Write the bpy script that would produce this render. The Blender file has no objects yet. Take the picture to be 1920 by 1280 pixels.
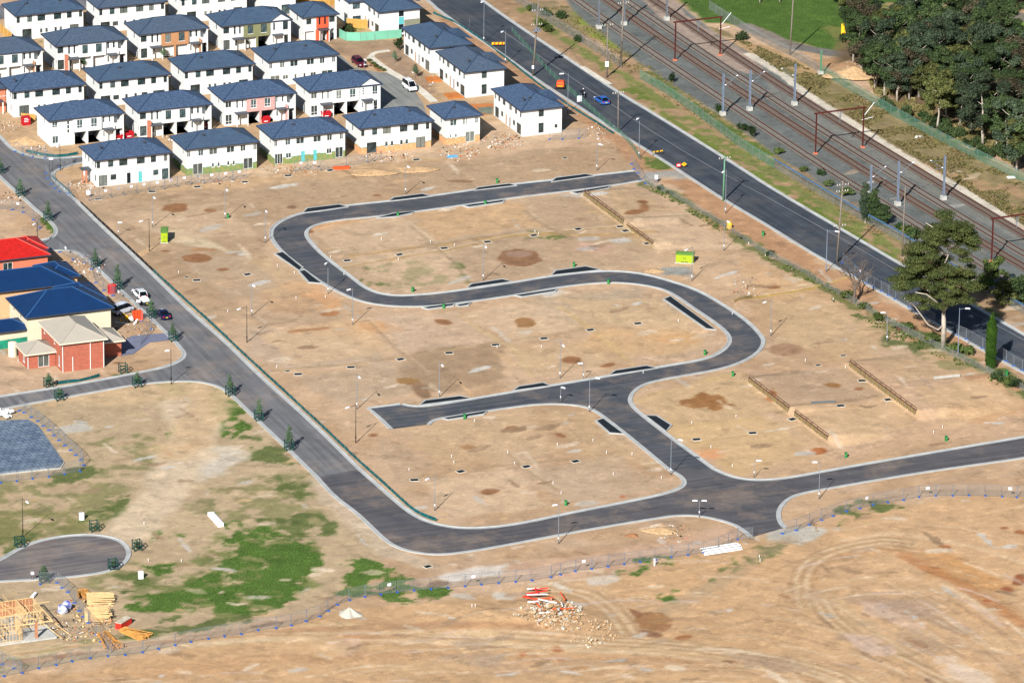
import bpy, bmesh, math, random
import numpy as np
from mathutils import Vector, Matrix
from mathutils.geometry import tessellate_polygon
random.seed(7); NR = np.random.default_rng(7)
SC = bpy.context.scene
COL = SC.collection
R = math.radians
# ------------------------------------------------------------------ camera
F_PX, PITCH, ROLL, CAMH, PHI = 10930.0, R(19.4486), R(0.616), 340.37, R(22.21)
CAMY = -960.0
cam = bpy.data.cameras.new('camera'); camo = bpy.data.objects.new('camera', cam); COL.objects.link(camo)
_c, _s = math.cos(PITCH), math.sin(PITCH)
FW = np.array([0, _c, -_s]); _r = np.array([1.0, 0, 0]); _u = np.cross(_r, FW)
RT = _r*math.cos(ROLL)+_u*math.sin(ROLL); UP = -_r*math.sin(ROLL)+_u*math.cos(ROLL)
camo.matrix_world = Matrix(((RT[0], UP[0], -FW[0], 0), (RT[1], UP[1], -FW[1], CAMY), (RT[2], UP[2], -FW[2], CAMH), (0, 0, 0, 1)))
cam.sensor_width = 36; cam.lens = 36*F_PX/1920; cam.clip_start = 5; cam.clip_end = 20000
SC.camera = camo
# ------------------------------------------------------------------ sky and sun
SUN_EL, SUN_AZ = R(33.5), R(18.5)      # shadows run away from the lens and to its right
w = bpy.data.worlds.new('World'); SC.world = w; w.use_nodes = True
nt = w.node_tree; nt.nodes.clear()
o_ = nt.nodes.new('ShaderNodeOutputWorld'); b_ = nt.nodes.new('ShaderNodeBackground'); s_ = nt.nodes.new('ShaderNodeTexSky')
s_.sky_type = 'NISHITA'; s_.sun_disc = False; s_.sun_elevation = SUN_EL; s_.sun_rotation = R(180)+SUN_AZ
s_.altitude = 100; s_.air_density = 1.0; s_.dust_density = 0.6; s_.ozone_density = 1.0
b_.inputs[1].default_value = 0.05
nt.links.new(s_.outputs[0], b_.inputs[0]); nt.links.new(b_.outputs[0], o_.inputs[0])
sun = bpy.data.lights.new('sun', 'SUN'); suno = bpy.data.objects.new('sun', sun); COL.objects.link(suno)
sun.energy = 5.0; sun.angle = R(0.53); sun.color = (1.0, 0.972, 0.935)
_d = Vector((math.sin(SUN_AZ)*math.cos(SUN_EL), math.cos(SUN_AZ)*math.cos(SUN_EL), -math.sin(SUN_EL)))
suno.rotation_euler = _d.to_track_quat('-Z', 'Y').to_euler()
SC.view_settings.view_transform = 'Standard'; SC.view_settings.look = 'None'
SC.view_settings.exposure = 0.56; SC.view_settings.gamma = 1
SC.cycles.max_bounces = 4; SC.cycles.diffuse_bounces = 1; SC.cycles.transparent_max_bounces = 24
# ------------------------------------------------------------------ helpers
def ray(px, py):
    d = FW*F_PX+RT*(px-960)-UP*(py-640); return d/np.linalg.norm(d)
def W0(px, py, h=0.0):
    d = ray(px, py); t = (h-CAMH)/d[2]; return np.array([0, CAMY, CAMH])+t*d
def hbase(px, py, ytop):           # height of an upright whose foot shows at py and head at ytop
    b = W0(px, py); lo, hi = 0.0, 40.0
    for _ in range(30):
        m = (lo+hi)/2; d = np.array([b[0], b[1]-CAMY, m-CAMH]); y = 640-F_PX*(d@UP)/(d@FW)
        if y > ytop: lo = m
        else: hi = m
    return lo
BX = np.array([math.cos(PHI), math.sin(PHI)]); AX = np.array([-math.sin(PHI), math.cos(PHI)])
def s2l(c):
    c = np.array(c, float)/255; return np.where(c <= .04045, c/12.92, ((c+.055)/1.055)**2.4)
def tag(o, label=None, cat=None, group=None, kind=None):
    if label:
        o['label'] = label
    if cat: o['category'] = cat
    if group: o['group'] = group
    if kind: o['kind'] = kind
    return o
def empty(name, loc=(0, 0, 0), rz=0, label=None, cat=None, group=None):
    o = bpy.data.objects.new(name, None); COL.objects.link(o); o.empty_display_size = .1
    o.location = loc; o.rotation_euler = (0, 0, rz); return tag(o, label, cat, group)
def link(name, me, parent=None, loc=(0, 0, 0), rz=0):
    o = bpy.data.objects.new(name, me); COL.objects.link(o); o.location = loc; o.rotation_euler = (0, 0, rz)
    if parent is not None: o.parent = parent
    return o
def copy_tree(o, parent=None):
    c = o.copy(); COL.objects.link(c)
    if parent is not None: c.parent = parent
    for ch in list(o.children): copy_tree(ch, c)
    return c
class MB:
    def __init__(s): s.v = []; s.f = []; s.m = []
    def add(s, vs, fs, m=0):
        n = len(s.v); s.v += [tuple(map(float, p)) for p in vs]; s.f += [tuple(i+n for i in f) for f in fs]; s.m += [m]*len(fs); return s
    def box(s, x0, y0, z0, x1, y1, z1, m=0):
        return s.add([(x0, y0, z0), (x1, y0, z0), (x1, y1, z0), (x0, y1, z0), (x0, y0, z1), (x1, y0, z1), (x1, y1, z1), (x0, y1, z1)],
                     [(0, 3, 2, 1), (4, 5, 6, 7), (0, 1, 5, 4), (1, 2, 6, 5), (2, 3, 7, 6), (3, 0, 4, 7)], m)
    def bar(s, a, b, t, t2=None, m=0):
        a, b = Vector(a), Vector(b); d = (b-a)
        if d.length < 1e-5: return s
        d.normalize(); u = d.cross(Vector((0, 0, 1)))
        if u.length < 1e-3: u = Vector((1, 0, 0))
        u.normalize(); w_ = d.cross(u); t2 = t2 or t
        vs = []
        for p in (a, b):
            for i, j in ((-1, -1), (1, -1), (1, 1), (-1, 1)): vs.append(p+u*i*t/2+w_*j*t2/2)
        return s.add(vs, [(0, 1, 2, 3), (7, 6, 5, 4), (0, 4, 5, 1), (1, 5, 6, 2), (2, 6, 7, 3), (3, 7, 4, 0)], m)
    def tube(s, pts, r, n=7, m=0):
        pts = [Vector(p) for p in pts]; rs = r if hasattr(r, '__len__') else [r]*len(pts); base = len(s.v); vs = []
        for i, p in enumerate(pts):
            d = (pts[min(i+1, len(pts)-1)]-pts[max(i-1, 0)]).normalized(); u = d.cross(Vector((0.3, 1, 0.1))).normalized(); w_ = d.cross(u)
            for k in range(n):
                a = 2*math.pi*k/n; vs.append(p+(u*math.cos(a)+w_*math.sin(a))*rs[i])
        fs = [(i*n+k, i*n+(k+1) % n, (i+1)*n+(k+1) % n, (i+1)*n+k) for i in range(len(pts)-1) for k in range(n)]
        fs += [tuple(range(n-1, -1, -1)), tuple((len(pts)-1)*n+k for k in range(n))]
        return s.add(vs, fs, m)
    def mesh(s, name, mats, smooth=False):
        me = bpy.data.meshes.new(name); me.from_pydata(s.v, [], s.f)
        for mt in (mats if isinstance(mats, (list, tuple)) else [mats]): me.materials.append(mt)
        if any(s.m): me.polygons.foreach_set('material_index', s.m)
        if smooth: me.polygons.foreach_set('use_smooth', [True]*len(s.f))
        me.update(); return me
    def obj(s, name, mats, parent=None, loc=(0, 0, 0), rz=0, smooth=False):
        return link(name, s.mesh(name, mats, smooth), parent, loc, rz)
ORD = ['first', 'second', 'third', 'fourth', 'fifth', 'sixth', 'seventh', 'eighth', 'ninth', 'tenth', 'eleventh', 'twelfth', 'thirteenth', 'fourteenth', 'fifteenth', 'sixteenth', 'seventeenth', 'eighteenth', 'nineteenth']
def ordi(n):                         # 1-based
    if n < 20: return ORD[n-1]
    t = {2: 'twent', 3: 'thirt', 4: 'fort', 5: 'fift', 6: 'sixt', 7: 'sevent'}[n//10]
    return t+'ieth' if n % 10 == 0 else t+'y-'+ORD[n % 10-1]
# ------------------------------------------------------------------ materials
def mat(name, col, rough=.8, var=.12, scale=1.5, col2=None, bump=0, metal=0, spec=.3, coord='Object', detail=4, alpha=None, lin=False):
    m = bpy.data.materials.new(name); m.use_nodes = True; t = m.node_tree; p = t.nodes['Principled BSDF']
    c = np.array(col, float) if lin else s2l(col)
    p.inputs['Roughness'].default_value = rough; p.inputs['Metallic'].default_value = metal; p.inputs['Specular IOR Level'].default_value = spec
    tc = t.nodes.new('ShaderNodeTexCoord'); nz = t.nodes.new('ShaderNodeTexNoise'); nz.inputs['Scale'].default_value = scale; nz.inputs['Detail'].default_value = detail
    t.links.new(tc.outputs[coord], nz.inputs['Vector'])
    mr = t.nodes.new('ShaderNodeMix'); mr.data_type = 'RGBA'
    c2 = (s2l(col2) if not lin else np.array(col2)) if col2 is not None else c*(1+var)
    c1 = c if col2 is not None else c*(1-var)
    mr.inputs[6].default_value = (*c1, 1); mr.inputs[7].default_value = (*np.clip(c2, 0, 1), 1)
    ra = t.nodes.new('ShaderNodeMapRange'); ra.inputs[1].default_value = .32; ra.inputs[2].default_value = .68
    t.links.new(nz.outputs[0], ra.inputs[0]); t.links.new(ra.outputs[0], mr.inputs[0]); t.links.new(mr.outputs[2], p.inputs['Base Color'])
    if bump:
        b = t.nodes.new('ShaderNodeBump'); b.inputs['Strength'].default_value = bump; b.inputs['Distance'].default_value = .05
        t.links.new(nz.outputs[0], b.inputs['Height']); t.links.new(b.outputs[0], p.inputs['Normal'])
    if alpha is not None: p.inputs['Alpha'].default_value = alpha
    m['mix'] = mr.name
    return m
def wall_band(name, col, band, h, edge=None):
    m = mat(name, col, .85, .03, .6); t = m.node_tree; p = t.nodes['Principled BSDF']; mr = t.nodes[m['mix']]
    tc = t.nodes.new('ShaderNodeTexCoord'); sx = t.nodes.new('ShaderNodeSeparateXYZ'); t.links.new(tc.outputs['Object'], sx.inputs[0])
    nz = t.nodes.new('ShaderNodeTexNoise'); nz.inputs['Scale'].default_value = .7; t.links.new(tc.outputs['Object'], nz.inputs[0])
    ma = t.nodes.new('ShaderNodeMath'); ma.operation = 'MULTIPLY_ADD'; ma.inputs[1].default_value = .7; t.links.new(nz.outputs[0], ma.inputs[0]); ma.inputs[2].default_value = h-.35
    def lt(off):
        a = t.nodes.new('ShaderNodeMath'); a.operation = 'ADD'; a.inputs[1].default_value = off; t.links.new(ma.outputs[0], a.inputs[0])
        b = t.nodes.new('ShaderNodeMath'); b.operation = 'LESS_THAN'; t.links.new(sx.outputs[2], b.inputs[0]); t.links.new(a.outputs[0], b.inputs[1]); return b
    n2 = t.nodes.new('ShaderNodeTexNoise'); n2.inputs['Scale'].default_value = 1.6; t.links.new(tc.outputs['Object'], n2.inputs[0])
    bc = t.nodes.new('ShaderNodeMix'); bc.data_type = 'RGBA'; bc.inputs[6].default_value = (*s2l(band[0]), 1); bc.inputs[7].default_value = (*s2l(band[1]), 1)
    rr = t.nodes.new('ShaderNodeMapRange'); rr.inputs[1].default_value = .42; rr.inputs[2].default_value = .6; t.links.new(n2.outputs[0], rr.inputs[0]); t.links.new(rr.outputs[0], bc.inputs[0])
    src = mr.outputs[2]
    if edge:
        e = t.nodes.new('ShaderNodeMix'); e.data_type = 'RGBA'; e.inputs[7].default_value = (*s2l(edge), 1); t.links.new(src, e.inputs[6]); t.links.new(lt(.14).outputs[0], e.inputs[0]); src = e.outputs[2]
    mx = t.nodes.new('ShaderNodeMix'); mx.data_type = 'RGBA'; t.links.new(src, mx.inputs[6]); t.links.new(bc.outputs[2], mx.inputs[7]); t.links.new(lt(0).outputs[0], mx.inputs[0])
    t.links.new(mx.outputs[2], p.inputs['Base Color']); return m
def ribbed(name, col, rough, scale, dirn='Z', var=.1, bump=.25, nscale=.5, col2=None):
    m = mat(name, col, rough, var, nscale, col2=col2); t = m.node_tree; p = t.nodes['Principled BSDF']
    tc = t.nodes.new('ShaderNodeTexCoord'); wv = t.nodes.new('ShaderNodeTexWave'); wv.bands_direction = dirn; wv.inputs['Scale'].default_value = scale; wv.inputs['Distortion'].default_value = .15
    t.links.new(tc.outputs['Object'], wv.inputs[0]); mr = t.nodes[m['mix']]
    mm = t.nodes.new('ShaderNodeMix'); mm.data_type = 'RGBA'; mm.blend_type = 'MULTIPLY'; mm.inputs[0].default_value = .22
    t.links.new(mr.outputs[2], mm.inputs[6]); t.links.new(wv.outputs[0], mm.inputs[7]); t.links.new(mm.outputs[2], p.inputs['Base Color'])
    b = t.nodes.new('ShaderNodeBump'); b.inputs['Strength'].default_value = bump; b.inputs['Distance'].default_value = .04
    t.links.new(wv.outputs[0], b.inputs['Height']); t.links.new(b.outputs[0], p.inputs['Normal']); return m
def brick(name, c1, c2):
    m = mat(name, c1, .9, .1); t = m.node_tree; p = t.nodes['Principled BSDF']
    tc = t.nodes.new('ShaderNodeTexCoord'); sx = t.nodes.new('ShaderNodeSeparateXYZ'); t.links.new(tc.outputs['Object'], sx.inputs[0])
    ad = t.nodes.new('ShaderNodeMath'); t.links.new(sx.outputs[0], ad.inputs[0]); t.links.new(sx.outputs[1], ad.inputs[1])
    cb = t.nodes.new('ShaderNodeCombineXYZ'); t.links.new(ad.outputs[0], cb.inputs[0]); t.links.new(sx.outputs[2], cb.inputs[1])
    bk = t.nodes.new('ShaderNodeTexBrick'); bk.inputs['Scale'].default_value = 1; bk.inputs['Brick Width'].default_value = .5; bk.inputs['Row Height'].default_value = .17; bk.inputs['Mortar Size'].default_value = .012
    bk.inputs['Color1'].default_value = (*s2l(c1), 1); bk.inputs['Color2'].default_value = (*s2l(c2), 1); bk.inputs['Mortar'].default_value = (*s2l((170, 140, 120)), 1)
    t.links.new(cb.outputs[0], bk.inputs[0]); t.links.new(bk.outputs[0], p.inputs['Base Color']); return m
M = {}
M['white'] = mat('white_render', (218, 220, 218), .85, .035, .5)
M['green_base'] = wall_band('render_over_green', (218, 220, 216), ((112, 138, 84), (142, 140, 86)), 1.25, (96, 140, 112))
M['brick_base'] = wall_band('render_over_tan_brick', (218, 220, 216), ((206, 152, 106), (216, 166, 120)), 1.2, (110, 132, 96))
M['greygreen'] = mat('grey_green_render', (128, 130, 112), .85, .05)
M['olive'] = mat('olive_render', (124, 126, 92), .85, .05)
M['darkgrey'] = mat('dark_grey_render', (96, 94, 88), .85, .05)
M['tan'] = mat('tan_cladding', (178, 130, 92), .85, .05)
M['pink'] = brick('pink_brick', (214, 168, 166), (196, 148, 142))
M['orange'] = mat('orange_render', (222, 92, 58), .85, .05)
M['pbrick'] = brick('pillar_brick', (196, 120, 90), (176, 104, 78))
M['redbrick'] = brick('red_brick', (182, 92, 70), (156, 76, 58))
M['orangebrick'] = brick('orange_brick', (214, 120, 88), (202, 108, 76))
M['cream'] = mat('cream_render', (214, 204, 176), .85, .04)
M['peach'] = mat('peach_render', (214, 170, 128), .85, .04)
M['tile'] = ribbed('slate_blue_roof_tile', (62, 80, 102), .6, 1.45, 'Z', .2, .25, .9, col2=(72, 92, 114))
M['tile2'] = ribbed('worn_slate_roof_tile', (56, 74, 102), .6, 1.45, 'Z', .2, .3, 2.6, col2=(80, 100, 126))
M['cap'] = mat('ridge_cap', (46, 66, 94), .6, .1)
M['gutter'] = mat('dark_gutter', (58, 64, 78), .5, .1)
M['bluemetal'] = ribbed('royal_blue_roof', (16, 50, 92), .55, 2.2, 'X', .08, .15)
M['bluecap'] = mat('blue_ridge', (52, 92, 140), .5, .05)
M['redtile'] = ribbed('red_roof_tile', (188, 32, 26), .6, 1.5, 'Z', .14, .3, 1.5)
M['redcap'] = mat('red_ridge', (224, 96, 84), .6, .05)
M['beigeroof'] = ribbed('beige_metal_roof', (178, 170, 156), .55, 2.2, 'X', .03, .1)
M['beigecap'] = mat('beige_ridge', (170, 160, 148), .6, .05)
M['glass'] = mat('window_glass', (16, 28, 32), .12, .6, .9, spec=.55, col2=(66, 82, 82))  # opaque pane; the paler noise tone paints in sunlit rooms behind it
M['glass2'] = mat('teal_window_glass', (20, 42, 50), .12, .6, .9, spec=.55, col2=(92, 112, 112))  # same painted-in interior light, in a tealer tone
M['fdark'] = mat('dark_window_frame', (52, 56, 58), .5)
M['fwhite'] = mat('white_window_frame', (226, 226, 222), .5, .02)
M['sill'] = mat('white_sill', (216, 216, 210), .7, .03)
M['aqua'] = mat('aqua_door_paint', (92, 180, 182), .6, .05)
M['doorw'] = mat('white_door_paint', (222, 222, 216), .6, .03)
M['gdoor'] = ribbed('garage_door_panels', (222, 222, 218), .6, 1.2, 'Z', .02, .2)
M['dgrey'] = mat('charcoal_metal', (70, 74, 82), .5)
M['galv'] = mat('galvanised_steel', (112, 118, 126), .5, .12)
M['blueg'] = mat('blue_grey_steel', (118, 130, 148), .5, .12)
M['black'] = mat('black_paint', (26, 24, 28), .5)
M['rust'] = mat('oxide_red_steel', (84, 34, 30), .7, .2)
M['railr'] = mat('rusty_rail', (70, 32, 28), .6, .3, 3)
M['sleeper'] = mat('concrete_sleeper', (122, 118, 110), .9, .2, 2)
M['conc'] = mat('concrete', (184, 182, 174), .9, .12, .8)
M['concl'] = mat('pale_concrete', (206, 198, 182), .9, .1, .6)
M['concd'] = mat('dark_concrete', (96, 106, 112), .9, .1, .6)
M['dark'] = mat('dark_void', (14, 26, 32), .6)
M['wood'] = mat('weathered_pole_wood', (122, 112, 102), .9, .2, 3)
M['greenpole'] = mat('green_pole_paint', (96, 142, 112), .6, .12)
M['timber'] = mat('pine_framing_timber', (218, 184, 132), .8, .14, 2)
M['stackwood'] = mat('honey_timber', (204, 146, 76), .8, .3, 1.5); M['ply'] = mat('ply_bracing_sheet', (176, 122, 90), .8, .12, 2)
M['paling'] = ribbed('paling_fence', (196, 152, 78), .85, 2.2, 'X', .12, .3, 2)
M['gpaling'] = ribbed('grey_paling_fence', (106, 100, 92), .9, 2.2, 'X', .15, .3, 2)
M['mintmesh'] = mat('mint_shade_cloth', (112, 178, 150), .8, .08, .4)
M['greensheet'] = mat('emerald_shade_cloth', (30, 150, 118), .8, .5, .6, col2=(40, 110, 92))
M['teal'] = mat('teal_silt_cloth', (14, 84, 88), .8, .25, .6)
M['blackcloth'] = mat('black_silt_cloth', (34, 34, 34), .8, .25, .6)
M['mesh'] = mat('wire_mesh', (140, 146, 150), .6, .1, alpha=.16)
M['meshgreen'] = mat('green_fence_mesh', (96, 148, 122), .7, .3, .15, alpha=.42, coord='Generated')
M['meshgrey'] = mat('grey_fence_mesh', (134, 140, 136), .7, .2, .15, alpha=.30)
M['footgrey'] = mat('grey_block_foot', (112, 108, 102), .9, .1); M['foot'] = mat('blue_plastic_foot', (34, 92, 178), .6, .1)
M['bluepipe'] = mat('blue_pipe_rail', (70, 100, 132), .6, .12)
M['headw'] = mat('white_lamp_head', (236, 238, 242), .4, .02)
M['guard'] = mat('green_tree_guard', (20, 66, 58), .7, .12)
M['lime'] = mat('lime_kiosk_paint', (152, 172, 30), .6, .06)
M['limed'] = mat('kiosk_lid_green', (96, 136, 62), .6, .06)
M['hyd'] = mat('green_pillar_paint', (20, 120, 62), .6, .1)
M['bin'] = mat('red_bin_paint', (176, 24, 36), .6, .1)
M['whitep'] = mat('white_plastic', (236, 236, 236), .6, .03)
M['signw'] = mat('white_sign_board', (230, 228, 240), .6, .03)
M['oran'] = mat('orange_plastic', (222, 84, 38), .6, .1)
M['redp'] = mat('red_pvc_pipe', (226, 52, 40), .5, .1)
M['yell'] = mat('yellow_board', (244, 186, 30), .6, .1)
M['tarp'] = mat('sky_blue_tarp', (84, 168, 220), .6, .1)
M['gravel'] = mat('grey_gravel', (186, 180, 166), .95, .18, 6, bump=.6)
M['soilp'] = mat('heaped_soil', (182, 150, 112), .95, .22, 1.6, bump=.9)
M['soilr'] = mat('red_brown_soil', (150, 106, 72), .95, .22, 2.5, bump=.9)
M['rubble'] = mat('broken_concrete', (190, 178, 158), .9, .25, 2)
M['mud'] = mat('water_tank_plastic', (228, 214, 190), .6, .05)
M['retain'] = mat('retaining_wall_panel', (132, 114, 76), .9, .22, 1.2)
M['rrail'] = mat('rail_brown', (92, 58, 46), .7, .15)
M['bark'] = mat('pale_gum_bark', (168, 158, 144), .9, .25, 1.2)
M['bark2'] = mat('grey_brown_bark', (96, 84, 74), .9, .25, 1.2)
M['tyre'] = mat('tyre_rubber', (24, 24, 26), .85)
M['rim'] = mat('wheel_rim', (170, 174, 178), .35, .05, metal=.6)
M['cglass'] = mat('car_glass', (12, 18, 24), .08, .2, spec=.6)
M['tail'] = mat('tail_light_red', (190, 30, 30), .3)
M['lampc'] = mat('headlamp_clear', (224, 230, 234), .2)
M['plate'] = mat('yellow_number_plate', (230, 200, 60), .5)
M['skin'] = mat('skin', (190, 140, 112), .7)
M['hivis'] = mat('hi_vis_yellow', (206, 240, 50), .7)
M['cloth'] = mat('dark_cloth', (30, 34, 48), .85)
def curtains(m):   # some panes show pale blinds behind the glass
    t = m.node_tree; p = t.nodes['Principled BSDF']; oi = t.nodes.new('ShaderNodeObjectInfo'); r = t.nodes.new('ShaderNodeMapRange'); r.inputs[1].default_value = .7; r.inputs[2].default_value = .95; r.inputs[4].default_value = .55; t.links.new(oi.outputs['Random'], r.inputs[0])
    x = t.nodes.new('ShaderNodeMix'); x.data_type = 'RGBA'; x.inputs[7].default_value = (*s2l((150, 152, 142)), 1); t.links.new(r.outputs[0], x.inputs[0]); t.links.new(t.nodes[m['mix']].outputs[2], x.inputs[6]); t.links.new(x.outputs[2], p.inputs['Base Color'])
curtains(M['glass']); curtains(M['glass2'])
M['tile3'] = ribbed('grey_slate_roof_tile', (68, 82, 100), .6, 1.45, 'Z', .2, .25, 1.8, col2=(80, 96, 114))
def leafmat(name, c1, c2, sc=.35, tr=.25):
    m = mat(name, c1, .75, col2=c2, scale=sc, detail=3, spec=.1); t = m.node_tree; p = t.nodes['Principled BSDF']; mr = t.nodes[m['mix']]
    g = t.nodes.new('ShaderNodeNewGeometry'); hs = t.nodes.new('ShaderNodeHueSaturation'); mp = t.nodes.new('ShaderNodeMapRange')
    mp.inputs[3].default_value = .62; mp.inputs[4].default_value = 1.45; t.links.new(g.outputs['Random Per Island'], mp.inputs[0]); t.links.new(mp.outputs[0], hs.inputs['Value'])
    t.links.new(mr.outputs[2], hs.inputs['Color']); t.links.new(hs.outputs[0], p.inputs['Base Color'])
    oi = t.nodes.new('ShaderNodeObjectInfo'); om = t.nodes.new('ShaderNodeMapRange'); om.inputs[3].default_value = .8; om.inputs[4].default_value = 1.5; t.links.new(oi.outputs['Random'], om.inputs[0]); xm = t.nodes.new('ShaderNodeMath'); xm.operation = 'MULTIPLY'; t.links.new(mp.outputs[0], xm.inputs[0]); t.links.new(om.outputs[0], xm.inputs[1]); t.links.new(xm.outputs[0], hs.inputs['Value']); tl = t.nodes.new('ShaderNodeBsdfTranslucent'); t.links.new(hs.outputs[0], tl.inputs[0]); mx = t.nodes.new('ShaderNodeMixShader'); mx.inputs[0].default_value = tr
    out = [n for n in t.nodes if n.type == 'OUTPUT_MATERIAL'][0]
    t.links.new(p.outputs[0], mx.inputs[1]); t.links.new(tl.outputs[0], mx.inputs[2]); t.links.new(mx.outputs[0], out.inputs[0]); return m
M['leaf_g'] = leafmat('gum_leaves_green', (50, 66, 40), (70, 84, 50))
M['leaf_b'] = leafmat('gum_leaves_blue_green', (52, 66, 50), (74, 86, 64))
M['leaf_o'] = leafmat('gum_leaves_olive', (72, 80, 44), (92, 94, 54))
M['leaf_r'] = leafmat('gum_leaves_brownish', (70, 66, 52), (84, 76, 58))
M['leaf_big'] = leafmat('big_gum_leaves', (64, 76, 44), (88, 94, 52))
M['leaf_cy'] = leafmat('cypress_foliage', (42, 70, 24), (62, 90, 30), .5)
M['leaf_s'] = leafmat('sapling_leaves', (72, 98, 72), (92, 114, 84), .8)
M['leaf_y'] = leafmat('shrub_leaves', (66, 84, 42), (86, 96, 50), .8)
M['leaf_d'] = leafmat('dark_shrub_leaves', (40, 58, 34), (52, 70, 38), .8)
# ------------------------------------------------------------------ numpy noise and outline tools
_lat = NR.random((8, 256, 256))
def vnoise(x, y, s, k=0):
    x = np.asarray(x)/s; y = np.asarray(y)/s; xi = np.floor(x).astype(int); yi = np.floor(y).astype(int); fx = x-xi; fy = y-yi
    fx = fx*fx*(3-2*fx); fy = fy*fy*(3-2*fy); L = _lat[k % 8]; a = xi & 255; b = yi & 255; a1 = (xi+1) & 255; b1 = (yi+1) & 255
    return (L[a, b]*(1-fx)+L[a1, b]*fx)*(1-fy)+(L[a, b1]*(1-fx)+L[a1, b1]*fx)*fy
def fbm(x, y, s, k=0, o=4):
    r = 0; am = .5; t = 0
    for i in range(o): r = r+am*vnoise(x+31.7*i, y-17.3*i, s/2**i, k+i); t += am; am *= .55
    return r/t
def chaikin(p, n=2, closed=False):
    p = np.array(p, float)
    for _ in range(n):
        if closed: q = np.roll(p, -1, 0); a = p*.75+q*.25; b = p*.25+q*.75; p = np.stack([a, b], 1).reshape(-1, p.shape[1])
        else:
            a = p[:-1]*.75+p[1:]*.25; b = p[:-1]*.25+p[1:]*.75; p = np.vstack([p[:1], np.stack([a, b], 1).reshape(-1, p.shape[1]), p[-1:]])
    return p
def wpts(px): return np.array([W0(x, y)[:2] for x, y in px])
def sdist(poly, X, Y):               # signed distance, negative inside
    n = len(poly); d = np.full(X.shape, 1e9); ins = np.zeros(X.shape, bool)
    for i in range(n):
        a = poly[i]; b = poly[(i+1) % n]; e = b-a; wx = X-a[0]; wy = Y-a[1]; L = e@e+1e-12
        t = np.clip((wx*e[0]+wy*e[1])/L, 0, 1); d = np.minimum(d, np.hypot(wx-t*e[0], wy-t*e[1]))
        c = ((a[1] > Y) != (b[1] > Y)) & (X < (b[0]-a[0])*(Y-a[1])/(b[1]-a[1]+1e-12)+a[0]); ins ^= c
    return np.where(ins, -d, d)
def ldist(pl, X, Y):
    d = np.full(X.shape, 1e9)
    for a, b in zip(pl[:-1], pl[1:]):
        e = b-a; wx = X-a[0]; wy = Y-a[1]; t = np.clip((wx*e[0]+wy*e[1])/(e@e+1e-12), 0, 1); d = np.minimum(d, np.hypot(wx-t*e[0], wy-t*e[1]))
    return d
# ------------------------------------------------------------------ road outlines (traced, put on the ground plane)
def ch(p, n=2): return chaikin(wpts(p), n)
leftE = ch([(-60, 205), (0, 260), (15, 277), (30, 286), (50, 293), (75, 298), (100, 299), (147, 296), (215, 289)])
leftE2 = ch([(215, 297), (147, 304), (119, 313), (100, 320), (94, 329), (101, 342), (120, 359), (137, 375), (149, 387), (190, 428), (250, 483), (310, 542), (357, 588), (420, 642), (480, 702), (580, 791), (670, 880)])
newE = ch([(670, 880), (730, 933), (762, 960), (792, 977), (830, 988), (880, 993), (960, 987), (1085, 960), (1185, 941), (1250, 927), (1280, 916), (1289, 905), (1281, 892), (1257, 879)])
linkL = ch([(1257, 879), (1220, 848), (1177, 813), (1145, 788), (1122, 771), (1100, 761), (1060, 756), (1010, 756), (960, 762), (905, 770), (842, 780), (818, 784), (806, 789), (800, 796)], 2)
endC = wpts([(737, 804), (720, 787), (695, 766), (752, 759)])
upB = ch([(752, 759), (767, 763), (792, 764), (830, 759), (960, 737), (1020, 727), (1110, 712), (1185, 699), (1260, 686), (1310, 678), (1340, 669), (1362, 656), (1373, 641), (1370, 628), (1358, 615), (1335, 598), (1300, 575), (1265, 550), (1235, 538), (1185, 530), (1135, 528), (1060, 535), (960, 553), (855, 568), (792, 574), (730, 573), (680, 565), (640, 548), (610, 532), (567, 502), (530, 470), (514, 450), (511, 438), (515, 426), (535, 412), (570, 400), (630, 389), (730, 379), (805, 370), (960, 347), (1060, 337), (1190, 322)])
dnB = ch([(1205, 337), (1135, 349), (1035, 361), (960, 370), (780, 396), (705, 405), (630, 412), (595, 419), (575, 428), (569, 440), (580, 457), (605, 482), (655, 520), (680, 540), (705, 551), (735, 556), (767, 556), (830, 551), (960, 532), (1035, 519), (1110, 511), (1160, 510), (1210, 516), (1260, 530), (1310, 547), (1360, 577), (1397, 602), (1422, 627), (1430, 642), (1417, 662), (1385, 680), (1335, 694), (1260, 706), (1210, 717), (1187, 730), (1176, 747), (1181, 762), (1205, 783), (1260, 825), (1297, 852), (1335, 880)])
newE2 = ch([(1335, 880), (1362, 893), (1397, 901), (1440, 902), (1490, 896), (1590, 877), (1920, 821), (1990, 809)])
newW = ch([(1990, 845), (1920, 857), (1740, 882), (1615, 903), (1540, 916), (1502, 923), (1477, 932), (1460, 948), (1455, 963), (1458, 979), (1468, 990)])
newW2 = ch([(1412, 1006), (1400, 995), (1380, 982), (1347, 972), (1310, 965), (1272, 964), (1235, 969), (1160, 981), (1047, 1001), (960, 1018), (880, 1032), (830, 1038), (792, 1036), (755, 1028), (730, 1015), (705, 992), (672, 960), (630, 930), (598, 894)])
oldW = ch([(598, 894), (550, 847), (495, 795), (480, 781), (445, 747), (425, 730), (400, 719), (365, 713), (312, 714), (250, 720), (175, 734), (55, 755), (0, 766), (-40, 773)])
oldW2 = ch([(-40, 752), (0, 745), (100, 730), (200, 712), (262, 700), (312, 690), (342, 677), (351, 665), (343, 652), (322, 630), (292, 602), (247, 560), (195, 512), (180, 497), (155, 477), (135, 468), (100, 468), (60, 475), (-40, 489)])
oldW3 = ch([(-40, 467), (60, 455), (95, 449), (107, 441), (109, 430), (100, 417), (75, 397), (42, 367), (5, 334), (-60, 272)])
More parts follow.
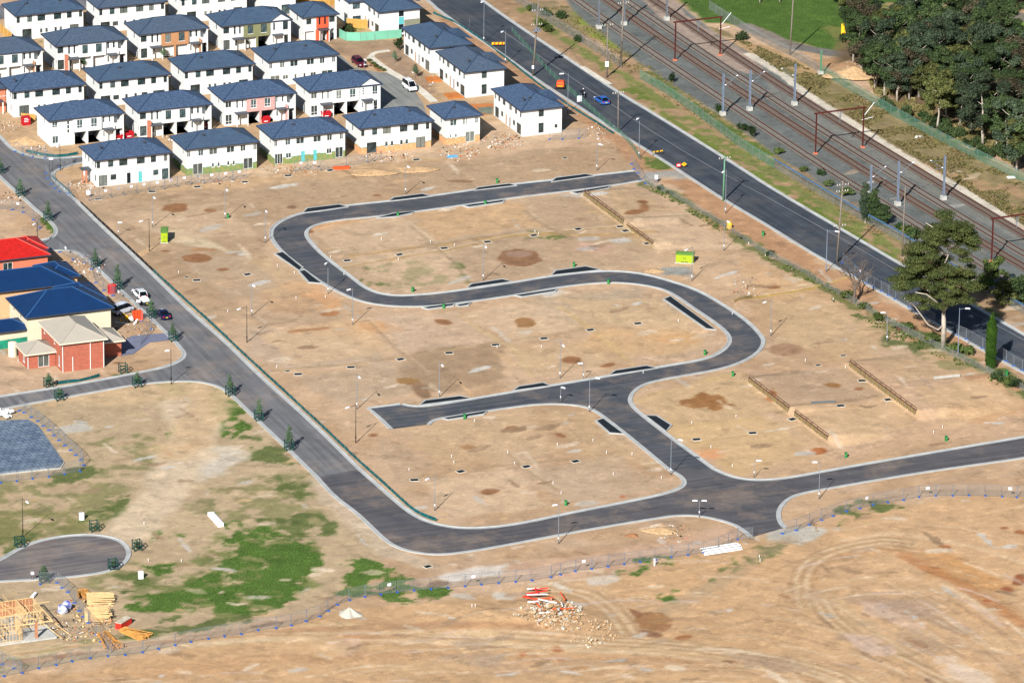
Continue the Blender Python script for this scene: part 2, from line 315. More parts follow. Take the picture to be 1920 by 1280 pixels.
mainN = ch([(760, -33), (805, 0), (830, 24), (960, 112), (1010, 150), (1085, 198), (1167, 252), (1235, 293), (1280, 322), (1320, 348), (1365, 377), (1440, 421), (1515, 468), (1565, 496), (1680, 562), (1800, 630), (1920, 697), (2000, 742)])
mainF = ch([(2000, 676), (1920, 630), (1802, 562), (1700, 505), (1590, 440), (1440, 352), (1395, 322), (1260, 237), (1147, 169), (1060, 110), (960, 44), (902, 2), (860, -28)])
culO = ch([(-40, 1066), (0, 1053), (37, 1030), (75, 1015), (125, 1006), (175, 1004), (215, 1011), (234, 1024), (239, 1042), (225, 1060), (200, 1070), (150, 1078), (75, 1084), (0, 1088), (-40, 1091)])
R_old = np.vstack([leftE, leftE2, oldW, oldW2, oldW3])
R_new = np.vstack([newE, newE2, newW, newW2])
R_est = np.vstack([linkL, endC, upB[1:], dnB])
R_main = np.vstack([mainN, mainF])
R_lane = wpts([(600, 88), (641, 106), (663, 126), (691, 133), (706, 136), (735, 137), (757, 150), (778, 172), (792, 192), (800, 215), (795, 245), (690, 250), (685, 190), (640, 135), (590, 100)])
R_back = wpts([(-60, 20), (60, 2), (200, -18), (200, 8), (60, 28), (-60, 46)])
# ------------------------------------------------------------------ ground heights and colours
WALLS = [((1095, 369), (1168, 423)), ((1176, 427), (1223, 461)), ((1404, 718), (1478, 774)), ((1490, 782), (1551, 828)), ((1593, 689), (1716, 780))]
WH = [1.1, .6, 1.0, 1.0, 1.15]
MOUNDS = [((45, 262), 3.2, 1.0), ((655, 1150), 0, 0), ((1240, 988), 2.6, .5), ((1440, 520), 3, .4), ((1530, 560), 3, .4), ((700, 318), 3, .5), ((780, 314), 3, .5), ((1060, 1165), 5, .8), ((1010, 1150), 4, .7), ((1395, 570), 2.5, .5), ((1560, 110), 0, 0), ((1600, 130), 5, 1.2), ((940, 1165), 5, .7), ((860, 1150), 6, .5), ((1420, 1010), 5, .3), ((30, 690), 3, .6), ((130, 1215), 4, .4)]
XS = np.concatenate([-118-np.cumsum(1.35**np.arange(24)*1.2)[::-1], np.arange(-118, 118.01, .35), 118+np.cumsum(1.35**np.arange(24)*1.2)])
YS = np.concatenate([-165-np.cumsum(1.35**np.arange(24)*1.2)[::-1], np.arange(-165, 232.01, .48), 232+np.cumsum(1.35**np.arange(24)*1.2)])
GX, GY = np.meshgrid(XS, YS, indexing='ij')
roadd = np.full(GX.shape, 1e9)
for rp in (R_old, R_new, R_est, R_main, culO, R_lane):
    x0, y0 = rp.min(0)-4; x1, y1 = rp.max(0)+4
    i0, i1 = np.searchsorted(XS, [x0, x1]); j0, j1 = np.searchsorted(YS, [y0, y1])
    sl = (slice(i0, i1), slice(j0, j1)); roadd[sl] = np.minimum(roadd[sl], sdist(rp, GX[sl], GY[sl]))
offroad = np.clip((roadd-.9)/2.5, 0, 1)
HZ = (fbm(GX, GY, 9, 1)-.5)*.2+(fbm(GX, GY, 2.2, 3, 3)-.5)*.09
lower = np.clip((sdist(wpts([(-60, 1290), (0, 1262), (300, 1200), (560, 1152), (700, 1100), (1000, 1085), (1300, 1030), (1440, 1005), (1560, 960), (1700, 935), (1990, 930), (2050, 1400), (-100, 1400)]), GX, GY)-1)/-6, 0, 1)
HZ += lower*((fbm(GX, GY, 30, 5)-.5)*1.3+(fbm(GX, GY, 2.6, 2, 4)-.5)*.2)
HZ *= offroad
for (p, r, h) in MOUNDS:
    if h:
        c = W0(*p); d = np.hypot(GX-c[0], (GY-c[1])*.8); HZ += h*np.exp(-(d/r)**2)*(.7+.6*fbm(GX, GY, 1.6, 4, 3))*offroad
for ((a, b), h) in zip(WALLS, WH):      # ground is higher on the far side of each retaining wall
    a = W0(*a)[:2]; b = W0(*b)[:2]; e = (b-a); L = np.hypot(*e); e /= L; n = np.array([-e[1], e[0]])
    if n[0] < 0: n = -n
    u = (GX-a[0])*e[0]+(GY-a[1])*e[1]; v = (GX-a[0])*n[0]+(GY-a[1])*n[1]
    HZ += h*.9*np.clip((v+.05)/.3, 0, 1)*np.clip(1-(v-3)/11, 0, 1)*np.clip((u+3)/3, 0, 1)*np.clip((L+3-u)/3, 0, 1)*offroad
# houses, railway, slab stand on level ground
RAIL_N = ch([(1040, -30), (1062, 0), (1082, 30), (1135, 70), (1185, 108), (1262, 160), (1335, 205), (1400, 250), (1470, 302), (1560, 360), (1680, 430), (1800, 498), (1960, 590)], 1)
RAIL_F = ch([(2000, 470), (1920, 425), (1885, 403), (1839, 375), (1792, 345), (1745, 319), (1682, 282), (1620, 244), (1565, 206), (1506, 170), (1469, 134), (1415, 104), (1350, 70), (1300, 30), (1262, 0), (1230, -25)], 1)
BALL = np.vstack([RAIL_N, RAIL_F]); balld = sdist(BALL, GX, GY)
flat = np.clip(balld/3, 0, 1)
for pl in ([(-20, 240), (150, 310), (180, 356), (330, 338), (500, 320), (660, 300), (830, 282), (915, 268), (980, 262), (1070, 250), (960, 100), (800, -20), (-60, -40)], [(-30, 440), (110, 445), (250, 560), (240, 680), (150, 702), (-30, 680)], [(-40, 1110), (130, 1080), (160, 1190), (-40, 1230)], [(-40, 780), (70, 780), (140, 890), (-40, 910)]):
    flat = np.minimum(flat, np.clip(sdist(wpts(pl), GX, GY)/3+.0, 0, 1))
HZ = np.where(flat < 1, HZ*flat, HZ)
def gz(x, y):
    i = int(np.clip(np.searchsorted(XS, x)-1, 0, len(XS)-2)); j = int(np.clip(np.searchsorted(YS, y)-1, 0, len(YS)-2))
    fx = (x-XS[i])/(XS[i+1]-XS[i]); fy = (y-YS[j])/(YS[j+1]-YS[j])
    return float((HZ[i, j]*(1-fx)+HZ[i+1, j]*fx)*(1-fy)+(HZ[i, j+1]*(1-fx)+HZ[i+1, j+1]*fx)*fy)
def G(px, py):                       # the ground point seen at a photograph pixel
    h = 0.0
    for _ in range(6): p = W0(px, py, h); h = gz(p[0], p[1])
    return Vector((p[0], p[1], h))
# base colours as they look in the sun, turned into albedo by one factor for the whole ground
n1 = fbm(GX, GY, 38, 0); n2 = fbm(GX, GY, 11, 1); n3 = fbm(GX*BX[0]+GY*BX[1], (GY*BX[0]-GX*BX[1])*3.2, 9, 2); n4 = fbm(GX, GY, 2.4, 3, 3)
C0 = np.zeros(GX.shape+(3,)); TAN = [np.array(c, float) for c in ((204, 170, 134), (190, 154, 116), (212, 176, 136), (178, 150, 118))]
wA = np.clip((n2-.42)/.2, 0, 1)[..., None]; wB = np.clip((n1-.45)/.2, 0, 1)[..., None]; wC = np.clip((n3-.5)/.18, 0, 1)[..., None]
C0 = TAN[0]*(1-wA)+TAN[1]*wA; C0 = C0*(1-wB*.5)+TAN[2]*wB*.5; C0 = C0*(1-wC*.3)+TAN[3]*wC*.3
C0 *= (1+(n4-.5)*.13)[..., None]
def ell(cx, cy, rx, ry, a=0, n=18):
    a = R(a); return [(cx+rx*math.cos(t)*math.cos(a)-ry*math.sin(t)*math.sin(a), cy+rx*math.cos(t)*math.sin(a)+ry*math.sin(t)*math.cos(a)) for t in [2*math.pi*i/n for i in range(n)]]
_k = [0]
def offs0(pl, d):
    t = np.gradient(pl, axis=0); t /= (np.hypot(t[:, 0], t[:, 1])[:, None]+1e-9); return pl+np.stack([-t[:, 1], t[:, 0]], 1)*d
def paintw(w_, col, soft, rag, st, rs, line):
    global C0
    _k[0] += 1; pad = soft+rag+1+line; w_ = chaikin(w_, 2); x0, y0 = w_.min(0)-pad; x1, y1 = w_.max(0)+pad; i0, i1 = np.searchsorted(XS, [x0, x1]); j0, j1 = np.searchsorted(YS, [y0, y1]); sl = (slice(i0, i1), slice(j0, j1)); X, Y = GX[sl], GY[sl]
    d = ldist(w_, X, Y)-line/2+(fbm(X, Y, rs, _k[0])-.5)*2*rag; a = (np.clip(.5-d/soft, 0, 1)*st)[..., None]; C0[sl] = C0[sl]*(1-a)+np.array(col, float)*a
def paint(pts, col, soft=1.5, rag=2.0, st=1.0, rs=3.0, line=None, patch=0):
    global C0
    soft *= .55; w_ = wpts(pts); _k[0] += 1; pad = soft+rag+1+(line or 0)
    x0, y0 = w_.min(0)-pad; x1, y1 = w_.max(0)+pad; i0, i1 = np.searchsorted(XS, [x0, x1]); j0, j1 = np.searchsorted(YS, [y0, y1])
    if i1 <= i0 or j1 <= j0: return
    sl = (slice(i0, i1), slice(j0, j1)); X, Y = GX[sl], GY[sl]
    d = ldist(w_, X, Y)-line/2 if line else sdist(w_, X, Y)
    d = d+(fbm(X+_k[0]*13, Y, rs, _k[0])-.5)*2*rag
    a = np.clip(.5-d/soft, 0, 1)
    if patch: a = a*np.clip((fbm(X, Y+_k[0]*7, 2.6, _k[0]+2)-(.28+.3*patch))/.12, 0, 1)
    a = (a*st)[..., None]; c = np.array(col, float)*(1+(fbm(X, Y, 1.7, _k[0]+1, 3)-.5)*.22)[..., None]
    C0[sl] = C0[sl]*(1-a)+c*a
# big areas
paint([(-60, 780), (0, 760), (330, 712), (440, 735), (560, 860), (660, 960), (740, 1030), (640, 1100), (560, 1152), (300, 1210), (-80, 1280)], (188, 164, 126), 4, 6, .75, 14)
paint([(150, 385), (300, 345), (700, 318), (1185, 262), (1190, 318), (900, 345), (600, 390), (520, 420), (500, 500), (420, 620)], (176, 147, 112), 5, 6, .6, 12)
paint([(570, 430), (1190, 350), (1230, 470), (1160, 505), (960, 528), (740, 552), (640, 510)], (182, 154, 120), 5, 5, .6, 10)
paint([(960, 560), (1200, 545), (1330, 610), (1180, 610), (1000, 600)], (178, 158, 128), 4, 5, .6, 8)
paint([(800, 640), (940, 650), (960, 710), (850, 735), (770, 730), (740, 690)], (160, 132, 100), 3, 4, .7, 6)
paint([(480, 620), (700, 640), (760, 690), (560, 690), (470, 660)], (192, 170, 144), 4, 5, .5, 8)
paint([(1200, 745), (1380, 700), (1500, 850), (1400, 890), (1300, 840)], (208, 172, 118), 4, 5, .7, 8)
paint([(1400, 700), (1600, 670), (1900, 740), (1920, 810), (1560, 860)], (208, 170, 132), 5, 5, .7, 12)
paint([(1420, 540), (1540, 520), (1700, 620), (1600, 690), (1450, 640)], (196, 162, 120), 4, 5, .6, 8)
paint([(1240, 330), (1320, 350), (1440, 425), (1590, 520), (1680, 570), (1800, 640), (1920, 715), (1960, 790), (1800, 700), (1660, 610), (1540, 535), (1440, 480), (1320, 405)], (186, 140, 100), 2, 3, .85, 7)
paint([(-80, 1290), (300, 1205), (560, 1160), (900, 1120), (1300, 1045), (1460, 1000), (1700, 940), (1990, 935), (2050, 1400), (-100, 1400)], (206, 164, 116), 5, 6, .75, 20)
paint([(1500, 1060), (1700, 960), (1960, 960), (2000, 1300), (1500, 1300)], (208, 168, 124), 8, 8, .6, 18)
paint([(900, 1060), (1200, 1020), (1380, 985), (1400, 1000), (1260, 1050), (1000, 1090)], (208, 168, 136), 3, 3, .6, 8)
paint([(880, 40), (960, 35), (1150, 165), (1440, 345), (1700, 505), (1960, 640), (1960, 590), (1700, 440), (1440, 290), (1200, 140), (1060, 40), (1000, -20), (880, -20)], (166, 134, 98), 3, 3, .9, 8)
for pts, wd, c in (([(985, 18), (1080, 90), (1160, 140), (1260, 205), (1330, 250), (1440, 318), (1560, 395), (1680, 470)], 3.2, (122, 130, 66)), ([(1180, 168), (1260, 225), (1440, 340), (1600, 440), (1720, 508), (1860, 590)], 2.2, (108, 126, 52)), ([(1060, 15), (1120, 60), (1180, 100), (1260, 160), (1400, 262), (1560, 372), (1700, 450), (1860, 545)], 4.5, (138, 124, 78)), ([(1200, 128), (1280, 180), (1390, 258), (1440, 290)], 2.5, (96, 120, 50)), ([(1080, 30), (1110, 58), (1160, 85)], 4.5, (140, 156, 60))):
    paint(pts, c, 1.6, 1.6, .85, 3, line=wd, patch=.25)
paint([(1010, 0), (1050, 0), (1110, 60), (1080, 70), (1000, 20)], (146, 128, 92), 2, 3, .8, 4)
paint([(1360, 60), (1470, 100), (1620, 180), (1790, 270), (1960, 360), (1960, 450), (1790, 345), (1620, 242), (1500, 165), (1410, 102), (1330, 50)], (148, 130, 90), 2, 3, 1, 6)
paint([(1400, 90), (1500, 130), (1680, 230), (1620, 230), (1480, 150)], (122, 112, 66), 3, 4, .8, 6, patch=.2)
paint([(1760, 320), (1930, 360), (1930, 430), (1820, 370)], (186, 146, 108), 3, 4, .7, 5, patch=.3)
paint([(1350, 70), (1540, 100), (1570, 145), (1520, 150), (1430, 115)], (196, 156, 112), 2, 3, .7, 5, patch=.2)
paint([(1250, -30), (1700, -30), (1700, 40), (1620, 110), (1500, 85), (1400, 50), (1330, 40), (1290, 20)], (86, 112, 48), 3, 3, 1, 8)
paint([(1540, 40), (1600, 60), (1610, 95), (1580, 100)], (150, 136, 80), 2, 3, .6, 4)
paint([(1480, 85), (1560, 100), (1640, 108), (1700, 108)], (128, 122, 112), 1, .6, 1, 4, line=4.5)
paint([(1400, 50), (1440, 66), (1480, 85)], (140, 128, 112), 1, .6, 1, 4, line=4)
paint([(1520, 112), (1600, 112), (1620, 150), (1580, 140), (1530, 130)], (176, 136, 96), 2, 2, .8, 4)
paint([(1560, 130), (1620, 120), (1700, 200), (1960, 340), (1990, 300), (1990, 60), (1860, 60), (1700, 20), (1600, 60)], (116, 96, 70), 5, 4, .9, 8)
paint([(1650, 185), (1740, 200), (1800, 260), (1740, 250)], (122, 112, 66), 2, 3, .9, 4)
paint([(1690, 190), (1760, 235), (1860, 300), (1800, 290), (1700, 225)], (150, 118, 84), 3, 3, .6, 4, patch=.2)
paint([(1770, 230), (1850, 245), (1860, 262), (1800, 275)], (104, 118, 56), 2, 3, .8, 4)
paint([(1630, 15), (1700, 5), (1700, 30), (1690, 75), (1640, 40)], (188, 146, 110), 2, 3, .8, 4)
paint([(1690, -20), (1790, -20), (1760, 25), (1720, 25)], (106, 150, 54), 2, 2, 1, 5)
paint([(1790, -30), (1850, 0), (1920, 45), (1990, 80), (1990, 110), (1900, 85), (1860, 60)], (118, 152, 58), 1.5, 1.5, 1, 5)
# ballast
B0 = np.array((116, 118, 110), float); nb = fbm(GX, GY, 5, 6); bm = np.clip(.5-balld/1.0, 0, 1)[..., None]
bc = B0*(1+(nb-.5)*.2+(fbm(GX, GY, 1.2, 7, 2)-.5)*.16)[..., None]; C0 = C0*(1-bm)+bc*bm
paint([(1185, -20), (1245, -20), (1300, 40), (1400, 100), (1440, 135), (1400, 140), (1340, 112), (1285, 72), (1215, 15)], (176, 152, 130), 1.2, 1, .9, 3)
paint([(1440, 150), (1620, 262), (1800, 372), (1960, 460), (1960, 480), (1800, 392), (1620, 284), (1440, 172)], (150, 142, 126), 1.5, 1, .5, 3)
for tp in ([(1080, 0), (1167, 63), (1300, 152), (1462, 260), (1554, 320), (1650, 379), (1740, 437), (1850, 503), (1960, 568)], [(1137, 2), (1300, 115), (1500, 245), (1620, 321), (1800, 431), (1980, 538)], [(1174, 3), (1300, 89), (1500, 220), (1620, 295.5), (1740, 370), (1960, 500)], [(1222, 0), (1300, 53), (1400, 121), (1500, 185.5), (1620, 260), (1780, 357), (1960, 465)]):
    paint(tp, (98, 88, 78), 1.2, .5, .65, 2, line=2.3)
paint([(1405, 102), (1470, 142), (1508, 174), (1566, 211), (1622, 247), (1684, 286), (1746, 324), (1794, 350), (1840, 378), (1886, 407), (1925, 430)], (222, 208, 182), .7, .5, 1, 2, line=2.2)
# estate interior
paint([(-40, 46), (160, 12), (480, -20), (620, -20), (760, 60), (880, 130), (1060, 250), (700, 330), (180, 370), (0, 260)], (200, 164, 122), 3, 2, .9, 6)
paint([(600, 75), (640, 70), (760, 75), (750, 95), (700, 105), (680, 125), (640, 100)], (172, 142, 110), 2, 2, .9, 5)
paint([(760, 95), (800, 140), (830, 175), (800, 180), (750, 140), (700, 105), (750, 92)], (164, 136, 108), 2, 2, .9, 5)
paint([(640, 20), (660, 20), (700, 60), (650, 62)], (150, 146, 80), 2, 2, .8, 4)
paint([(700, 250), (960, 225), (1100, 250), (900, 285), (700, 305), (330, 345), (180, 360), (150, 345), (330, 330), (500, 312), (660, 292)], (208, 176, 140), 3, 3, .8, 6)
paint([(885, 195), (925, 195), (925, 215), (895, 215)], (206, 124, 66), 1, 1, .9, 3)
paint([(893, 201), (925, 200), (922, 214), (898, 212)], (128, 132, 112), 1, .6, 1, 3)
paint([(820, 20), (860, 40), (1060, 175), (1200, 270), (1290, 330), (1220, 330), (1150, 270), (1040, 190), (840, 60)], (182, 138, 100), 2, 2, .9, 5)
paint([(1200, 292), (1262, 300), (1268, 318), (1220, 322)], (96, 116, 52), 1.5, 1.5, .9, 4, patch=.1)
paint([(1210, 322), (1290, 320), (1290, 335), (1212, 338)], (170, 164, 150), 1.5, 1, .9, 4)
# verge greens by the old railings
paint([(1210, 345), (1262, 368), (1320, 402), (1400, 455), (1500, 512), (1600, 570), (1680, 615), (1760, 660), (1850, 695)], (110, 112, 64), 1.5, 2, .85, 3, line=3.2, patch=.22)
paint([(1600, 590), (1700, 600), (1820, 650), (1840, 690), (1760, 690), (1660, 640)], (92, 102, 56), 2, 3, .85, 4, patch=.35)
paint([(1840, 690), (1880, 690), (1960, 750), (1930, 760), (1870, 715)], (84, 100, 50), 1.5, 2, .85, 3, patch=.2)
# left field greens
GR = (86, 114, 46); OL = (142, 134, 88)
for pts, c, pa in (([(-40, 905), (0, 900), (230, 905), (250, 960), (200, 1000), (-40, 1010)], OL, 0.38), ([(170, 800), (330, 820), (340, 900), (180, 890)], OL, 0.58), ([(380, 900), (560, 890), (620, 1000), (520, 1010), (380, 960)], OL, 0.48), ([(120, 1060), (360, 1040), (420, 1060), (300, 1140), (180, 1110)], OL, 0.58), ([(420, 1000), (600, 1010), (580, 1090), (470, 1155), (240, 1150), (300, 1090)], (118, 124, 68), .2), ([(-20, 960), (200, 960), (190, 1000), (60, 1010), (-20, 1040)], (134, 128, 78), .25)):
    paint(pts, c, 3, 5, .85, 7, patch=pa)
for pts in ([(430, 975), (490, 990), (575, 1015), (597, 1035), (585, 1070), (555, 1105), (515, 1140), (478, 1150), (390, 1148), (300, 1145), (232, 1140), (225, 1127), (300, 1115), (355, 1092), (400, 1068), (430, 1040)], [(655, 1062), (680, 1045), (735, 1068), (770, 1090), (835, 1098), (850, 1120), (790, 1135), (740, 1130), (690, 1118), (640, 1112)], [(398, 740), (418, 730), (448, 765), (474, 795), (470, 806), (430, 818), (405, 808), (395, 780)], [(302, 722), (356, 716), (345, 738), (305, 748)], [(1185, 1062), (1195, 1048), (1268, 1043), (1272, 1058), (1228, 1064), (1200, 1083), (1175, 1080)], [(1246, 1116), (1280, 1106), (1284, 1112), (1256, 1122)], [(270, 990), (320, 990), (335, 1004), (285, 1010)], [(285, 1065), (345, 1042), (352, 1050), (318, 1075), (290, 1075)], [(330, 800), (300, 850), (290, 850)], [(86, 395), (106, 412), (107, 438), (92, 445), (84, 420)]):
    paint(pts, GR, 1.2, 3.2, .95, 3, patch=.2)
for pts, pa in (([(445, 820), (500, 800), (540, 850), (565, 870), (520, 872), (460, 860)], .42), ([(520, 888), (570, 885), (595, 905), (560, 940), (525, 920)], .4), ([(120, 880), (175, 868), (188, 885), (140, 905), (100, 905)], .3), ([(190, 930), (235, 920), (245, 955), (195, 958)], .3), ([(140, 960), (245, 955), (235, 970), (150, 985)], .35), ([(10, 1005), (60, 1000), (50, 1040), (10, 1040)], .25), ([(215, 1080), (275, 1068), (280, 1090), (230, 1110)], .4), ([(240, 1190), (340, 1150), (330, 1180), (200, 1215)], .4), ([(-20, 1240), (180, 1195), (470, 1150), (470, 1165), (180, 1215), (-20, 1262)], .3), ([(1560, 950), (1640, 935), (1700, 950), (1640, 965), (1570, 985)], .4), ([(1390, 1040), (1480, 1010), (1460, 1040), (1330, 1090)], .45), ([(470, 970), (600, 960), (640, 1000), (560, 1010)], .42), ([(660, 505), (770, 490), (870, 490), (890, 530), (700, 545)], .62), ([(985, 430), (1060, 440), (1060, 450), (985, 448)], .4), ([(200, 700), (310, 694), (345, 676), (330, 690), (220, 712)], .25), ([(420, 500), (0, 0), (1, 1)], .9)):
    paint(pts, (96, 108, 56), 1.2, 2, .85, 2.4, patch=pa)
paint([(300, 850), (430, 840), (450, 860), (380, 900), (290, 890)], (214, 200, 176), 4, 4, .8, 5)
paint([(340, 760), (370, 810), (350, 860), (300, 940), (240, 1000)], (214, 188, 152), 3, 2, .95, 6, line=8)
paint([(130, 735), (250, 745), (350, 730), (400, 740), (370, 800), (330, 850)], (206, 174, 132), 3, 3, .9, 6, line=8)
paint([(600, 900), (660, 970), (730, 1030), (800, 1060)], (206, 182, 150), 2.5, 1.5, .8, 5, line=4)
paint([(110, 800), (160, 790), (165, 805), (120, 812)], (200, 196, 184), 1.5, 1.5, .7, 3)
paint([(820, 1080), (900, 1062), (950, 1058), (945, 1078), (850, 1092)], (226, 214, 196), 2, 2, .8, 4)
paint([(930, 1110), (975, 1112), (965, 1126), (925, 1124)], (222, 212, 192), 1.5, 1.5, .8, 3)
paint([(1090, 1080), (1150, 1075), (1170, 1090), (1110, 1098)], (206, 196, 180), 1.5, 1.5, .7, 3)
paint([(1440, 1000), (1530, 985), (1570, 990), (1500, 1020), (1430, 1020)], (196, 192, 176), 2, 2, .8, 4)
paint([(300, 432), (350, 430), (400, 455), (430, 470), (390, 464), (320, 452)], (214, 192, 152), 2, 2, .8, 4)
paint([(640, 540), (730, 548), (735, 555)], (210, 196, 170), 1, 1, .5, 3)
paint([(1240, 502), (1295, 500), (1298, 518), (1245, 516)], (150, 154, 146), 1.5, 1, .8, 3)
paint([(1090, 455), (1150, 460), (1140, 475), (1070, 470)], (206, 164, 136), 1.5, 1, .8, 3)
for e, c in ((ell(590, 425, 26, 10), (214, 152, 98)), (ell(640, 418, 40, 8), (208, 160, 112)), (ell(560, 560, 70, 28), (214, 160, 110)), (ell(700, 615, 45, 14), (212, 158, 106)), (ell(1200, 640, 110, 22), (212, 164, 110)), (ell(1330, 852, 20, 8), (218, 152, 104)), (ell(1740, 700, 60, 12), (208, 168, 128)), (ell(1850, 770, 60, 20), (214, 166, 116)), (ell(1800, 1070, 90, 24, 20), (202, 148, 92)), (ell(440, 530, 50, 12), (210, 164, 118)), (ell(740, 1190, 120, 8, -4), (192, 140, 96)), (ell(1620, 810, 60, 25), (206, 172, 136)), (ell(1700, 1140, 60, 14), (178, 150, 122))):
    paint(e, c, 4, 3, .75, 5)
for wall in WALLS: # churned strip along the walls
    paint([(wall[0][0]-6, wall[0][1]+3), (wall[1][0]-6, wall[1][1]+3)], (186, 154, 108), 1.5, 1, .35, 2, line=2.4)
_lr = random.Random(31)
for q in ([(575, 430), (760, 402), (810, 452), (640, 480)], [(770, 402), (960, 376), (1020, 420), (820, 450)], [(975, 372), (1090, 362), (1150, 412), (1035, 425)], [(650, 482), (810, 455), (880, 520), (760, 550)], [(830, 462), (1000, 432), (1060, 510), (900, 528)], [(1110, 365), (1190, 350), (1260, 400), (1165, 412)], [(1185, 420), (1290, 400), (1400, 465), (1240, 470)], [(490, 470), (600, 540), (520, 560), (440, 500)], [(440, 520), (590, 560), (640, 600), (480, 620)], [(480, 625), (660, 600), (740, 655), (560, 690)], [(700, 590), (850, 585), (930, 640), (760, 665)], [(870, 585), (1040, 560), (1100, 610), (960, 645)], [(1060, 560), (1230, 560), (1350, 620), (1130, 640)], [(960, 660), (1150, 630), (1340, 650), (1010, 705)], [(560, 705), (740, 680), (780, 735), (640, 760)], [(760, 800), (1000, 765), (1060, 850), (830, 870)], [(1020, 765), (1110, 775), (1240, 880), (1090, 860)], [(690, 800), (740, 830), (830, 880), (740, 900)], [(790, 900), (960, 880), (1030, 950), (840, 975)], [(980, 880), (1160, 855), (1250, 915), (1060, 945)], [(1200, 745), (1390, 705), (1470, 770), (1270, 800)], [(1300, 810), (1480, 785), (1550, 850), (1400, 885)], [(1410, 700), (1590, 690), (1660, 740), (1480, 765)], [(1500, 775), (1680, 745), (1720, 800), (1570, 840)], [(1610, 680), (1760, 650), (1840, 700), (1700, 720)], [(1700, 735), (1860, 705), (1940, 760), (1780, 800)], [(1440, 560), (1580, 580), (1660, 620), (1500, 660)], [(1380, 480), (1500, 520), (1560, 560), (1430, 560)], [(200, 400), (420, 380), (480, 440), (330, 450)], [(330, 480), (450, 480), (540, 540), (430, 560)]):
    paint(q, _lr.choice([(212, 180, 142), (202, 168, 126), (190, 164, 132), (216, 178, 132), (206, 178, 148), (186, 156, 122), (210, 168, 120)]), 1.6, 2.2, _lr.uniform(.45, .8), 4)
# wheel tracks and scrapes
for pts, wd, c, s in (([(0, 1222), (300, 1205), (650, 1180), (960, 1195), (1300, 1215), (1480, 1240), (1600, 1280)], 5, (212, 182, 138), .6), ([(0, 1245), (400, 1190), (800, 1172), (1000, 1180)], 2.2, (176, 132, 94), .6), ([(60, 1290), (500, 1235), (960, 1230), (1400, 1250)], 4, (196, 152, 108), .5), ([(1510, 1100), (1520, 1060), (1580, 1035), (1700, 1028), (1780, 1060), (1900, 1150)], 3, (190, 146, 100), .6), ([(1540, 1110), (1600, 1160), (1700, 1230), (1800, 1300)], 3.5, (202, 168, 124), .6), ([(1700, 1040), (1800, 1090), (1920, 1170)], 2.5, (182, 122, 76), .6), ([(1050, 1092), (1130, 1120), (1170, 1170), (1200, 1200)], 4, (206, 170, 130), .7), ([(1230, 1150), (1350, 1090), (1480, 1010)], 3, (176, 150, 116), .5), ([(1605, 1120), (1650, 1125), (1740, 1150), (1800, 1180)], 4, (166, 138, 112), .5), ([(0, 660), (80, 650), (200, 690)], 2, (184, 150, 108), .5), ([(660, 480), (960, 440), (1220, 440)], 1.2, (192, 152, 96), .7), ([(740, 470), (1000, 430)], .8, (150, 128, 100), .5), ([(1380, 565), (1500, 545), (1525, 540)], 1, (198, 160, 80), .8), ([(1600, 480), (1560, 530), (1700, 640)], 2, (196, 156, 116), .4)):
    paint(pts, c, 1.5, .9, s, 4, line=wd)
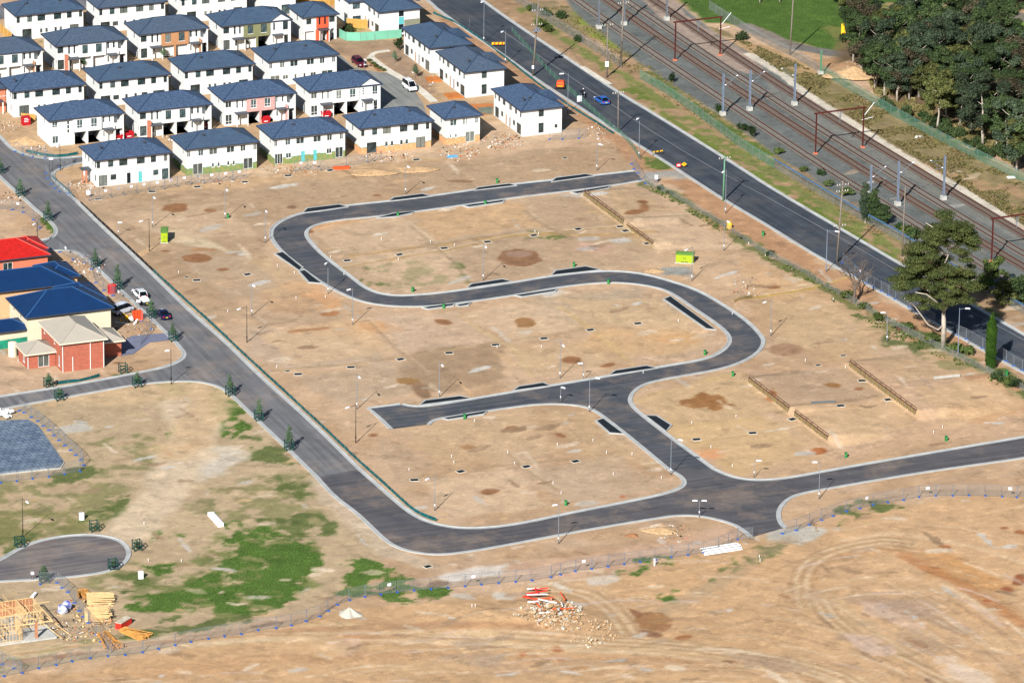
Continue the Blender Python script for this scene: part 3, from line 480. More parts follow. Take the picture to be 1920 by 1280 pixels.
# wet stains and puddled soil
ST = (150, 104, 68)
for e, c, rg in ((ell(330, 390, 22, 8), ST, 1.2), (ell(395, 395, 10, 3), ST, .8), (ell(369, 484, 28, 8), ST, .5), (ell(419, 505, 11, 3), ST, .5), (ell(974, 483, 40, 17), (146, 106, 74), 1), (ell(985, 605, 19, 8), (160, 116, 72), .8), (ell(1070, 674, 18, 7), ST, .5), (ell(1140, 685, 15, 3.5, -8), ST, .3), (ell(832, 604, 18, 5, 5), ST, .5), (ell(620, 588, 16, 5), (170, 118, 76), 1), (ell(580, 618, 40, 2.5, -6), (176, 128, 88), .6), (ell(764, 714, 22, 6, 5), (164, 122, 74), .6), (ell(790, 730, 22, 12, 35), (150, 118, 88), .8), (ell(922, 921, 18, 4.5), ST, .8), (ell(961, 803, 12, 4), ST, .8), (ell(1050, 816, 13, 3.5, 20), ST, .8), (ell(1168, 931, 8, 3), (176, 110, 72), .5), (ell(875, 838, 15, 4), (180, 136, 92), .8), (ell(700, 815, 9, 3, -8), ST, .3), (ell(1475, 655, 32, 12), (168, 130, 98), .6), (ell(1449, 539, 14, 3), ST, .3), (ell(1532, 846, 16, 7), (176, 106, 60), .6), (ell(1562, 722, 16, 5), (160, 112, 64), .8), (ell(1610, 728, 8, 2.5), ST, .4), (ell(1448, 745, 10, 8, 30), (170, 114, 72), .6), (ell(1205, 383, 11, 4), ST, .3), (ell(1208, 395, 8, 9), (164, 116, 76), .6), (ell(1188, 406, 20, 4, -12), ST, .5), (ell(838, 364, 18, 3, -6), (130, 84, 56), .6), (ell(860, 340, 25, 3), (150, 116, 84), .8), (ell(705, 366, 8, 2), ST, .3), (ell(548, 388, 8, 3), (140, 108, 80), .5), (ell(583, 434, 5, 3), ST, .4), (ell(1225, 1163, 38, 18, 12), (160, 116, 76), .8), (ell(1190, 1145, 18, 6, 30), (150, 104, 72), .8), (ell(1215, 1186, 28, 6, 12), (144, 104, 76), .8), (ell(1280, 1195, 18, 5, -5), (160, 106, 66), .6), (ell(1045, 1217, 9, 5), (176, 114, 72), .6), (ell(978, 1225, 9, 4), (184, 118, 74), .8), (ell(1050, 1236, 8, 3), ST, .5), (ell(1088, 1252, 19, 5, -5), (196, 140, 84), .3), (ell(1772, 1023, 10, 4), (166, 106, 66), .5), (ell(1484, 1093, 7, 3), ST, .4), (ell(1472, 1115, 11, 4, 15), ST, .4), (ell(1720, 1203, 25, 6, 22), (164, 116, 76), .8), (ell(1912, 1085, 14, 9), (150, 90, 56), .8), (ell(1890, 1102, 12, 5, 15), (156, 96, 62), .6), (ell(1852, 1124, 9, 3), (168, 100, 62), .5), (ell(1920, 1000, 20, 4, 10), (170, 106, 66), .5), (ell(1885, 990, 9, 3), (160, 104, 66), .5), (ell(1743, 1273, 9, 5), (110, 84, 76), .5), (ell(1363, 1243, 10, 4), (150, 104, 66), .6), (ell(500, 1170, 30, 4, -8), (150, 116, 84), .8), (ell(820, 1095, 20, 6, -5), (146, 110, 76), .8), (ell(110, 1232, 12, 3), ST, .5), (ell(1320, 752, 42, 12, -4), (156, 108, 64), 1.6), (ell(1350, 755, 30, 3, 8), (156, 108, 64), .6), (ell(1318, 742, 12, 8), (156, 108, 64), .8), (ell(1340, 764, 12, 5), (156, 108, 64), .8), (ell(310, 470, 8, 2), ST, .3), (ell(380, 468, 24, 4), (178, 136, 96), 1), (ell(220, 680, 8, 2), ST, .3)):
    paint(e, c, .9, rg, .92, 2.2)
paint(ell(972, 476, 26, 6), (168, 136, 112), 1, .5, .8, 2)
paint(ell(1232, 1158, 30, 10, 8), (172, 128, 84), .8, .3, .8, 2)

_rg = random.Random(77)
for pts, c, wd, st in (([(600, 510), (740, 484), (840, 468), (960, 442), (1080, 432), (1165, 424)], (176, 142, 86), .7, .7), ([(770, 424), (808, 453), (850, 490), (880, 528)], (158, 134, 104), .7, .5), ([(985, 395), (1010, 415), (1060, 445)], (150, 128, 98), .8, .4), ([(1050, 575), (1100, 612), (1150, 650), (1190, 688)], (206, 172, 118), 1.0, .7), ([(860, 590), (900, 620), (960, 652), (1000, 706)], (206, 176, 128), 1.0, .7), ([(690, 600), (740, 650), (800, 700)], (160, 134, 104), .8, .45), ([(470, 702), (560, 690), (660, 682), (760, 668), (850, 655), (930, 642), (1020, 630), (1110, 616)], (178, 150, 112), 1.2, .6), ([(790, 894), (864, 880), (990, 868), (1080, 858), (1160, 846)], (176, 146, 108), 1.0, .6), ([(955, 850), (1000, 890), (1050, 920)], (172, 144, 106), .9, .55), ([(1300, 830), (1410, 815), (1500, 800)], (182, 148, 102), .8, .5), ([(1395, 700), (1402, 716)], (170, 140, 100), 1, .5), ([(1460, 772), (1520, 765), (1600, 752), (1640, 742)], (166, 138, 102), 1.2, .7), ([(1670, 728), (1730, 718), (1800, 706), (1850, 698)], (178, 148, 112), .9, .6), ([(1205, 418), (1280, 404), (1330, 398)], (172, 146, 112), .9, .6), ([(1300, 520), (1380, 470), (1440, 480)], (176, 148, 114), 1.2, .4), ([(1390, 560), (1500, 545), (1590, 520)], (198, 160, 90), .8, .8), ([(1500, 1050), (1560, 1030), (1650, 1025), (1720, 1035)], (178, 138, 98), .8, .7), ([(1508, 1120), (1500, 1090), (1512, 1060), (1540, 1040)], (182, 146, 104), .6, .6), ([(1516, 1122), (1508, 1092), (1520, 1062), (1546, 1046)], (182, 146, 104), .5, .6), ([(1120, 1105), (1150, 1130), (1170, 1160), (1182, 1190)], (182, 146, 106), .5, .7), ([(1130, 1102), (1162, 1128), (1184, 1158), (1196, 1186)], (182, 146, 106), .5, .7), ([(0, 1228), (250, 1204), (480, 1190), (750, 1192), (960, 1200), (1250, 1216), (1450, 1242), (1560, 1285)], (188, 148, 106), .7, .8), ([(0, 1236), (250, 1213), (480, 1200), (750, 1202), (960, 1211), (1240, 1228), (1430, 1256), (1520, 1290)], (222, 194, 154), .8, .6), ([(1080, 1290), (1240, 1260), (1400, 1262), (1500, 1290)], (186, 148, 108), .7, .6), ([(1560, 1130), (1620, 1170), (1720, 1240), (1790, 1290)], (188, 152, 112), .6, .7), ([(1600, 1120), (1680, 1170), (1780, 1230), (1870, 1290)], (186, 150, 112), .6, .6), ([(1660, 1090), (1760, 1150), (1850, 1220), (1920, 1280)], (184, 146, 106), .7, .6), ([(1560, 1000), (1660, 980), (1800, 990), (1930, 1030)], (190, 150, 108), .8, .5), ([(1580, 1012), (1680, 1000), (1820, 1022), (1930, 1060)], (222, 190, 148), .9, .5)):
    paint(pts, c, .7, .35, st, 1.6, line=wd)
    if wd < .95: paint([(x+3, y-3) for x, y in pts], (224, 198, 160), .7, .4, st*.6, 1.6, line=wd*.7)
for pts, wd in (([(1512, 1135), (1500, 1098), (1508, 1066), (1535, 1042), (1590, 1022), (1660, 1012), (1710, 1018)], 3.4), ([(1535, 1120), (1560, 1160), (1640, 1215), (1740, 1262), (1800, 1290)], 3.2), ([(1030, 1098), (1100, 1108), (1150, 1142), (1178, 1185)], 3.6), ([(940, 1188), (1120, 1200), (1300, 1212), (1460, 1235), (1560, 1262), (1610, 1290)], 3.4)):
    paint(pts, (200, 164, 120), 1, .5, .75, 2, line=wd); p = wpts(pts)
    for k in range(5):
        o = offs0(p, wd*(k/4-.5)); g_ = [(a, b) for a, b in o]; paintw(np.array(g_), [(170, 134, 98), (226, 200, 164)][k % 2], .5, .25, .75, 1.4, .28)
for _ in range(330):   # grader and tyre streaks that follow the sweep of the haul road
    x = _rg.uniform(-20, 1930); y = _rg.uniform(1040, 1290)
    if x < 1000 and y < 1290-x*.16: continue
    th = -4+max(0, (x-1250)/650)*42 if y > 1120 or x < 1500 else -20+(x-1500)*.12; L = _rg.uniform(30, 150); pts = []
    for k in range(5): q = (k/4-.5)*L; a = R(th+q*.06); pts.append((x+q*math.cos(a), y+q*math.sin(a)))
    paint(pts, _rg.choice([(226, 200, 164), (222, 190, 150), (184, 148, 108), (178, 142, 106), (206, 160, 112), (214, 184, 160)]), .6, .5, _rg.uniform(.4, .8), 2, line=_rg.uniform(.25, .9))
for _ in range(26):
    x = _rg.uniform(300, 1900); y = _rg.uniform(1090, 1280)
    if y > 1260-x*.1: paint(ell(x, y, _rg.uniform(30, 90), _rg.uniform(6, 16), (x-1200)/25 if x > 1200 else -4), _rg.choice([(220, 188, 164), (190, 156, 120), (214, 176, 128), (176, 150, 122), (226, 202, 172)]), 1.5, 3, _rg.uniform(.35, .6), 3)
for _ in range(620):
    u = _rg.random(); x = _rg.uniform(-10, 1930); y = _rg.uniform(300, 1280)
    if u < .5 and y < 1000: a = -8+_rg.gauss(0, 5)
    elif y > 1030: a = _rg.gauss(0, 14)+(25 if x > 1450 else 0)
    else: a = _rg.choice([-10, 40])+_rg.gauss(0, 8)
    L = _rg.uniform(4, 26); c = _rg.choice([(214, 206, 190), (196, 188, 172), (222, 198, 164), (226, 202, 170), (156, 126, 94), (164, 134, 102), (210, 170, 124), (190, 160, 128)]); paint(ell(x, y, L, max(1.2, L*_rg.uniform(.08, .22)), a, 10), c, .6, .7, _rg.uniform(.45, .9), 1.4)
alb = s2l(np.clip(C0, 0, 255))*np.array([.905, .937, 1.02])*.88
def build_ground():
    nx, ny = GX.shape; co = np.stack([GX, GY, HZ], -1).reshape(-1, 3).astype(np.float32)
    far = (np.abs(GX) > 3000) | (np.abs(GY) > 3000)
    me = bpy.data.meshes.new('ground'); me.vertices.add(nx*ny); me.vertices.foreach_set('co', co.ravel())
    i, j = np.meshgrid(np.arange(nx-1), np.arange(ny-1), indexing='ij'); a = (i*ny+j).ravel()
    q = np.stack([a, a+ny, a+ny+1, a+1], 1).astype(np.int32); n = len(q)
    me.loops.add(n*4); me.polygons.add(n); me.loops.foreach_set('vertex_index', q.ravel())
    me.polygons.foreach_set('loop_start', (np.arange(n)*4).astype(np.int32)); me.polygons.foreach_set('use_smooth', np.ones(n, bool))
    me.update(calc_edges=True)
    at = me.color_attributes.new('soil', 'FLOAT_COLOR', 'POINT'); cc = np.ones((nx*ny, 4), np.float32); cc[:, :3] = alb.reshape(-1, 3)
    g = alb.reshape(-1, 3); cc[:, 3] = np.clip((g[:, 1]-g[:, 0]*.86)*14, 0, 1); at.data.foreach_set('color', cc.ravel())
    m = bpy.data.materials.new('bare_soil_and_grass'); m.use_nodes = True; t = m.node_tree; p = t.nodes['Principled BSDF']; p.inputs['Roughness'].default_value = .95; p.inputs['Specular IOR Level'].default_value = .1
    va = t.nodes.new('ShaderNodeVertexColor'); va.layer_name = 'soil'; tc = t.nodes.new('ShaderNodeTexCoord')
    def noise(sc, de, vec=None, ro=.6):
        z = t.nodes.new('ShaderNodeTexNoise'); z.inputs['Scale'].default_value = sc; z.inputs['Detail'].default_value = de; z.inputs['Roughness'].default_value = ro; t.links.new(vec or tc.outputs['Object'], z.inputs[0]); return z
    mp = t.nodes.new('ShaderNodeMapping'); mp.vector_type = 'TEXTURE'; mp.inputs['Rotation'].default_value = (0, 0, PHI+R(4)); mp.inputs['Scale'].default_value = (1.3, 1.0, 1); t.links.new(tc.outputs['Object'], mp.inputs[0])
    za = noise(1.3, 9, None, .75); zb = noise(1.0, 9, mp.outputs[0], .75); zc = noise(4.5, 3)
    def rng(z, lo, hi, a, b):
        r = t.nodes.new('ShaderNodeMapRange'); r.inputs[1].default_value = lo; r.inputs[2].default_value = hi; r.inputs[3].default_value = a; r.inputs[4].default_value = b; t.links.new(z.outputs[0], r.inputs[0]); return r
    def mul(a, b):
        x = t.nodes.new('ShaderNodeMath'); x.operation = 'MULTIPLY'; t.links.new(a.outputs[0], x.inputs[0]); t.links.new(b.outputs[0], x.inputs[1]); return x
    v = mul(mul(rng(za, .3, .7, .92, 1.08), rng(zb, .3, .7, .91, 1.09)), rng(zc, .3, .7, .95, 1.05))
    gr = rng(zc, .42, .6, .55, 1.35); gm = t.nodes.new('ShaderNodeMix'); gm.data_type = 'FLOAT'; t.links.new(va.outputs['Alpha'], gm.inputs[0]); gm.inputs[2].default_value = 1; t.links.new(gr.outputs[0], gm.inputs[3])
    vv = t.nodes.new('ShaderNodeMath'); vv.operation = 'MULTIPLY'; t.links.new(v.outputs[0], vv.inputs[0]); t.links.new(gm.outputs[0], vv.inputs[1])
    sc = t.nodes.new('ShaderNodeVectorMath'); sc.operation = 'SCALE'; t.links.new(va.outputs['Color'], sc.inputs[0]); t.links.new(vv.outputs[0], sc.inputs['Scale'])
    ya = noise(.42, 9, mp.outputs[0], .72); yb = noise(.23, 9, None, .7); yc = noise(2.2, 4, mp.outputs[0], .7); m1 = mul(rng(ya, .56, .59, 1, 1.16), rng(yb, .57, .59, 1, .84)); m2 = mul(m1, rng(yc, .64, .67, 1, .72)); yd = noise(1.1, 8, None, .75); vk = t.nodes.new('ShaderNodeTexVoronoi'); vk.inputs['Scale'].default_value = 1.5; t.links.new(tc.outputs['Object'], vk.inputs[0]); ks = rng(vk, .2, .14, 0, 1); kn = rng(noise(.3, 3), .5, .62, 0, .38); kk = mul(ks, kn); k1 = t.nodes.new('ShaderNodeMath'); k1.operation = 'SUBTRACT'; k1.inputs[0].default_value = 1; t.links.new(kk.outputs[0], k1.inputs[1]); m3 = mul(mul(m2, rng(yd, .36, .33, 1, 1.18)), k1)  # dark Voronoi spots paint the shadows of small clods into the soil colour
    q = t.nodes.new('ShaderNodeVectorMath'); q.operation = 'SCALE'; t.links.new(sc.outputs[0], q.inputs[0]); t.links.new(m3.outputs[0], q.inputs['Scale']); sc = q
    vo = t.nodes.new('ShaderNodeTexVoronoi'); vo.inputs['Scale'].default_value = .9; t.links.new(tc.outputs['Object'], vo.inputs[0])
    cl = t.nodes.new('ShaderNodeMath'); cl.operation = 'LESS_THAN'; cl.inputs[1].default_value = .14; t.links.new(vo.outputs['Distance'], cl.inputs[0])
    sp = rng(noise(.12, 2), .55, .68, 0, .7); k = mul(cl, sp); mk = t.nodes.new('ShaderNodeMix'); mk.data_type = 'RGBA'
    t.links.new(k.outputs[0], mk.inputs[0]); t.links.new(sc.outputs[0], mk.inputs[6]); hs = t.nodes.new('ShaderNodeVectorMath'); hs.operation = 'SCALE'; hs.inputs['Scale'].default_value = 1.0; mr = t.nodes.new('ShaderNodeMapRange'); mr.inputs[3].default_value = .55; mr.inputs[4].default_value = 1.55
    sp2 = t.nodes.new('ShaderNodeSeparateColor'); t.links.new(vo.outputs['Color'], sp2.inputs[0]); t.links.new(sp2.outputs[0], mr.inputs[0]); t.links.new(sc.outputs[0], hs.inputs[0]); t.links.new(mr.outputs[0], hs.inputs['Scale']); t.links.new(hs.outputs[0], mk.inputs[7])
    t.links.new(mk.outputs[2], p.inputs['Base Color'])
    bu = t.nodes.new('ShaderNodeBump'); bu.inputs['Strength'].default_value = .4; bu.inputs['Distance'].default_value = .25; ad = t.nodes.new('ShaderNodeMath'); t.links.new(za.outputs[0], ad.inputs[0]); t.links.new(zb.outputs[0], ad.inputs[1]); t.links.new(ad.outputs[0], bu.inputs['Height']); t.links.new(bu.outputs[0], p.inputs['Normal'])
    me.materials.append(m); o = bpy.data.objects.new('ground', me); COL.objects.link(o); tag(o, kind='structure')
build_ground()
# ------------------------------------------------------------------ roads, kerbs, bays
def asphalt(name, col, dirv=(1, 2), col2=None, dust=.35):
    m = mat(name, col, .85, .1, .25, col2=col2, spec=.25); t = m.node_tree; p = t.nodes['Principled BSDF']; mr = t.nodes[m['mix']]
    tc = t.nodes.new('ShaderNodeTexCoord'); mp = t.nodes.new('ShaderNodeMapping'); mp.vector_type = 'TEXTURE'; mp.inputs['Rotation'].default_value = (0, 0, math.atan2(dirv[1], dirv[0])); mp.inputs['Scale'].default_value = (18, .8, 1)
    nz = t.nodes.new('ShaderNodeTexNoise'); nz.inputs['Scale'].default_value = .9; nz.inputs['Detail'].default_value = 4; t.links.new(tc.outputs['Object'], mp.inputs[0]); t.links.new(mp.outputs[0], nz.inputs[0])
    n2 = t.nodes.new('ShaderNodeTexNoise'); n2.inputs['Scale'].default_value = 5; n2.inputs['Detail'].default_value = 3; t.links.new(tc.outputs['Object'], n2.inputs[0])
    r = t.nodes.new('ShaderNodeMapRange'); r.inputs[1].default_value = .33; r.inputs[2].default_value = .67; r.inputs[3].default_value = .8; r.inputs[4].default_value = 1.25; t.links.new(nz.outputs[0], r.inputs[0])
    r2 = t.nodes.new('ShaderNodeMapRange'); r2.inputs[1].default_value = .3; r2.inputs[2].default_value = .7; r2.inputs[3].default_value = .88; r2.inputs[4].default_value = 1.12; t.links.new(n2.outputs[0], r2.inputs[0])
    mu = t.nodes.new('ShaderNodeMath'); mu.operation = 'MULTIPLY'; t.links.new(r.outputs[0], mu.inputs[0]); t.links.new(r2.outputs[0], mu.inputs[1])
    sc = t.nodes.new('ShaderNodeVectorMath'); sc.operation = 'SCALE'; t.links.new(mr.outputs[2], sc.inputs[0]); t.links.new(mu.outputs[0], sc.inputs['Scale'])
    n3 = t.nodes.new('ShaderNodeTexNoise'); n3.inputs['Scale'].default_value = .09; n3.inputs['Detail'].default_value = 8; n3.inputs['Roughness'].default_value = .7; t.links.new(tc.outputs['Object'], n3.inputs[0]); r3 = t.nodes.new('ShaderNodeMapRange'); r3.inputs[1].default_value = .5; r3.inputs[2].default_value = .72; r3.inputs[4].default_value = dust; t.links.new(n3.outputs[0], r3.inputs[0])
    dm = t.nodes.new('ShaderNodeMix'); dm.data_type = 'RGBA'; dm.inputs[7].default_value = (*s2l((186, 158, 130)), 1); t.links.new(r3.outputs[0], dm.inputs[0]); t.links.new(sc.outputs[0], dm.inputs[6]); t.links.new(dm.outputs[2], p.inputs['Base Color']); return m
M['asph_old'] = asphalt('worn_asphalt', (104, 104, 106), (AX[0], AX[1])); M['asph_new'] = asphalt('fresh_asphalt', (74, 74, 79), (BX[0], BX[1]), (90, 87, 88))
M['asph_est'] = asphalt('dark_new_asphalt', (64, 69, 77), (BX[0], BX[1]), (84, 84, 87)); M['asph_main'] = asphalt('main_road_asphalt', (52, 60, 70), (mainF[3]-mainF[-3]), (68, 73, 79), .12)
M['asph_bay'] = mat('black_bay_asphalt', (24, 31, 38), .8, .25, 1.0); M['lane'] = asphalt('lane_concrete', (126, 128, 124), (AX[0], AX[1])); M['cul'] = asphalt('court_asphalt', (94, 90, 93), (BX[0], BX[1]), (112, 107, 104))
def sheet(name, pts, z, m, label=None):
    pts = [tuple(p) for p in pts]; q = [pts[0]]
    for p in pts[1:]:
        if math.dist(p, q[-1]) > .02: q.append(p)
    if math.dist(q[0], q[-1]) < .02: q.pop()
    tr = tessellate_polygon([[Vector((p[0], p[1], 0)) for p in q]]); bm = MB(); fs = []
    for a, b, c in tr:
        A, B, C_ = q[a], q[b], q[c]; s = (B[0]-A[0])*(C_[1]-A[1])-(B[1]-A[1])*(C_[0]-A[0]); fs.append((a, b, c) if s > 0 else (a, c, b))
    bm.add([(p[0], p[1], z) for p in q], fs); o = bm.obj(name, m); tag(o, label, kind='structure'); return o
ZR = .03
sheet('road', R_old, ZR, M['asph_old'], 'older grey road running down the left side')
sheet('road', R_new, ZR, M['asph_new'], 'fresh road sweeping along the bottom to the right')
sheet('road', R_est, ZR+.005, M['asph_est'], 'new dark serpentine estate road')
sheet('road', R_main, ZR, M['asph_main'], 'wide dark main road beside the railway')
sheet('road', culO, ZR, M['cul'], 'round turning court at lower left'); sheet('road', R_lane, ZR, M['lane'], 'grey lane between the white houses')
sheet('road', R_back, ZR, M['asph_old'], 'street behind the back row of houses')
def offs(pl, d):
    pl = np.asarray(pl); t = np.gradient(pl, axis=0); t /= (np.hypot(t[:, 0], t[:, 1])[:, None]+1e-9); return pl+np.stack([-t[:, 1], t[:, 0]], 1)*d
def ribbon(name, pl, prof, m, kind='structure'):    # prof: list of (offset, z)
    rows = [offs(pl, d) for d, z in prof]; bm = MB(); n = len(pl); vs = [(r[i][0], r[i][1], prof[k][1]) for k, r in enumerate(rows) for i in range(n)]
    fs = [(k*n+i, k*n+i+1, (k+1)*n+i+1, (k+1)*n+i) for k in range(len(prof)-1) for i in range(n-1)]; bm.add(vs, fs); o = bm.obj(name, m); tag(o, kind=kind); return o
M['kerb'] = mat('kerb_concrete', (168, 170, 168), .9, .12, .5)
def kerb(pl, side, wd=.5):
    s = side; ribbon('kerb', pl, [(-.06*s, ZR+.012), (wd*s, ZR+.014), (wd*s+.03*s, .15), ((wd+.24)*s, .15), ((wd+.27)*s, -.1)], M['kerb'])
for e, sd in ((leftE, 1), (leftE2, 1), (newE, 1), (linkL, 1), (upB, 1), (dnB, 1), (newE2, 1), (newW, 1), (newW2, 1), (oldW, 1), (oldW2, 1), (oldW3, 1), (mainN, 1), (mainF, 1), (culO, 1)):
    # every chain runs with its road on the left hand side or right; test and turn
    i = len(e)//2; t = e[i+1]-e[i-1]; t /= np.hypot(*t); nrm = np.array([-t[1], t[0]]); q = e[i]+nrm*1.0
    inside = any(sdist(rp, np.array([q[0]]), np.array([q[1]]))[0] < 0 for rp in (R_old, R_new, R_est, R_main, culO)); kerb(e, -1 if inside else 1)
kerb(endC, 1 if sdist(R_est, *(np.array([v]) for v in (endC[1]+np.array([-1., 0]))))[0] > 0 else -1)
BAYS = [[(569, 400), (577, 392), (636, 385), (650, 389), (600, 396)], [(731, 378), (739, 372), (792, 365), (806, 369)], [(890, 358), (898, 353), (955, 346), (966, 349)], [(1035, 342), (1043, 335), (1098, 328), (1113, 331)],
        [(707, 410), (737, 402), (779, 397), (770, 401), (740, 407)], [(870, 387), (947, 376), (941, 380), (880, 389)], [(1072, 362), (1145, 350), (1139, 354), (1082, 364)], [(517, 477), (530, 474), (566, 503), (561, 508)], [(562, 510), (571, 508), (602, 532), (580, 530)],
        [(877, 541), (885, 534), (942, 525), (958, 529)], [(793, 578), (853, 570), (848, 574), (803, 580)], [(857, 573), (884, 568), (876, 573), (862, 575)], [(1035, 517), (1043, 509), (1098, 501), (1125, 507)], [(967, 555), (1045, 543), (1039, 547), (978, 557)],
        [(1246, 562), (1257, 557), (1341, 619), (1325, 617)], [(788, 760), (799, 752), (862, 744), (882, 748)], [(832, 785), (915, 771), (905, 777), (840, 787)], [(963, 733), (974, 726), (1018, 719), (1030, 724)], [(1143, 704), (1155, 696), (1212, 687), (1230, 691)],
        [(1119, 790), (1131, 786), (1168, 814), (1144, 812)], [(1211, 780), (1230, 781), (1257, 798), (1249, 809)]]
for b in BAYS:
    w_ = wpts(b); c = w_.mean(0); ar = sum(w_[i][0]*w_[(i+1) % len(w_)][1]-w_[(i+1) % len(w_)][0]*w_[i][1] for i in range(len(w_)))
    w_ = w_ if ar > 0 else w_[::-1]
    n = len(w_); out = []
    for i in range(n):
        a, p, q = w_[i-1], w_[i], w_[(i+1) % n]; d1 = (p-a)/np.hypot(*(p-a)); d2 = (q-p)/np.hypot(*(q-p)); nn = np.array([d1[1], -d1[0]])+np.array([d2[1], -d2[0]]); nn /= max(.6, (nn@nn)/2)**.5*2**.5; out.append(p+nn*.38)
    sheet('parking_bay', w_, .175, M['asph_bay']); bm = MB(); o = np.array(out); vs = [(*p, .2) for p in w_]+[(*p, .2) for p in o]+[(*p, -.05) for p in o]+[(*p, .12) for p in w_]
    fs = [(i, n+i, n+(i+1) % n, (i+1) % n) for i in range(n)]+[(n+i, 2*n+i, 2*n+(i+1) % n, n+(i+1) % n) for i in range(n)]+[(3*n+i, i, (i+1) % n, 3*n+(i+1) % n) for i in range(n)]
    tag(bm.add(vs, fs).obj('kerb', M['kerb']), kind='structure')
def path(name, px, wd, m, z=.07):
    ribbon(name, chaikin(wpts(px), 1), [(-wd/2, -.1), (-wd/2, z), (wd/2, z), (wd/2, -.1)], m)
path('footpath', [(694, 108), (724, 131), (762, 151), (790, 170), (815, 192)], 1.7, M['concl']); path('footpath', [(694, 108), (702, 99), (730, 95)], 1.2, M['concl'])
path('footpath', [(760, 76), (800, 118), (835, 150)], 1.2, M['conc'])
path('footpath', [(1092, 126), (1110, 138), (1145, 160)], 1.0, M['concl'], .17)
sheet('driveway', wpts([(210, 656), (246, 630), (318, 624), (318, 638), (282, 642), (262, 655), (250, 664), (226, 668)]), .06, mat('blue_grey_paving', (112, 116, 136), .85, .1, 1))
ribbon('road_seam', chaikin(wpts([(944, 60), (1000, 98), (1100, 165), (1200, 232), (1300, 296), (1440, 371), (1515, 413), (1602, 461), (1702, 520), (1850, 600), (1940, 648)]), 1), [(-.09, ZR+.006), (.09, ZR+.006)], mat('pale_asphalt_joint', (120, 122, 124), .8))
# ------------------------------------------------------------------ houses
_cache = {}
def win_mesh(wd, h, kind, fm, gm):
    k = (round(wd, 2), round(h, 2), kind, fm, gm)
    if k in _cache: return _cache[k]
    f = MB(); t = .07 if kind != 'plain' else .06; y0, y1 = .03, .1
    f.box(0, y0, 0, t, y1, h); f.box(wd-t, y0, 0, wd, y1, h); f.box(t, y0, 0, wd-t, y1, t); f.box(t, y0, h-t, wd-t, y1, h)
    if kind in ('win', 'slide', 'hung'):
        f.box(wd/2-t/2, y0+.002, t, wd/2+t/2, y1-.002, h-t)
    if kind == 'hung': f.box(t, y0+.004, h*.3-t/2, wd-t, y1-.004, h*.3+t/2)
    if kind == 'tri':
        for q in (1/3, 2/3): f.box(t, y0+.002, h*q-.07, wd-t, y1-.002, h*q+.07)
    if kind == 'slide3':
        for q in (1/3, 2/3): f.box(wd*q-t/2, y0+.002, t, wd*q+t/2, y1-.002, h-t)
    g = MB(); g.box(.02, .06, .02, wd-.02, .075, h-.02)
    s = MB(); s.box(-.06, -.07, -.1, wd+.06, .03, -.004)
    r = (f.mesh('frame', M[fm]), g.mesh('pane', M[gm]), s.mesh('sill', M['sill'])); _cache[k] = r; return r
def put(name, me, par, o, rz):
    return link(name, me, par, o, rz)
def facade(mb, O, ang, Wd, H, ops, m=0, z0=0.0):
    """wall sheet with real openings; O is the left foot seen from outside"""
    u = np.array([math.cos(ang), math.sin(ang)]); nn = np.array([-u[1], u[0]])     # nn points into the house
    P = lambda a, d, z: (O[0]+u[0]*a+nn[0]*d, O[1]+u[1]*a+nn[1]*d, z)
    us = sorted({0, Wd, *[o[0] for o in ops], *[o[1] for o in ops]}); zs = sorted({z0, H, *[o[2] for o in ops], *[o[3] for o in ops]})
    for a, b in zip(us[:-1], us[1:]):
        for c, d in zip(zs[:-1], zs[1:]):
            um, zm = (a+b)/2, (c+d)/2
            if any(o[0] < um < o[1] and o[2] < zm < o[3] for o in ops): continue
            mb.add([P(a, 0, c), P(b, 0, c), P(b, 0, d), P(a, 0, d)], [(0, 1, 2, 3)], m)
    for o in ops:
        a, b, c, d, k = o[:5]; dp = {'open': o[5] if len(o) > 5 else 4.5, 'garage': .55}.get(k, .12)
        mb.add([P(a, 0, c), P(a, dp, c), P(a, dp, d), P(a, 0, d)], [(0, 3, 2, 1)], m); mb.add([P(b, 0, c), P(b, dp, c), P(b, dp, d), P(b, 0, d)], [(0, 1, 2, 3)], m)
        mb.add([P(a, 0, d), P(b, 0, d), P(b, dp, d), P(a, dp, d)], [(0, 1, 2, 3)], m)
        if c > z0: mb.add([P(a, 0, c), P(b, 0, c), P(b, dp, c), P(a, dp, c)], [(0, 3, 2, 1)], m)
        if k == 'open': mb.add([P(a, dp, c), P(b, dp, c), P(b, dp, d), P(a, dp, d)], [(0, 1, 2, 3)], m)
def fill_openings(par, O, ang, ops, fm, gm):
    u = np.array([math.cos(ang), math.sin(ang)]); nn = np.array([-u[1], u[0]])
    for i, o in enumerate(ops):
        a, b, c, d, k = o[:5]
        if k == 'open': continue
        g = o[5] if len(o) > 5 else (gm if (i*7+int(a*3)) % 3 else 'glass')
        base = (O[0]+u[0]*a, O[1]+u[1]*a, c)
        if k in ('door', 'garage'):
            dm = MB(); wd, h = b-a, d-c; y = .5 if k == 'garage' else .06
            dm.box(0.003, y, 0.003, wd-.003, y+.05, h-.003)
            dob = put('garage_door' if k == 'garage' else 'door', dm.mesh('door', M[g if len(o) > 5 else ('gdoor' if k == 'garage' else 'doorw')]), par, base, ang)
            if k == 'door': MB().box(wd-.16, y-.05, h*.47, wd-.08, y, h*.52).obj('handle', M['fdark'], dob)
        else:
            fr, pn, sl = win_mesh(b-a, d-c, k, fm, g); w1 = put('window', fr, par, base, ang); link('pane', pn, w1)
            if c > .5: link('sill', sl, w1)
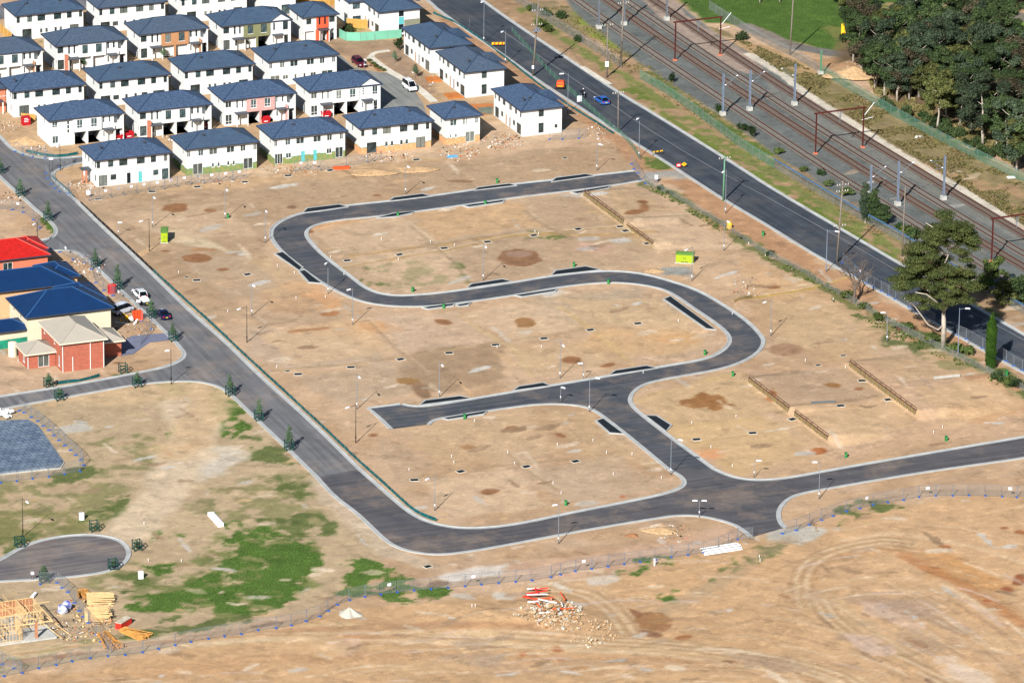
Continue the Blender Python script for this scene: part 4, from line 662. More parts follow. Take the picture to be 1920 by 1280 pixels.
def hip(W_, D_, z, pitch, oh=.45, x0=0, y0=0, ridge_along=None, th=.12):
    """hip roof over the rectangle, returns (tiles, caps)"""
    a, b, c, d = x0-oh, y0-oh, x0+W_+oh, y0+D_+oh; w_, dd = c-a, d-b; s = min(w_, dd)/2; h = s*math.tan(pitch); r = MB(); k = MB()
    if w_ >= dd: r1, r2 = (a+s, b+s, z+h), (c-s, b+s, z+h)
    else: r1, r2 = (a+s, b+s, z+h), (a+s, d-s, z+h)
    cs = [(a, b, z), (c, b, z), (c, d, z), (a, d, z)]
    if w_ >= dd: r.add([*cs, r1, r2], [(0, 1, 5, 4), (1, 2, 5), (2, 3, 4, 5), (3, 0, 4)]); hips = [(cs[0], r1), (cs[3], r1), (cs[1], r2), (cs[2], r2), (r1, r2)]
    else: r.add([*cs, r1, r2], [(0, 1, 4), (1, 2, 5, 4), (2, 3, 5), (3, 0, 4, 5)]); hips = [(cs[0], r1), (cs[1], r1), (cs[2], r2), (cs[3], r2), (r1, r2)]
    r.add([(p[0], p[1], z-.004) for p in cs], [(3, 2, 1, 0)])
    for p, q in hips:
        if math.dist(p, q) > .05: k.bar((p[0], p[1], p[2]+.03), (q[0], q[1], q[2]+.03), .17, .08)
    return r, k
def gutter(W_, D_, z, oh, x0=0, y0=0):
    a, b, c, d = x0-oh, y0-oh, x0+W_+oh, y0+D_+oh; g = MB(); t = .1
    g.box(a-t, b-t, z-.17, c+t, b, z+.03); g.box(a-t, d, z-.17, c+t, d+t, z+.03); g.box(a-t, b, z-.17, a, d, z+.03); g.box(c, b, z-.17, c+t, d, z+.03); return g
HE = 5.4
def rear_ops(var, W_=14.6, mir=0):
    up = [(.05, .72, 3.7, 5.0, 'win'), (2.3, 3.35, 3.7, 5.0, 'win'), (4.5, 6.15, 3.7, 5.0, 'win'), (8.0, 9.6, 3.7, 5.0, 'win'), (10.8, 11.85, 3.7, 5.0, 'win'), (13.4, 14.1, 3.7, 5.0, 'win')]
    if var == 'doors': lo = [(.15, 1.75, .1, 2.2, 'slide3'), (2.4, 3.5, 1.1, 2.15, 'win'), (5.5, 6.3, .05, 2.15, 'door', 'aqua'), (8.0, 8.75, .05, 2.15, 'door', 'aqua'), (10.7, 11.75, 1.1, 2.15, 'win'), (12.5, 14.1, .1, 2.2, 'slide')]
    elif var == 'doors2': lo = [(.4, 2.1, .1, 2.2, 'slide'), (2.75, 3.9, 1.1, 2.15, 'win'), (6.0, 6.75, .05, 2.15, 'door', 'dark'), (8.3, 9.05, .05, 2.15, 'door', 'aqua'), (11.25, 12.3, 1.1, 2.15, 'win'), (13.0, 14.6-.3, .1, 2.2, 'slide')]
    elif var == 'small': lo = [(1.2, 3.2, .1, 2.25, 'slide'), (5.0, 5.5, 1.2, 2.05, 'plain'), (6.15, 6.65, 1.2, 2.05, 'plain'), (8.1, 8.6, 1.2, 2.05, 'plain'), (9.2, 9.7, 1.2, 2.05, 'plain'), (11.4, 13.3, .1, 2.25, 'slide')]
    elif var == 'half':
        up = [(.9, 2.3, 3.7, 5.0, 'win'), (3.55, 4.45, 3.7, 5.0, 'win'), (6.1, 6.75, 3.7, 5.0, 'win')]; lo = [(.85, 1.25, 1.3, 2.05, 'plain'), (1.95, 2.35, 1.3, 2.05, 'plain'), (4.1, 6.0, .1, 2.2, 'slide')]
    else: lo = [(.3, 2.3, .1, 2.2, 'slide'), (2.9, 4.1, 1.2, 2.1, 'win'), (5.4, 5.9, 1.1, 2.1, 'plain'), (7.3, 7.8, 1.1, 2.1, 'plain'), (8.8, 10.0, 1.2, 2.1, 'win'), (11.2, 13.6, .1, 2.2, 'slide')]
    if mir: up = [(W_-o[1], W_-o[0], *o[2:]) for o in up][::-1]; lo = [(W_-o[1], W_-o[0], *o[2:]) for o in lo][::-1]
    return up+lo
def base_house(name, label, fl, W_, D_, wm, group, front=(), left=(), back=(), right=(), roofm='tile', capm='cap', he=HE, pitch=R(23), frame='fdark', gm='glass2', vents=((.4, 0), (.75, 0)), world=None, rz=PHI, oh=.45, cat='house', pipes=(4.1, 10.2), extra_roof=None, name_='house', gut='gutter'):
    if world is None:
        e = W0(fl[0], fl[1], he)[:2]+(BX+AX)*(oh+.08); world = (e[0], e[1])
    t = empty(name_, (world[0], world[1], 0), rz, label, cat, group)
    if roofm == 'tile' and len(label) % 2: roofm = 'tile3'
    wl = MB(); H = he-.02
    facade(wl, (0, 0), 0, W_, H, front, 0, -.3); facade(wl, (0, D_), -math.pi/2, D_, H, left, 0, -.3); facade(wl, (W_, 0), math.pi/2, D_, H, right, 0, -.3); facade(wl, (W_, D_), math.pi, W_, H, back, 0, -.3)
    walls = wl.obj('walls', M[wm], t)
    for O, a, ops in (((0, 0), 0, front), ((0, D_), -math.pi/2, left), ((W_, 0), math.pi/2, right), ((W_, D_), math.pi, back)): fill_openings(t, O, a, ops, frame, gm)
    if he > 4: # string course between the floors
        b = MB(); b.box(-.03, -.03, 3.12, W_+.03, -.002, 3.2); b.box(-.03, 0, 3.12, -.002, D_, 3.2); b.obj('string_course', M['sill'], t)
    r, k = hip(W_, D_, he, pitch, oh)
    if extra_roof: extra_roof(r, k)
    ro = r.obj('roof', M[roofm], t); k.obj('ridge_cap', M[capm], ro)
    gutter(W_, D_, he, oh).obj('gutter', M[gut], t)
    s = min(W_, D_)/2
    for (q, sd) in vents:
        v = MB(); x = W_*q; y = s*.62; z = he+(y+oh)*math.tan(pitch); v.box(x-.16, y-.12, z-.1, x+.16, y+.12, z+.32); v.box(x-.3, y-.22, z+.32, x+.3, y+.22, z+.4); v.obj('roof_vent', M['dgrey'], ro)
    for x in pipes:
        if x < W_: p = MB(); p.box(x-.05, -.1, 2.6, x+.05, -.005, he-.12); p.box(x-.12, -.16, he-.45, x+.12, -.103, he-.2); p.obj('downpipe', M['doorw'], t)
    return t
GR_R = 'two storey white houses, backs to the camera'; GR_S = 'two storey white houses, garage fronts to the camera'
# ---- rear-facing rows
def rear(fl, wd, dp, wm, var, label, mir=0, roof='tile', left=None, vents=((.3, 0), (.8, 0)), frame='fdark', gm='glass2', extra=None):
    L = left if left is not None else [(5.6, 6.3, 3.7, 5.0, 'plain')]
    return base_house('', label, fl, wd, dp, wm, GR_R, front=rear_ops(var, wd, mir), left=L, roofm=roof, vents=vents, frame=frame, gm=gm, extra_roof=extra)
SL = [(2.2, 2.75, 3.6, 5.0, 'plain'), (5.3, 5.9, 3.6, 5.0, 'plain')]
a1 = rear((177.5, 301.9), 14.5, 8.7, 'white', 'doors2', 'white end house nearest the left road corner, one aqua door and one dark door', roof='tile2', left=[(1.6, 2.1, 3.6, 5, 'plain'), (3.6, 4.2, 3.6, 5, 'plain'), (6.3, 6.7, 3.6, 5, 'plain'), (7.6, 8.3, 3.6, 5.0, 'plain'), (7.6, 8.3, 1.0, 2.2, 'plain')], vents=((.12, 0), (.72, 0)))
p = MB(); p.box(-1.9, 3.0, 2.5, -.01, 5.0, 2.62); po = p.obj('porch_roof', M['dgrey'], a1); MB().box(-1.85, 3.05, -.1, -1.65, 3.4, 2.49).box(-1.2, 3.0, -.1, -.9, 3.3, 2.49).obj('porch_post', M['pbrick'], a1)
rear((346.9, 281.3), 14.1, 8.3, 'green_base', 'small', 'white house with green painted base and two pairs of small windows, no aqua door', roof='tile', vents=((.3, 0), (.8, 0)), frame='fwhite')
rear((510.6, 261.3), 14.5, 8.3, 'green_base', 'doors', 'white house with green painted base and two aqua doors side by side', roof='tile2', vents=((.33, 0), (.85, 0)), frame='fwhite')
def ext_a4(r, k):
    r.add([(-.45, 8.2, HE+.3), (1.2, 8.9, HE+.3), (2.6, 8.9, HE+.02), (-.45, 8.9, HE+.02), (.6, 10.6, HE+.1), (2.0, 6.3, HE+1.9)], [(0, 3, 4, 5), (3, 4, 5), (4, 2, 5)])
rear((673.8, 241.9), 14.5, 8.4, 'brick_base', 'small', 'white house with tan brick base, wide, yellow barrow inside its right sliding door', roof='tile2', left=[(3.5, 4.1, 3.6, 5, 'plain')], vents=((.25, 0), (.75, 0)))
rear((833, 223.8), 7.1, 8.5, 'brick_base', 'half', 'narrow white house with tan brick base at the right end of the front row', roof='tile2', vents=((.35, 0),), frame='fwhite')
rear((21.3, 173), 14.5, 8.5, 'white', 'small', 'white house with an orange brick entry wing on its left, red bin against its wall', roof='tile2', left=[(6.2, 6.8, 3.6, 5, 'plain'), (7.6, 8.2, 3.6, 5.0, 'plain'), (6.6, 7.1, 1.0, 2.2, 'plain')], vents=((.08, 0), (.8, 0)))
rear((182.5, 153.8), 14.4, 8.3, 'white', 'mixed', 'plain white house in the third row, directly above the pale brick pillar house', roof='tile', left=[(4.5, 5.1, 3.6, 5, 'plain')], vents=((.35, 0), (.8, 0)))
rear((343, 134.4), 14.3, 8.6, 'white', 'small', 'white house of the third row with two white pipe vents on its roof', roof='tile', left=[(4.5, 5.1, 3.6, 5, 'plain')], vents=((.3, 0), (.85, 0)))
rear((501.3, 116.3), 14.4, 8.8, 'white', 'mixed', 'white house of the third row right beside the maroon wagon, its shadow on the lane', roof='tile', frame='fwhite', left=[(4.5, 5.1, 3.6, 5, 'plain')], vents=((.15, 0), (.6, 0)))
rear((27.5, 30.6), 14.3, 8.3, 'white', 'small', 'white house in the top left corner of the estate, back row', roof='tile', vents=((.2, 0), (.7, 0)), left=[])
rear((182.5, 16.3), 14.3, 8.4, 'white', 'mixed', 'second white house of the back row, behind the grey roofed tan panelled house', roof='tile', left=[(4.5, 5.1, 3.6, 5, 'plain')], vents=())
rear((337, -1.5), 14.3, 8.4, 'white', 'small', 'third white house of the back row, roof cut off by the top edge', roof='tile', left=[(4.5, 5.1, 3.6, 5, 'plain')], vents=())
rear((490, -13), 7.2, 8.4, 'white', 'half', 'narrow white house at the right end of the back row, yellow fence beside it', roof='tile', left=[], vents=())
# ---- street-facing rows
def street(fl, wd, dp, label, panel='white', pillarL=None, pillarR=None, doors=('open', 'open'), gable=None, half=0, leftw='white', porchm='dgrey', roof='tile', frame='fdark', leftblank=0, gm='glass'):
    hk = 'hung' if frame == 'fwhite' else 'win'
    f = [(.15, 1.4, 3.7, 5.0, 'win'), (.15, 1.5, .3, 2.3, hk), (2.4, 2.8, 3.4, 5.05, 'plain'), (3.55, 3.9, 3.4, 5.05, 'plain'), (2.6, 3.1, .9, 2.1, 'plain'), (3.2, 4.1, .05, 2.2, 'door')]
    gar = [(4.9, 7.15, 0, 2.35, 'open' if doors[0] == 'open' else 'garage'), (7.55, 10.05, 0, 2.35, 'open' if doors[1] == 'open' else 'garage')]
    rt = [(10.65, 11.05, 3.75, 5.0, 'plain'), (11.85, 12.25, 3.75, 5.0, 'plain'), (10.7, 11.1, .9, 2.1, 'plain'), (11.2, 12.1, .05, 2.2, 'door')]
    if gable: rt = [(10.8, 11.2, 3.5, 5.0, 'tri'), (12.9, 14.0, 3.4, 5.1, hk), (10.7, 11.1, .9, 2.1, 'plain'), (11.2, 12.1, .05, 2.2, 'door'), (13.0, 14.0, .3, 2.3, hk)]
    else: rt += [(12.9, 14.25, 2.95, 5.1, 'open', 1.4), (13.3, 14.2, 0, 2.3, 'open', 1.6)]
    if leftblank: f = [(.4, 1.5, 3.8, 5.0, hk), (.4, 1.6, .6, 2.1, 'win'), (3.4, 3.9, 2.4, 4.9, 'tri')]
    if half: f = [(.6, 1.7, 3.7, 4.9, 'win'), (.3, 2.3, 0, 2.2, 'garage')]; gar = []; rt = [(3.2, 3.55, 3.5, 5.0, 'plain'), (4.4, 4.75, 3.5, 5.0, 'plain'), (3.1, 3.6, .8, 2.1, 'plain'), (4.2, 4.9, 0, 2.2, 'open', 1.2), (5.6, 6.8, 3.7, 5.0, 'win'), (5.9, 6.7, 0, 2.3, 'open', 1.2)]
    pz = [(5.2-4.5+.1, 6.45-4.5, .75, 2.5, hk, 'glass2'), (8.15-4.5, 9.4-4.5, .75, 2.5, hk, 'glass2')]
    if not half: f2 = f+gar+rt
    else: f2 = f+rt
    t = base_house('', label, fl, wd, dp, leftw, GR_S, front=f2, left=[(4.3, 4.9, 3.6, 5.0, 'plain'), (7.9-.0, 8.2, 1.5, 2.2, 'plain')], roofm=roof, vents=(), frame=frame, gm=gm, pipes=(4.2, 10.4))
    if not half:
        b = MB(); facade(b, (4.5, -.35), 0, 5.8, 2.75+0, pz, 0); v = [(x, y, z+2.5) for x, y, z in b.v]; b.v = v
        b.add([(4.5, -.35, 2.5), (4.5, -.002, 2.5), (4.5, -.002, 5.25), (4.5, -.35, 5.25)], [(0, 3, 2, 1)]); b.add([(10.3, -.35, 2.5), (10.3, -.002, 2.5), (10.3, -.002, 5.25), (10.3, -.35, 5.25)], [(0, 1, 2, 3)]); b.add([(4.5, -.35, 2.5), (10.3, -.35, 2.5), (10.3, -.002, 2.5), (4.5, -.002, 2.5)], [(3, 2, 1, 0)])
        b.obj('feature_panel', M[panel], t)
        for o in pz:
            fr, pn, sl = win_mesh(o[1]-o[0], o[3]-o[2], o[4], frame, o[5]); w1 = link('window', fr, t, (4.5+o[0], -.35, 2.5+o[2])); link('pane', pn, w1); link('sill', sl, w1)
        MB().box(7.17, -.35, -.2, 7.53, -.002, 2.498).obj('garage_pier', M[panel], t)
    # porches
    for (x0, x1) in (((1.95, 4.45), (10.5, 12.8)) if not half else ((2.9, 5.2),)):
        if leftblank and x0 < 3: continue
        pr = MB(); pr.box(x0, -1.5, 2.5, x1, -.01, 2.66); pr.obj('porch_roof', M[porchm], t); ps = MB(); ps.box(x0+.05, -1.45, -.2, x0+.2, -1.3, 2.49); ps.box(x1-.2, -1.45, -.2, x1-.05, -1.3, 2.49); ps.obj('porch_post', M['doorw'], t)
    if pillarL: MB().box(1.6, -1.1, -.2, 2.15, -.01, 3.35).obj('pillar', M[pillarL], t)
    if not gable and not half:
        b = MB(); b.box(12.75, -.75, 2.45, wd+.05, -.61, 3.65); b.box(12.75, -.6, 2.4, 12.9, -.01, 3.65); b.box(12.9, -.6, 2.42, wd+.05, -.01, 2.6); b.box(wd-.18, -.76, -.2, wd+.06, -.5, 5.2); b.obj('balcony', M['white'], t)
        MB().box(12.55, -1.15, -.2, 12.74, -.02, 3.3).obj('pillar', M[pillarR or 'sill'], t)
    if gable:
        g = MB(); x0, x1 = 10.15, wd+.1; xm = (x0+x1)/2; hz = HE+1.35
        g.add([(x0, -.35, -.1), (x1, -.35, -.1), (x1, -.35, HE), (xm, -.35, hz), (x0, -.35, HE)], [(0, 1, 2, 3, 4)])
        rr = MB(); zb = HE+.05; rr.add([(x0-.1, -.6, zb), (xm, -.6, hz+.12), (xm, 4.2, hz+.12), (x0-.1, 1.2, zb)], [(0, 1, 2, 3)]); rr.add([(x1+.35, -.6, zb-.1), (xm, -.6, hz+.12), (xm, 4.2, hz+.12), (x1+.35, 1.4, zb-.1)], [(3, 2, 1, 0)]); rr.obj('gable_roof', M[roof], t)
        g = MB(); ops2 = [(o[0]-x0, o[1]-x0, *o[2:]) for o in rt]; facade(g, (x0, -.35), 0, x1-x0, HE, ops2, 0, -.2); g.add([(x0, -.35, HE), (x1, -.35, HE), (xm, -.35, hz)], [(0, 1, 2)]); g.add([(x0, -.35, -.2), (x0, -.002, -.2), (x0, -.002, HE), (x0, -.35, HE)], [(0, 3, 2, 1)]); g.add([(x1, -.35, -.2), (x1, .3, -.2), (x1, .3, HE), (x1, -.35, HE)], [(0, 1, 2, 3)]); g.obj('gable_wall', M['white'], t)
        fill_openings(t, (x0, -.35), 0, ops2, frame, 'glass2')
    return t
street((90.6, 227.5), 14.6, 8.4, 'white corner house with a tall three pane window, soil heap at its left', leftblank=1, frame='fwhite', roof='tile2', gm='glass2')
street((257.5, 210.6), 14.5, 8.5, 'white house with a pale brick pillar left of its two open garages', pillarL='pbrick', roof='tile2', gm='glass2')
street((418, 189.4), 14.4, 8.3, 'white house with a pink brick panel over two open garages', panel='pink', pillarR='pink', frame='fwhite', roof='tile2')
street((578.8, 172.5), 14.5, 8.3, 'white gabled house with two open garages, right end of its row by the lane', gable=1, frame='fwhite', roof='tile2')
street((-55.5, 108), 14.4, 8.4, 'white house with closed white garage doors cut off by the left edge', doors=('g', 'g'), pillarR='tan', gm='glass')
street((103, 87.5), 14.5, 8.5, 'white house with an orange brick pillar and a grey green upper corner panel', doors=('g', 'g'), pillarL='pbrick', gm='glass')
street((259.4, 66.3), 14.2, 8.4, 'white house with a tan clad panel over two white garage doors', panel='tan', pillarR='tan', doors=('g', 'g'), gm='glass')
street((414.4, 50.6), 14.5, 8.5, 'white gabled house with an olive panel between its windows', panel='olive', doors=('g', 'open'), gable=1, gm='glass')
d5 = street((566.3, 33.8), 7.2, 8.4, 'narrow white house with orange red entry panel', half=1)
MB().box(2.75, -.2, 2.7, 5.35, -.003, 5.2).obj('feature_panel', M['orange'], d5)
for x in (3.2, 4.4): MB().box(x, -.24, 3.5, x+.35, -.203, 5.0).obj('slit_window', M['dark'], d5)
MB().box(2.6, -1.1, -.2, 3.0, -.01, 2.49).box(5.0, -1.1, -.2, 5.2, -.01, 2.49).obj('pillar', M['orange'], d5)
# extra details: orange brick wing of the third row house, corner gable porch
e = W0(21.3, 173, HE)[:2]+(BX+AX)*.53
wg = e-BX*4.2+AX*4.5
t = base_house('', 'orange brick entry wing with low roof beside the left edge', None, 4.0, 4.2, 'orangebrick', GR_S, front=[(1.2, 2.0, .05, 2.1, 'door')], left=[], world=wg, vents=(), he=4.9, frame='fwhite', pipes=()); p = MB(); p.box(.4, -1.6, 2.45, 3.2, -.01, 2.6); p.obj('porch_roof', M['dgrey'], t); MB().box(.5, -1.5, -.2, .7, -1.3, 2.44).box(2.9, -1.5, -.2, 3.1, -1.3, 2.44).obj('porch_post', M['doorw'], t)
# ---- long houses turned to the main road
def longh(fl, wd, dp, label, ops_l, front, vents=((.3, 0),), right=()):
    def ext(r, k):   # lower wing roof on the road side
        r.add([(wd-2, dp*.25, HE+.9), (wd+2.6, dp*.3, HE-.6), (wd+2.6, dp*.75, HE-.6), (wd-2, dp*.8, HE+.9), (wd+.4, dp*.5, HE+1.2), (wd-2.5, dp*.5, HE+1.4)], [(0, 1, 4, 5), (1, 2, 4), (2, 3, 5, 4)])
    return base_house('', label, fl, wd, dp, 'white', 'long white houses along the main road', front=front, left=ops_l, vents=vents, pipes=(.3,), roofm='tile2' if fl[0] > 900 else 'tile', extra_roof=ext, gm='glass')
LO = [(.4, 1.1, 3.7, 5.0, 'plain'), (2.3, 3.2, 3.7, 5.0, 'win'), (4.6, 6.0, 3.7, 5.0, 'win'), (8.0, 9.4, 3.7, 5.0, 'win'), (11.0, 12.0, 3.7, 5.0, 'win'), (13.6, 14.3, 3.7, 5.0, 'plain'), (.7, 2.6, .1, 2.2, 'slide3'), (3.8, 4.9, 1.1, 2.1, 'win'), (6.1, 6.8, .05, 2.1, 'door', 'tan'), (8.1, 8.7, .05, 2.1, 'door', 'rrail'), (10.0, 11.1, 1.1, 2.1, 'win'), (12.0, 14.2, .1, 2.2, 'slide3')]
FR = [(3.4, 4.5, 3.7, 5.05, 'win'), (3.4, 4.5, .4, 2.4, 'hung')]
longh((976.9, 208.8), 8.3, 14.9, 'nearest long white house beside the main road, small square window low on its front', LO, FR+[(6.8, 7.4, 1.1, 1.8, 'plain', 'fdark')], vents=((.15, 0), (.3, 0)))
longh((870.6, 136.9), 8.2, 14.9, 'long white house beside the main road with two rusty beds in its yard', LO, FR, vents=((.2, 0),))
longh((805, 91.3), 8.5, 15.0, 'long white house beside the main road with two small trees in its yard', LO, [(4.0, 5.2, 3.9, 5.1, 'win')], vents=((.25, 0),))
t = longh((710, 23.8), 8.7, 20.0, 'long white house with an aqua panel and grey ground floor corner behind the mint fence', [(x+5, y+5, *o) for (x, y, *o) in LO], [(4.1, 5.2, 3.9, 5.1, 'plain', 'dark'), (4.1, 5.2, .4, 2.2, 'plain', 'dark')], vents=())
MB().box(4.1, -.05, 2.25, 5.2, -.035, 3.85).obj('aqua_panel', M['aqua'], t); MB().box(5.3, -.07, -.1, 8.75, -.034, 3.1).obj('grey_panel', M['greygreen'], t)
e = W0(710, 23.8, HE)[:2]+(BX+AX)*.53
t = base_house('', 'rear wing of the long white house behind the mint fence', None, 3.2, 9.0, 'white', 'long white houses along the main road', front=[(.6, 2.4, .1, 2.2, 'slide'), (.6, 2.2, 3.7, 5, 'win')], left=[(2.0, 3.0, 3.7, 5, 'plain'), (5.5, 7.5, .1, 2.2, 'slide')], world=e-BX*3.25+AX*9.0, vents=(), pipes=())
# ---- the four houses at the left edge
def multi(label, corner, wings, wm, roofm, capm, h, rz=PHI, pitch=R(24), gut='gutter', oh=.5, name_='house', world=None):
    """wings: x0,y0,w,d,height,front ops,left ops"""
    e = world if world is not None else W0(corner[0], corner[1], wings[0][4])[:2]+(BX+AX)*(oh+.05)
    t = empty(name_, (e[0], e[1], 0), rz, label, 'house')
    for (x0, y0, w_, d_, hh, fo, lo, *r_) in wings:
        ww = MB(); facade(ww, (x0, y0), 0, w_, hh, fo, 0, -.3); facade(ww, (x0, y0+d_), -math.pi/2, d_, hh, lo, 0, -.3); ro_ = r_[1] if len(r_) > 1 else []; facade(ww, (x0+w_, y0), math.pi/2, d_, hh, ro_, 0, -.3); facade(ww, (x0+w_, y0+d_), math.pi, w_, hh, [], 0, -.3); ww.obj('walls', M[r_[0] if r_ and r_[0] else wm], t)
        fill_openings(t, (x0, y0), 0, fo, 'fwhite', 'glass'); fill_openings(t, (x0, y0+d_), -math.pi/2, lo, 'fwhite', 'glass')
        r, k = hip(w_, d_, hh+.02, pitch, oh, x0, y0); rr = r.obj('roof', M[roofm], t); k.obj('ridge_cap', M[capm], rr); gutter(w_, d_, hh+.02, oh, x0, y0).obj('gutter', M[gut], t)
    return t
# brick house with beige roof: eave corner seen at (111.5, 646)
bh = multi('red brick house with a beige hip roof and a low wing on each side', (112, 646), [
    (0, 0, 7.6, 11.6, 5.3, [], [(1.5, 2.1, 3.9, 4.9, 'plain'), (7.2, 7.8, 3.9, 4.9, 'plain'), (5.9, 6.7, 1.6, 2.7, 'plain'), (9.6, 10.4, .7, 2.5, 'win')]),
    (-5.1, 3.6, 5.05, 5.2, 2.75, [(1.9, 3.9, .1, 2.3, 'slide')], [(2.7, 3.7, .7, 2.2, 'win')]),
    (7.65, 4.6, 4.6, 6.0, 2.9, [], [])], 'redbrick', 'beigeroof', 'beigecap', 5.3, gut='mud')
for x in (.1, 1.9, 5.1, 7.5): MB().box(x-.06, -.12, 0 if x != 1.9 else 0, x+.06, -.01, 5.2 if x != 1.9 else 2.6).obj('downpipe', M['doorw'], bh)
MB().box(-5.1, 3.48, 0, -4.98, 3.59, 2.6).obj('downpipe', M['doorw'], bh)
# two storey house under the blue roof: eave corner (48, 597)
multi('large two storey cream house under a royal blue roof beside the white van', (48, 597), [
    (0, 0, 15.2, 10.6, 5.3, [], [(2, 2.8, 3.7, 4.9, 'plain'), (6.0, 6.8, 3.7, 4.9, 'plain')]),
    (9.6, 6.0, 6.2, 8.0, 5.05, [], [])], 'cream', 'bluemetal', 'bluecap', 5.3, pitch=R(25))
multi('long royal blue roofed house behind the cream one, roof only in view', (-20, 567), [
    (-6, 4.5, 22.5, 9.0, 5.0, [], [], 'peach'), (13.5, 9.0, 5.2, 7.5, 4.7, [], [], 'peach')], 'cream', 'bluemetal', 'bluecap', 5.0, pitch=R(24))
b3 = multi('low blue roofed wing behind green cloth at the left edge', (-34, 628), [(0, 0, 8.6, 5.4, 2.9, [], [])], 'cream', 'bluemetal', 'bluecap', 2.9, pitch=R(20))
# red roofed house: right front eave corner (97, 478)
e = W0(97, 478, 4.3)[:2]
multi('brick house under a bright red tile roof at the left edge', None, [
    (-14.6, .6, 14.0, 9.0, 4.3, [(5.6, 7.4, 2.2, 3.6, 'win')], []), (-4.6, 4.4, 4.8, 6.4, 4.2, [], [])], 'orangebrick', 'redtile', 'redcap', 4.3, pitch=R(24), world=e+BX*0-AX*.0)
# ------------------------------------------------------------------ street lamps
def lamp(bx, by, ty, hx, hy, m, label, group='street lamps in the new estate', double=False, tm=None):
    h = hbase(bx, by, ty); g = G(bx, by); t = empty('street_lamp', g, 0, label, 'street lamp', group); r = .062 if h > 4.5 else .045
    MB().tube([(0, 0, -.2), (0, 0, .9), (0, 0, h)], [r*1.35, r*1.2, r*.62], 8).obj('pole', m, t, smooth=True)
    MB().tube([(0, 0, .85), (0, 0, 1.15)], r*1.9, 8).obj('access_cover', M['headw'] if m is M['galv'] else m, t)
    for sgn in ((1, -1) if double else (1,)):
        dx = (hx-bx)/((W0(bx, by)[1]-CAMY)*0+F_PX/math.hypot(g.x, g.y-CAMY, CAMH))*sgn
        # head offset: across from the pixel, depth from the remaining height difference
        up = max(0, hbase(bx, by, hy)) if not double else h
        z = min(h, h-.15); dy = 0
        if not double: dz_px = (hy-ty); dy = -dz_px*math.hypot(g.x, g.y-CAMY, CAMH)/F_PX/.33*.9 if dz_px > 0 else 0; dy = max(-2.2, dy)
        L = math.hypot(dx, dy); k = min(1, 2.4/max(L, .01)); dx *= k; dy *= k
        MB().tube([(0, 0, z-.1), (dx*.8, dy*.8, z+.05)], r*.5, 6).obj('arm', m, t, smooth=True)
        a = math.atan2(dy, dx); hd = MB(); hd.box(-.1, -.14, -.05, .75, .14, .06); hd.box(-.06, -.11, .06, .6, .11, .13); hd.obj('lamp_head', M['headw'], t, (dx*.72, dy*.72, z+.03), a)
    return t
GV, BK = M['galv'], M['black']
LAMPS = [((286, 426, 366, 291, 371), GV, 'grey lamp behind the soil stain, left of the lamp with the green box'), ((422, 410, 351, 427, 357), GV, 'grey lamp with a green box at its foot'), ((280, 471, 409, 261, 417), BK, 'black lamp beside the lime kiosk at left'),
 ((472, 592, 532, 476, 535), GV, 'grey lamp just right of a black lamp in the left lots'), ((463, 642, 573, 444, 582), BK, 'black lamp behind the teal silt cloth, middle one of the left road'), ((497.5, 455, 392, 500, 396), GV, 'grey lamp left of the first road bend'), ((760.6, 364, 308, 766, 313), GV, 'grey lamp behind the topmost stretch of the winding road'),
 ((615, 551, 490, 612, 493), GV, 'grey lamp at the kerb where the winding road descends'), ((661, 609, 540, 655, 542), GV, 'grey lamp on the outside of the lower left bend'), ((906, 526, 456, 911, 471), GV, 'grey lamp just left of the big brown puddle stain'), ((1357, 470, 411, 1364, 416), GV, 'grey lamp next to the yellow mesh roll by the old railing'),
 ((1297, 527, 462, 1282, 471), GV, 'grey lamp in front of the right hand lime kiosk'), ((1445, 630, 560, 1427, 569), GV, 'grey lamp right of the wide right bend'), ((824, 744, 677, 830, 688), GV, 'grey lamp behind the dead end bays'), ((815, 957, 890, 797, 901), GV, 'grey lamp inside the lower left curve, in front of the flat lots'),
 ((1050, 709, 640, 1056, 654), GV, 'grey lamp behind the dead end road beside an oval brown stain'), ((1105, 772, 705, 1121, 708), GV, 'grey lamp at the inner corner where the link road leaves'), ((1051, 754, 724, 1054, 725), GV, 'short grey lamp at the dead end road kerb'), ((1094, 712, 680, 1090, 679), GV, 'short grey lamp north of the link road junction'),
 ((1257.5, 890, 819, 1277, 824), GV, 'grey lamp on the left kerb of the link road'), ((1414, 895, 862, 1420, 862), GV, 'short grey lamp above the right hand road'), ((1535.5, 935, 865, 1527, 862), GV, 'grey lamp in the verge under the right hand road'), ((1047, 1019, 944, 1041, 945), GV, 'grey lamp in the verge under the bottom road'),
 ((43, 1006, 932, 56, 944), BK, 'black lamp above the turning court'), ((321, 720, 655, 316, 656), BK, 'black lamp at the corner of the left side street'), ((113, 320, 268, 110, 285), BK, 'black lamp at the corner by the nearest white end house'), ((71, 466, 416, 66, 420), BK, 'black lamp rising behind the red roof'), ((667, 830, 757, 646, 768), BK, 'black lamp with an orange collar at its foot'), ((669, 767, 699, 675, 710), GV, 'grey lamp standing directly behind the black lamp with the orange collar'), ((683, 130, 110, 684, 111), GV, 'short grey lamp in front of the maroon wagon'), ((222, 443, 416, 222, 416), GV, 'thin short lamp right of the upper left road')]
for (a, m, l) in LAMPS: lamp(*a, m, l)
lamp(1311, 970, 937, 1318, 939, GV, 'low double headed lamp in the middle junction', double=True)
RL = 'street lamps along the main road'
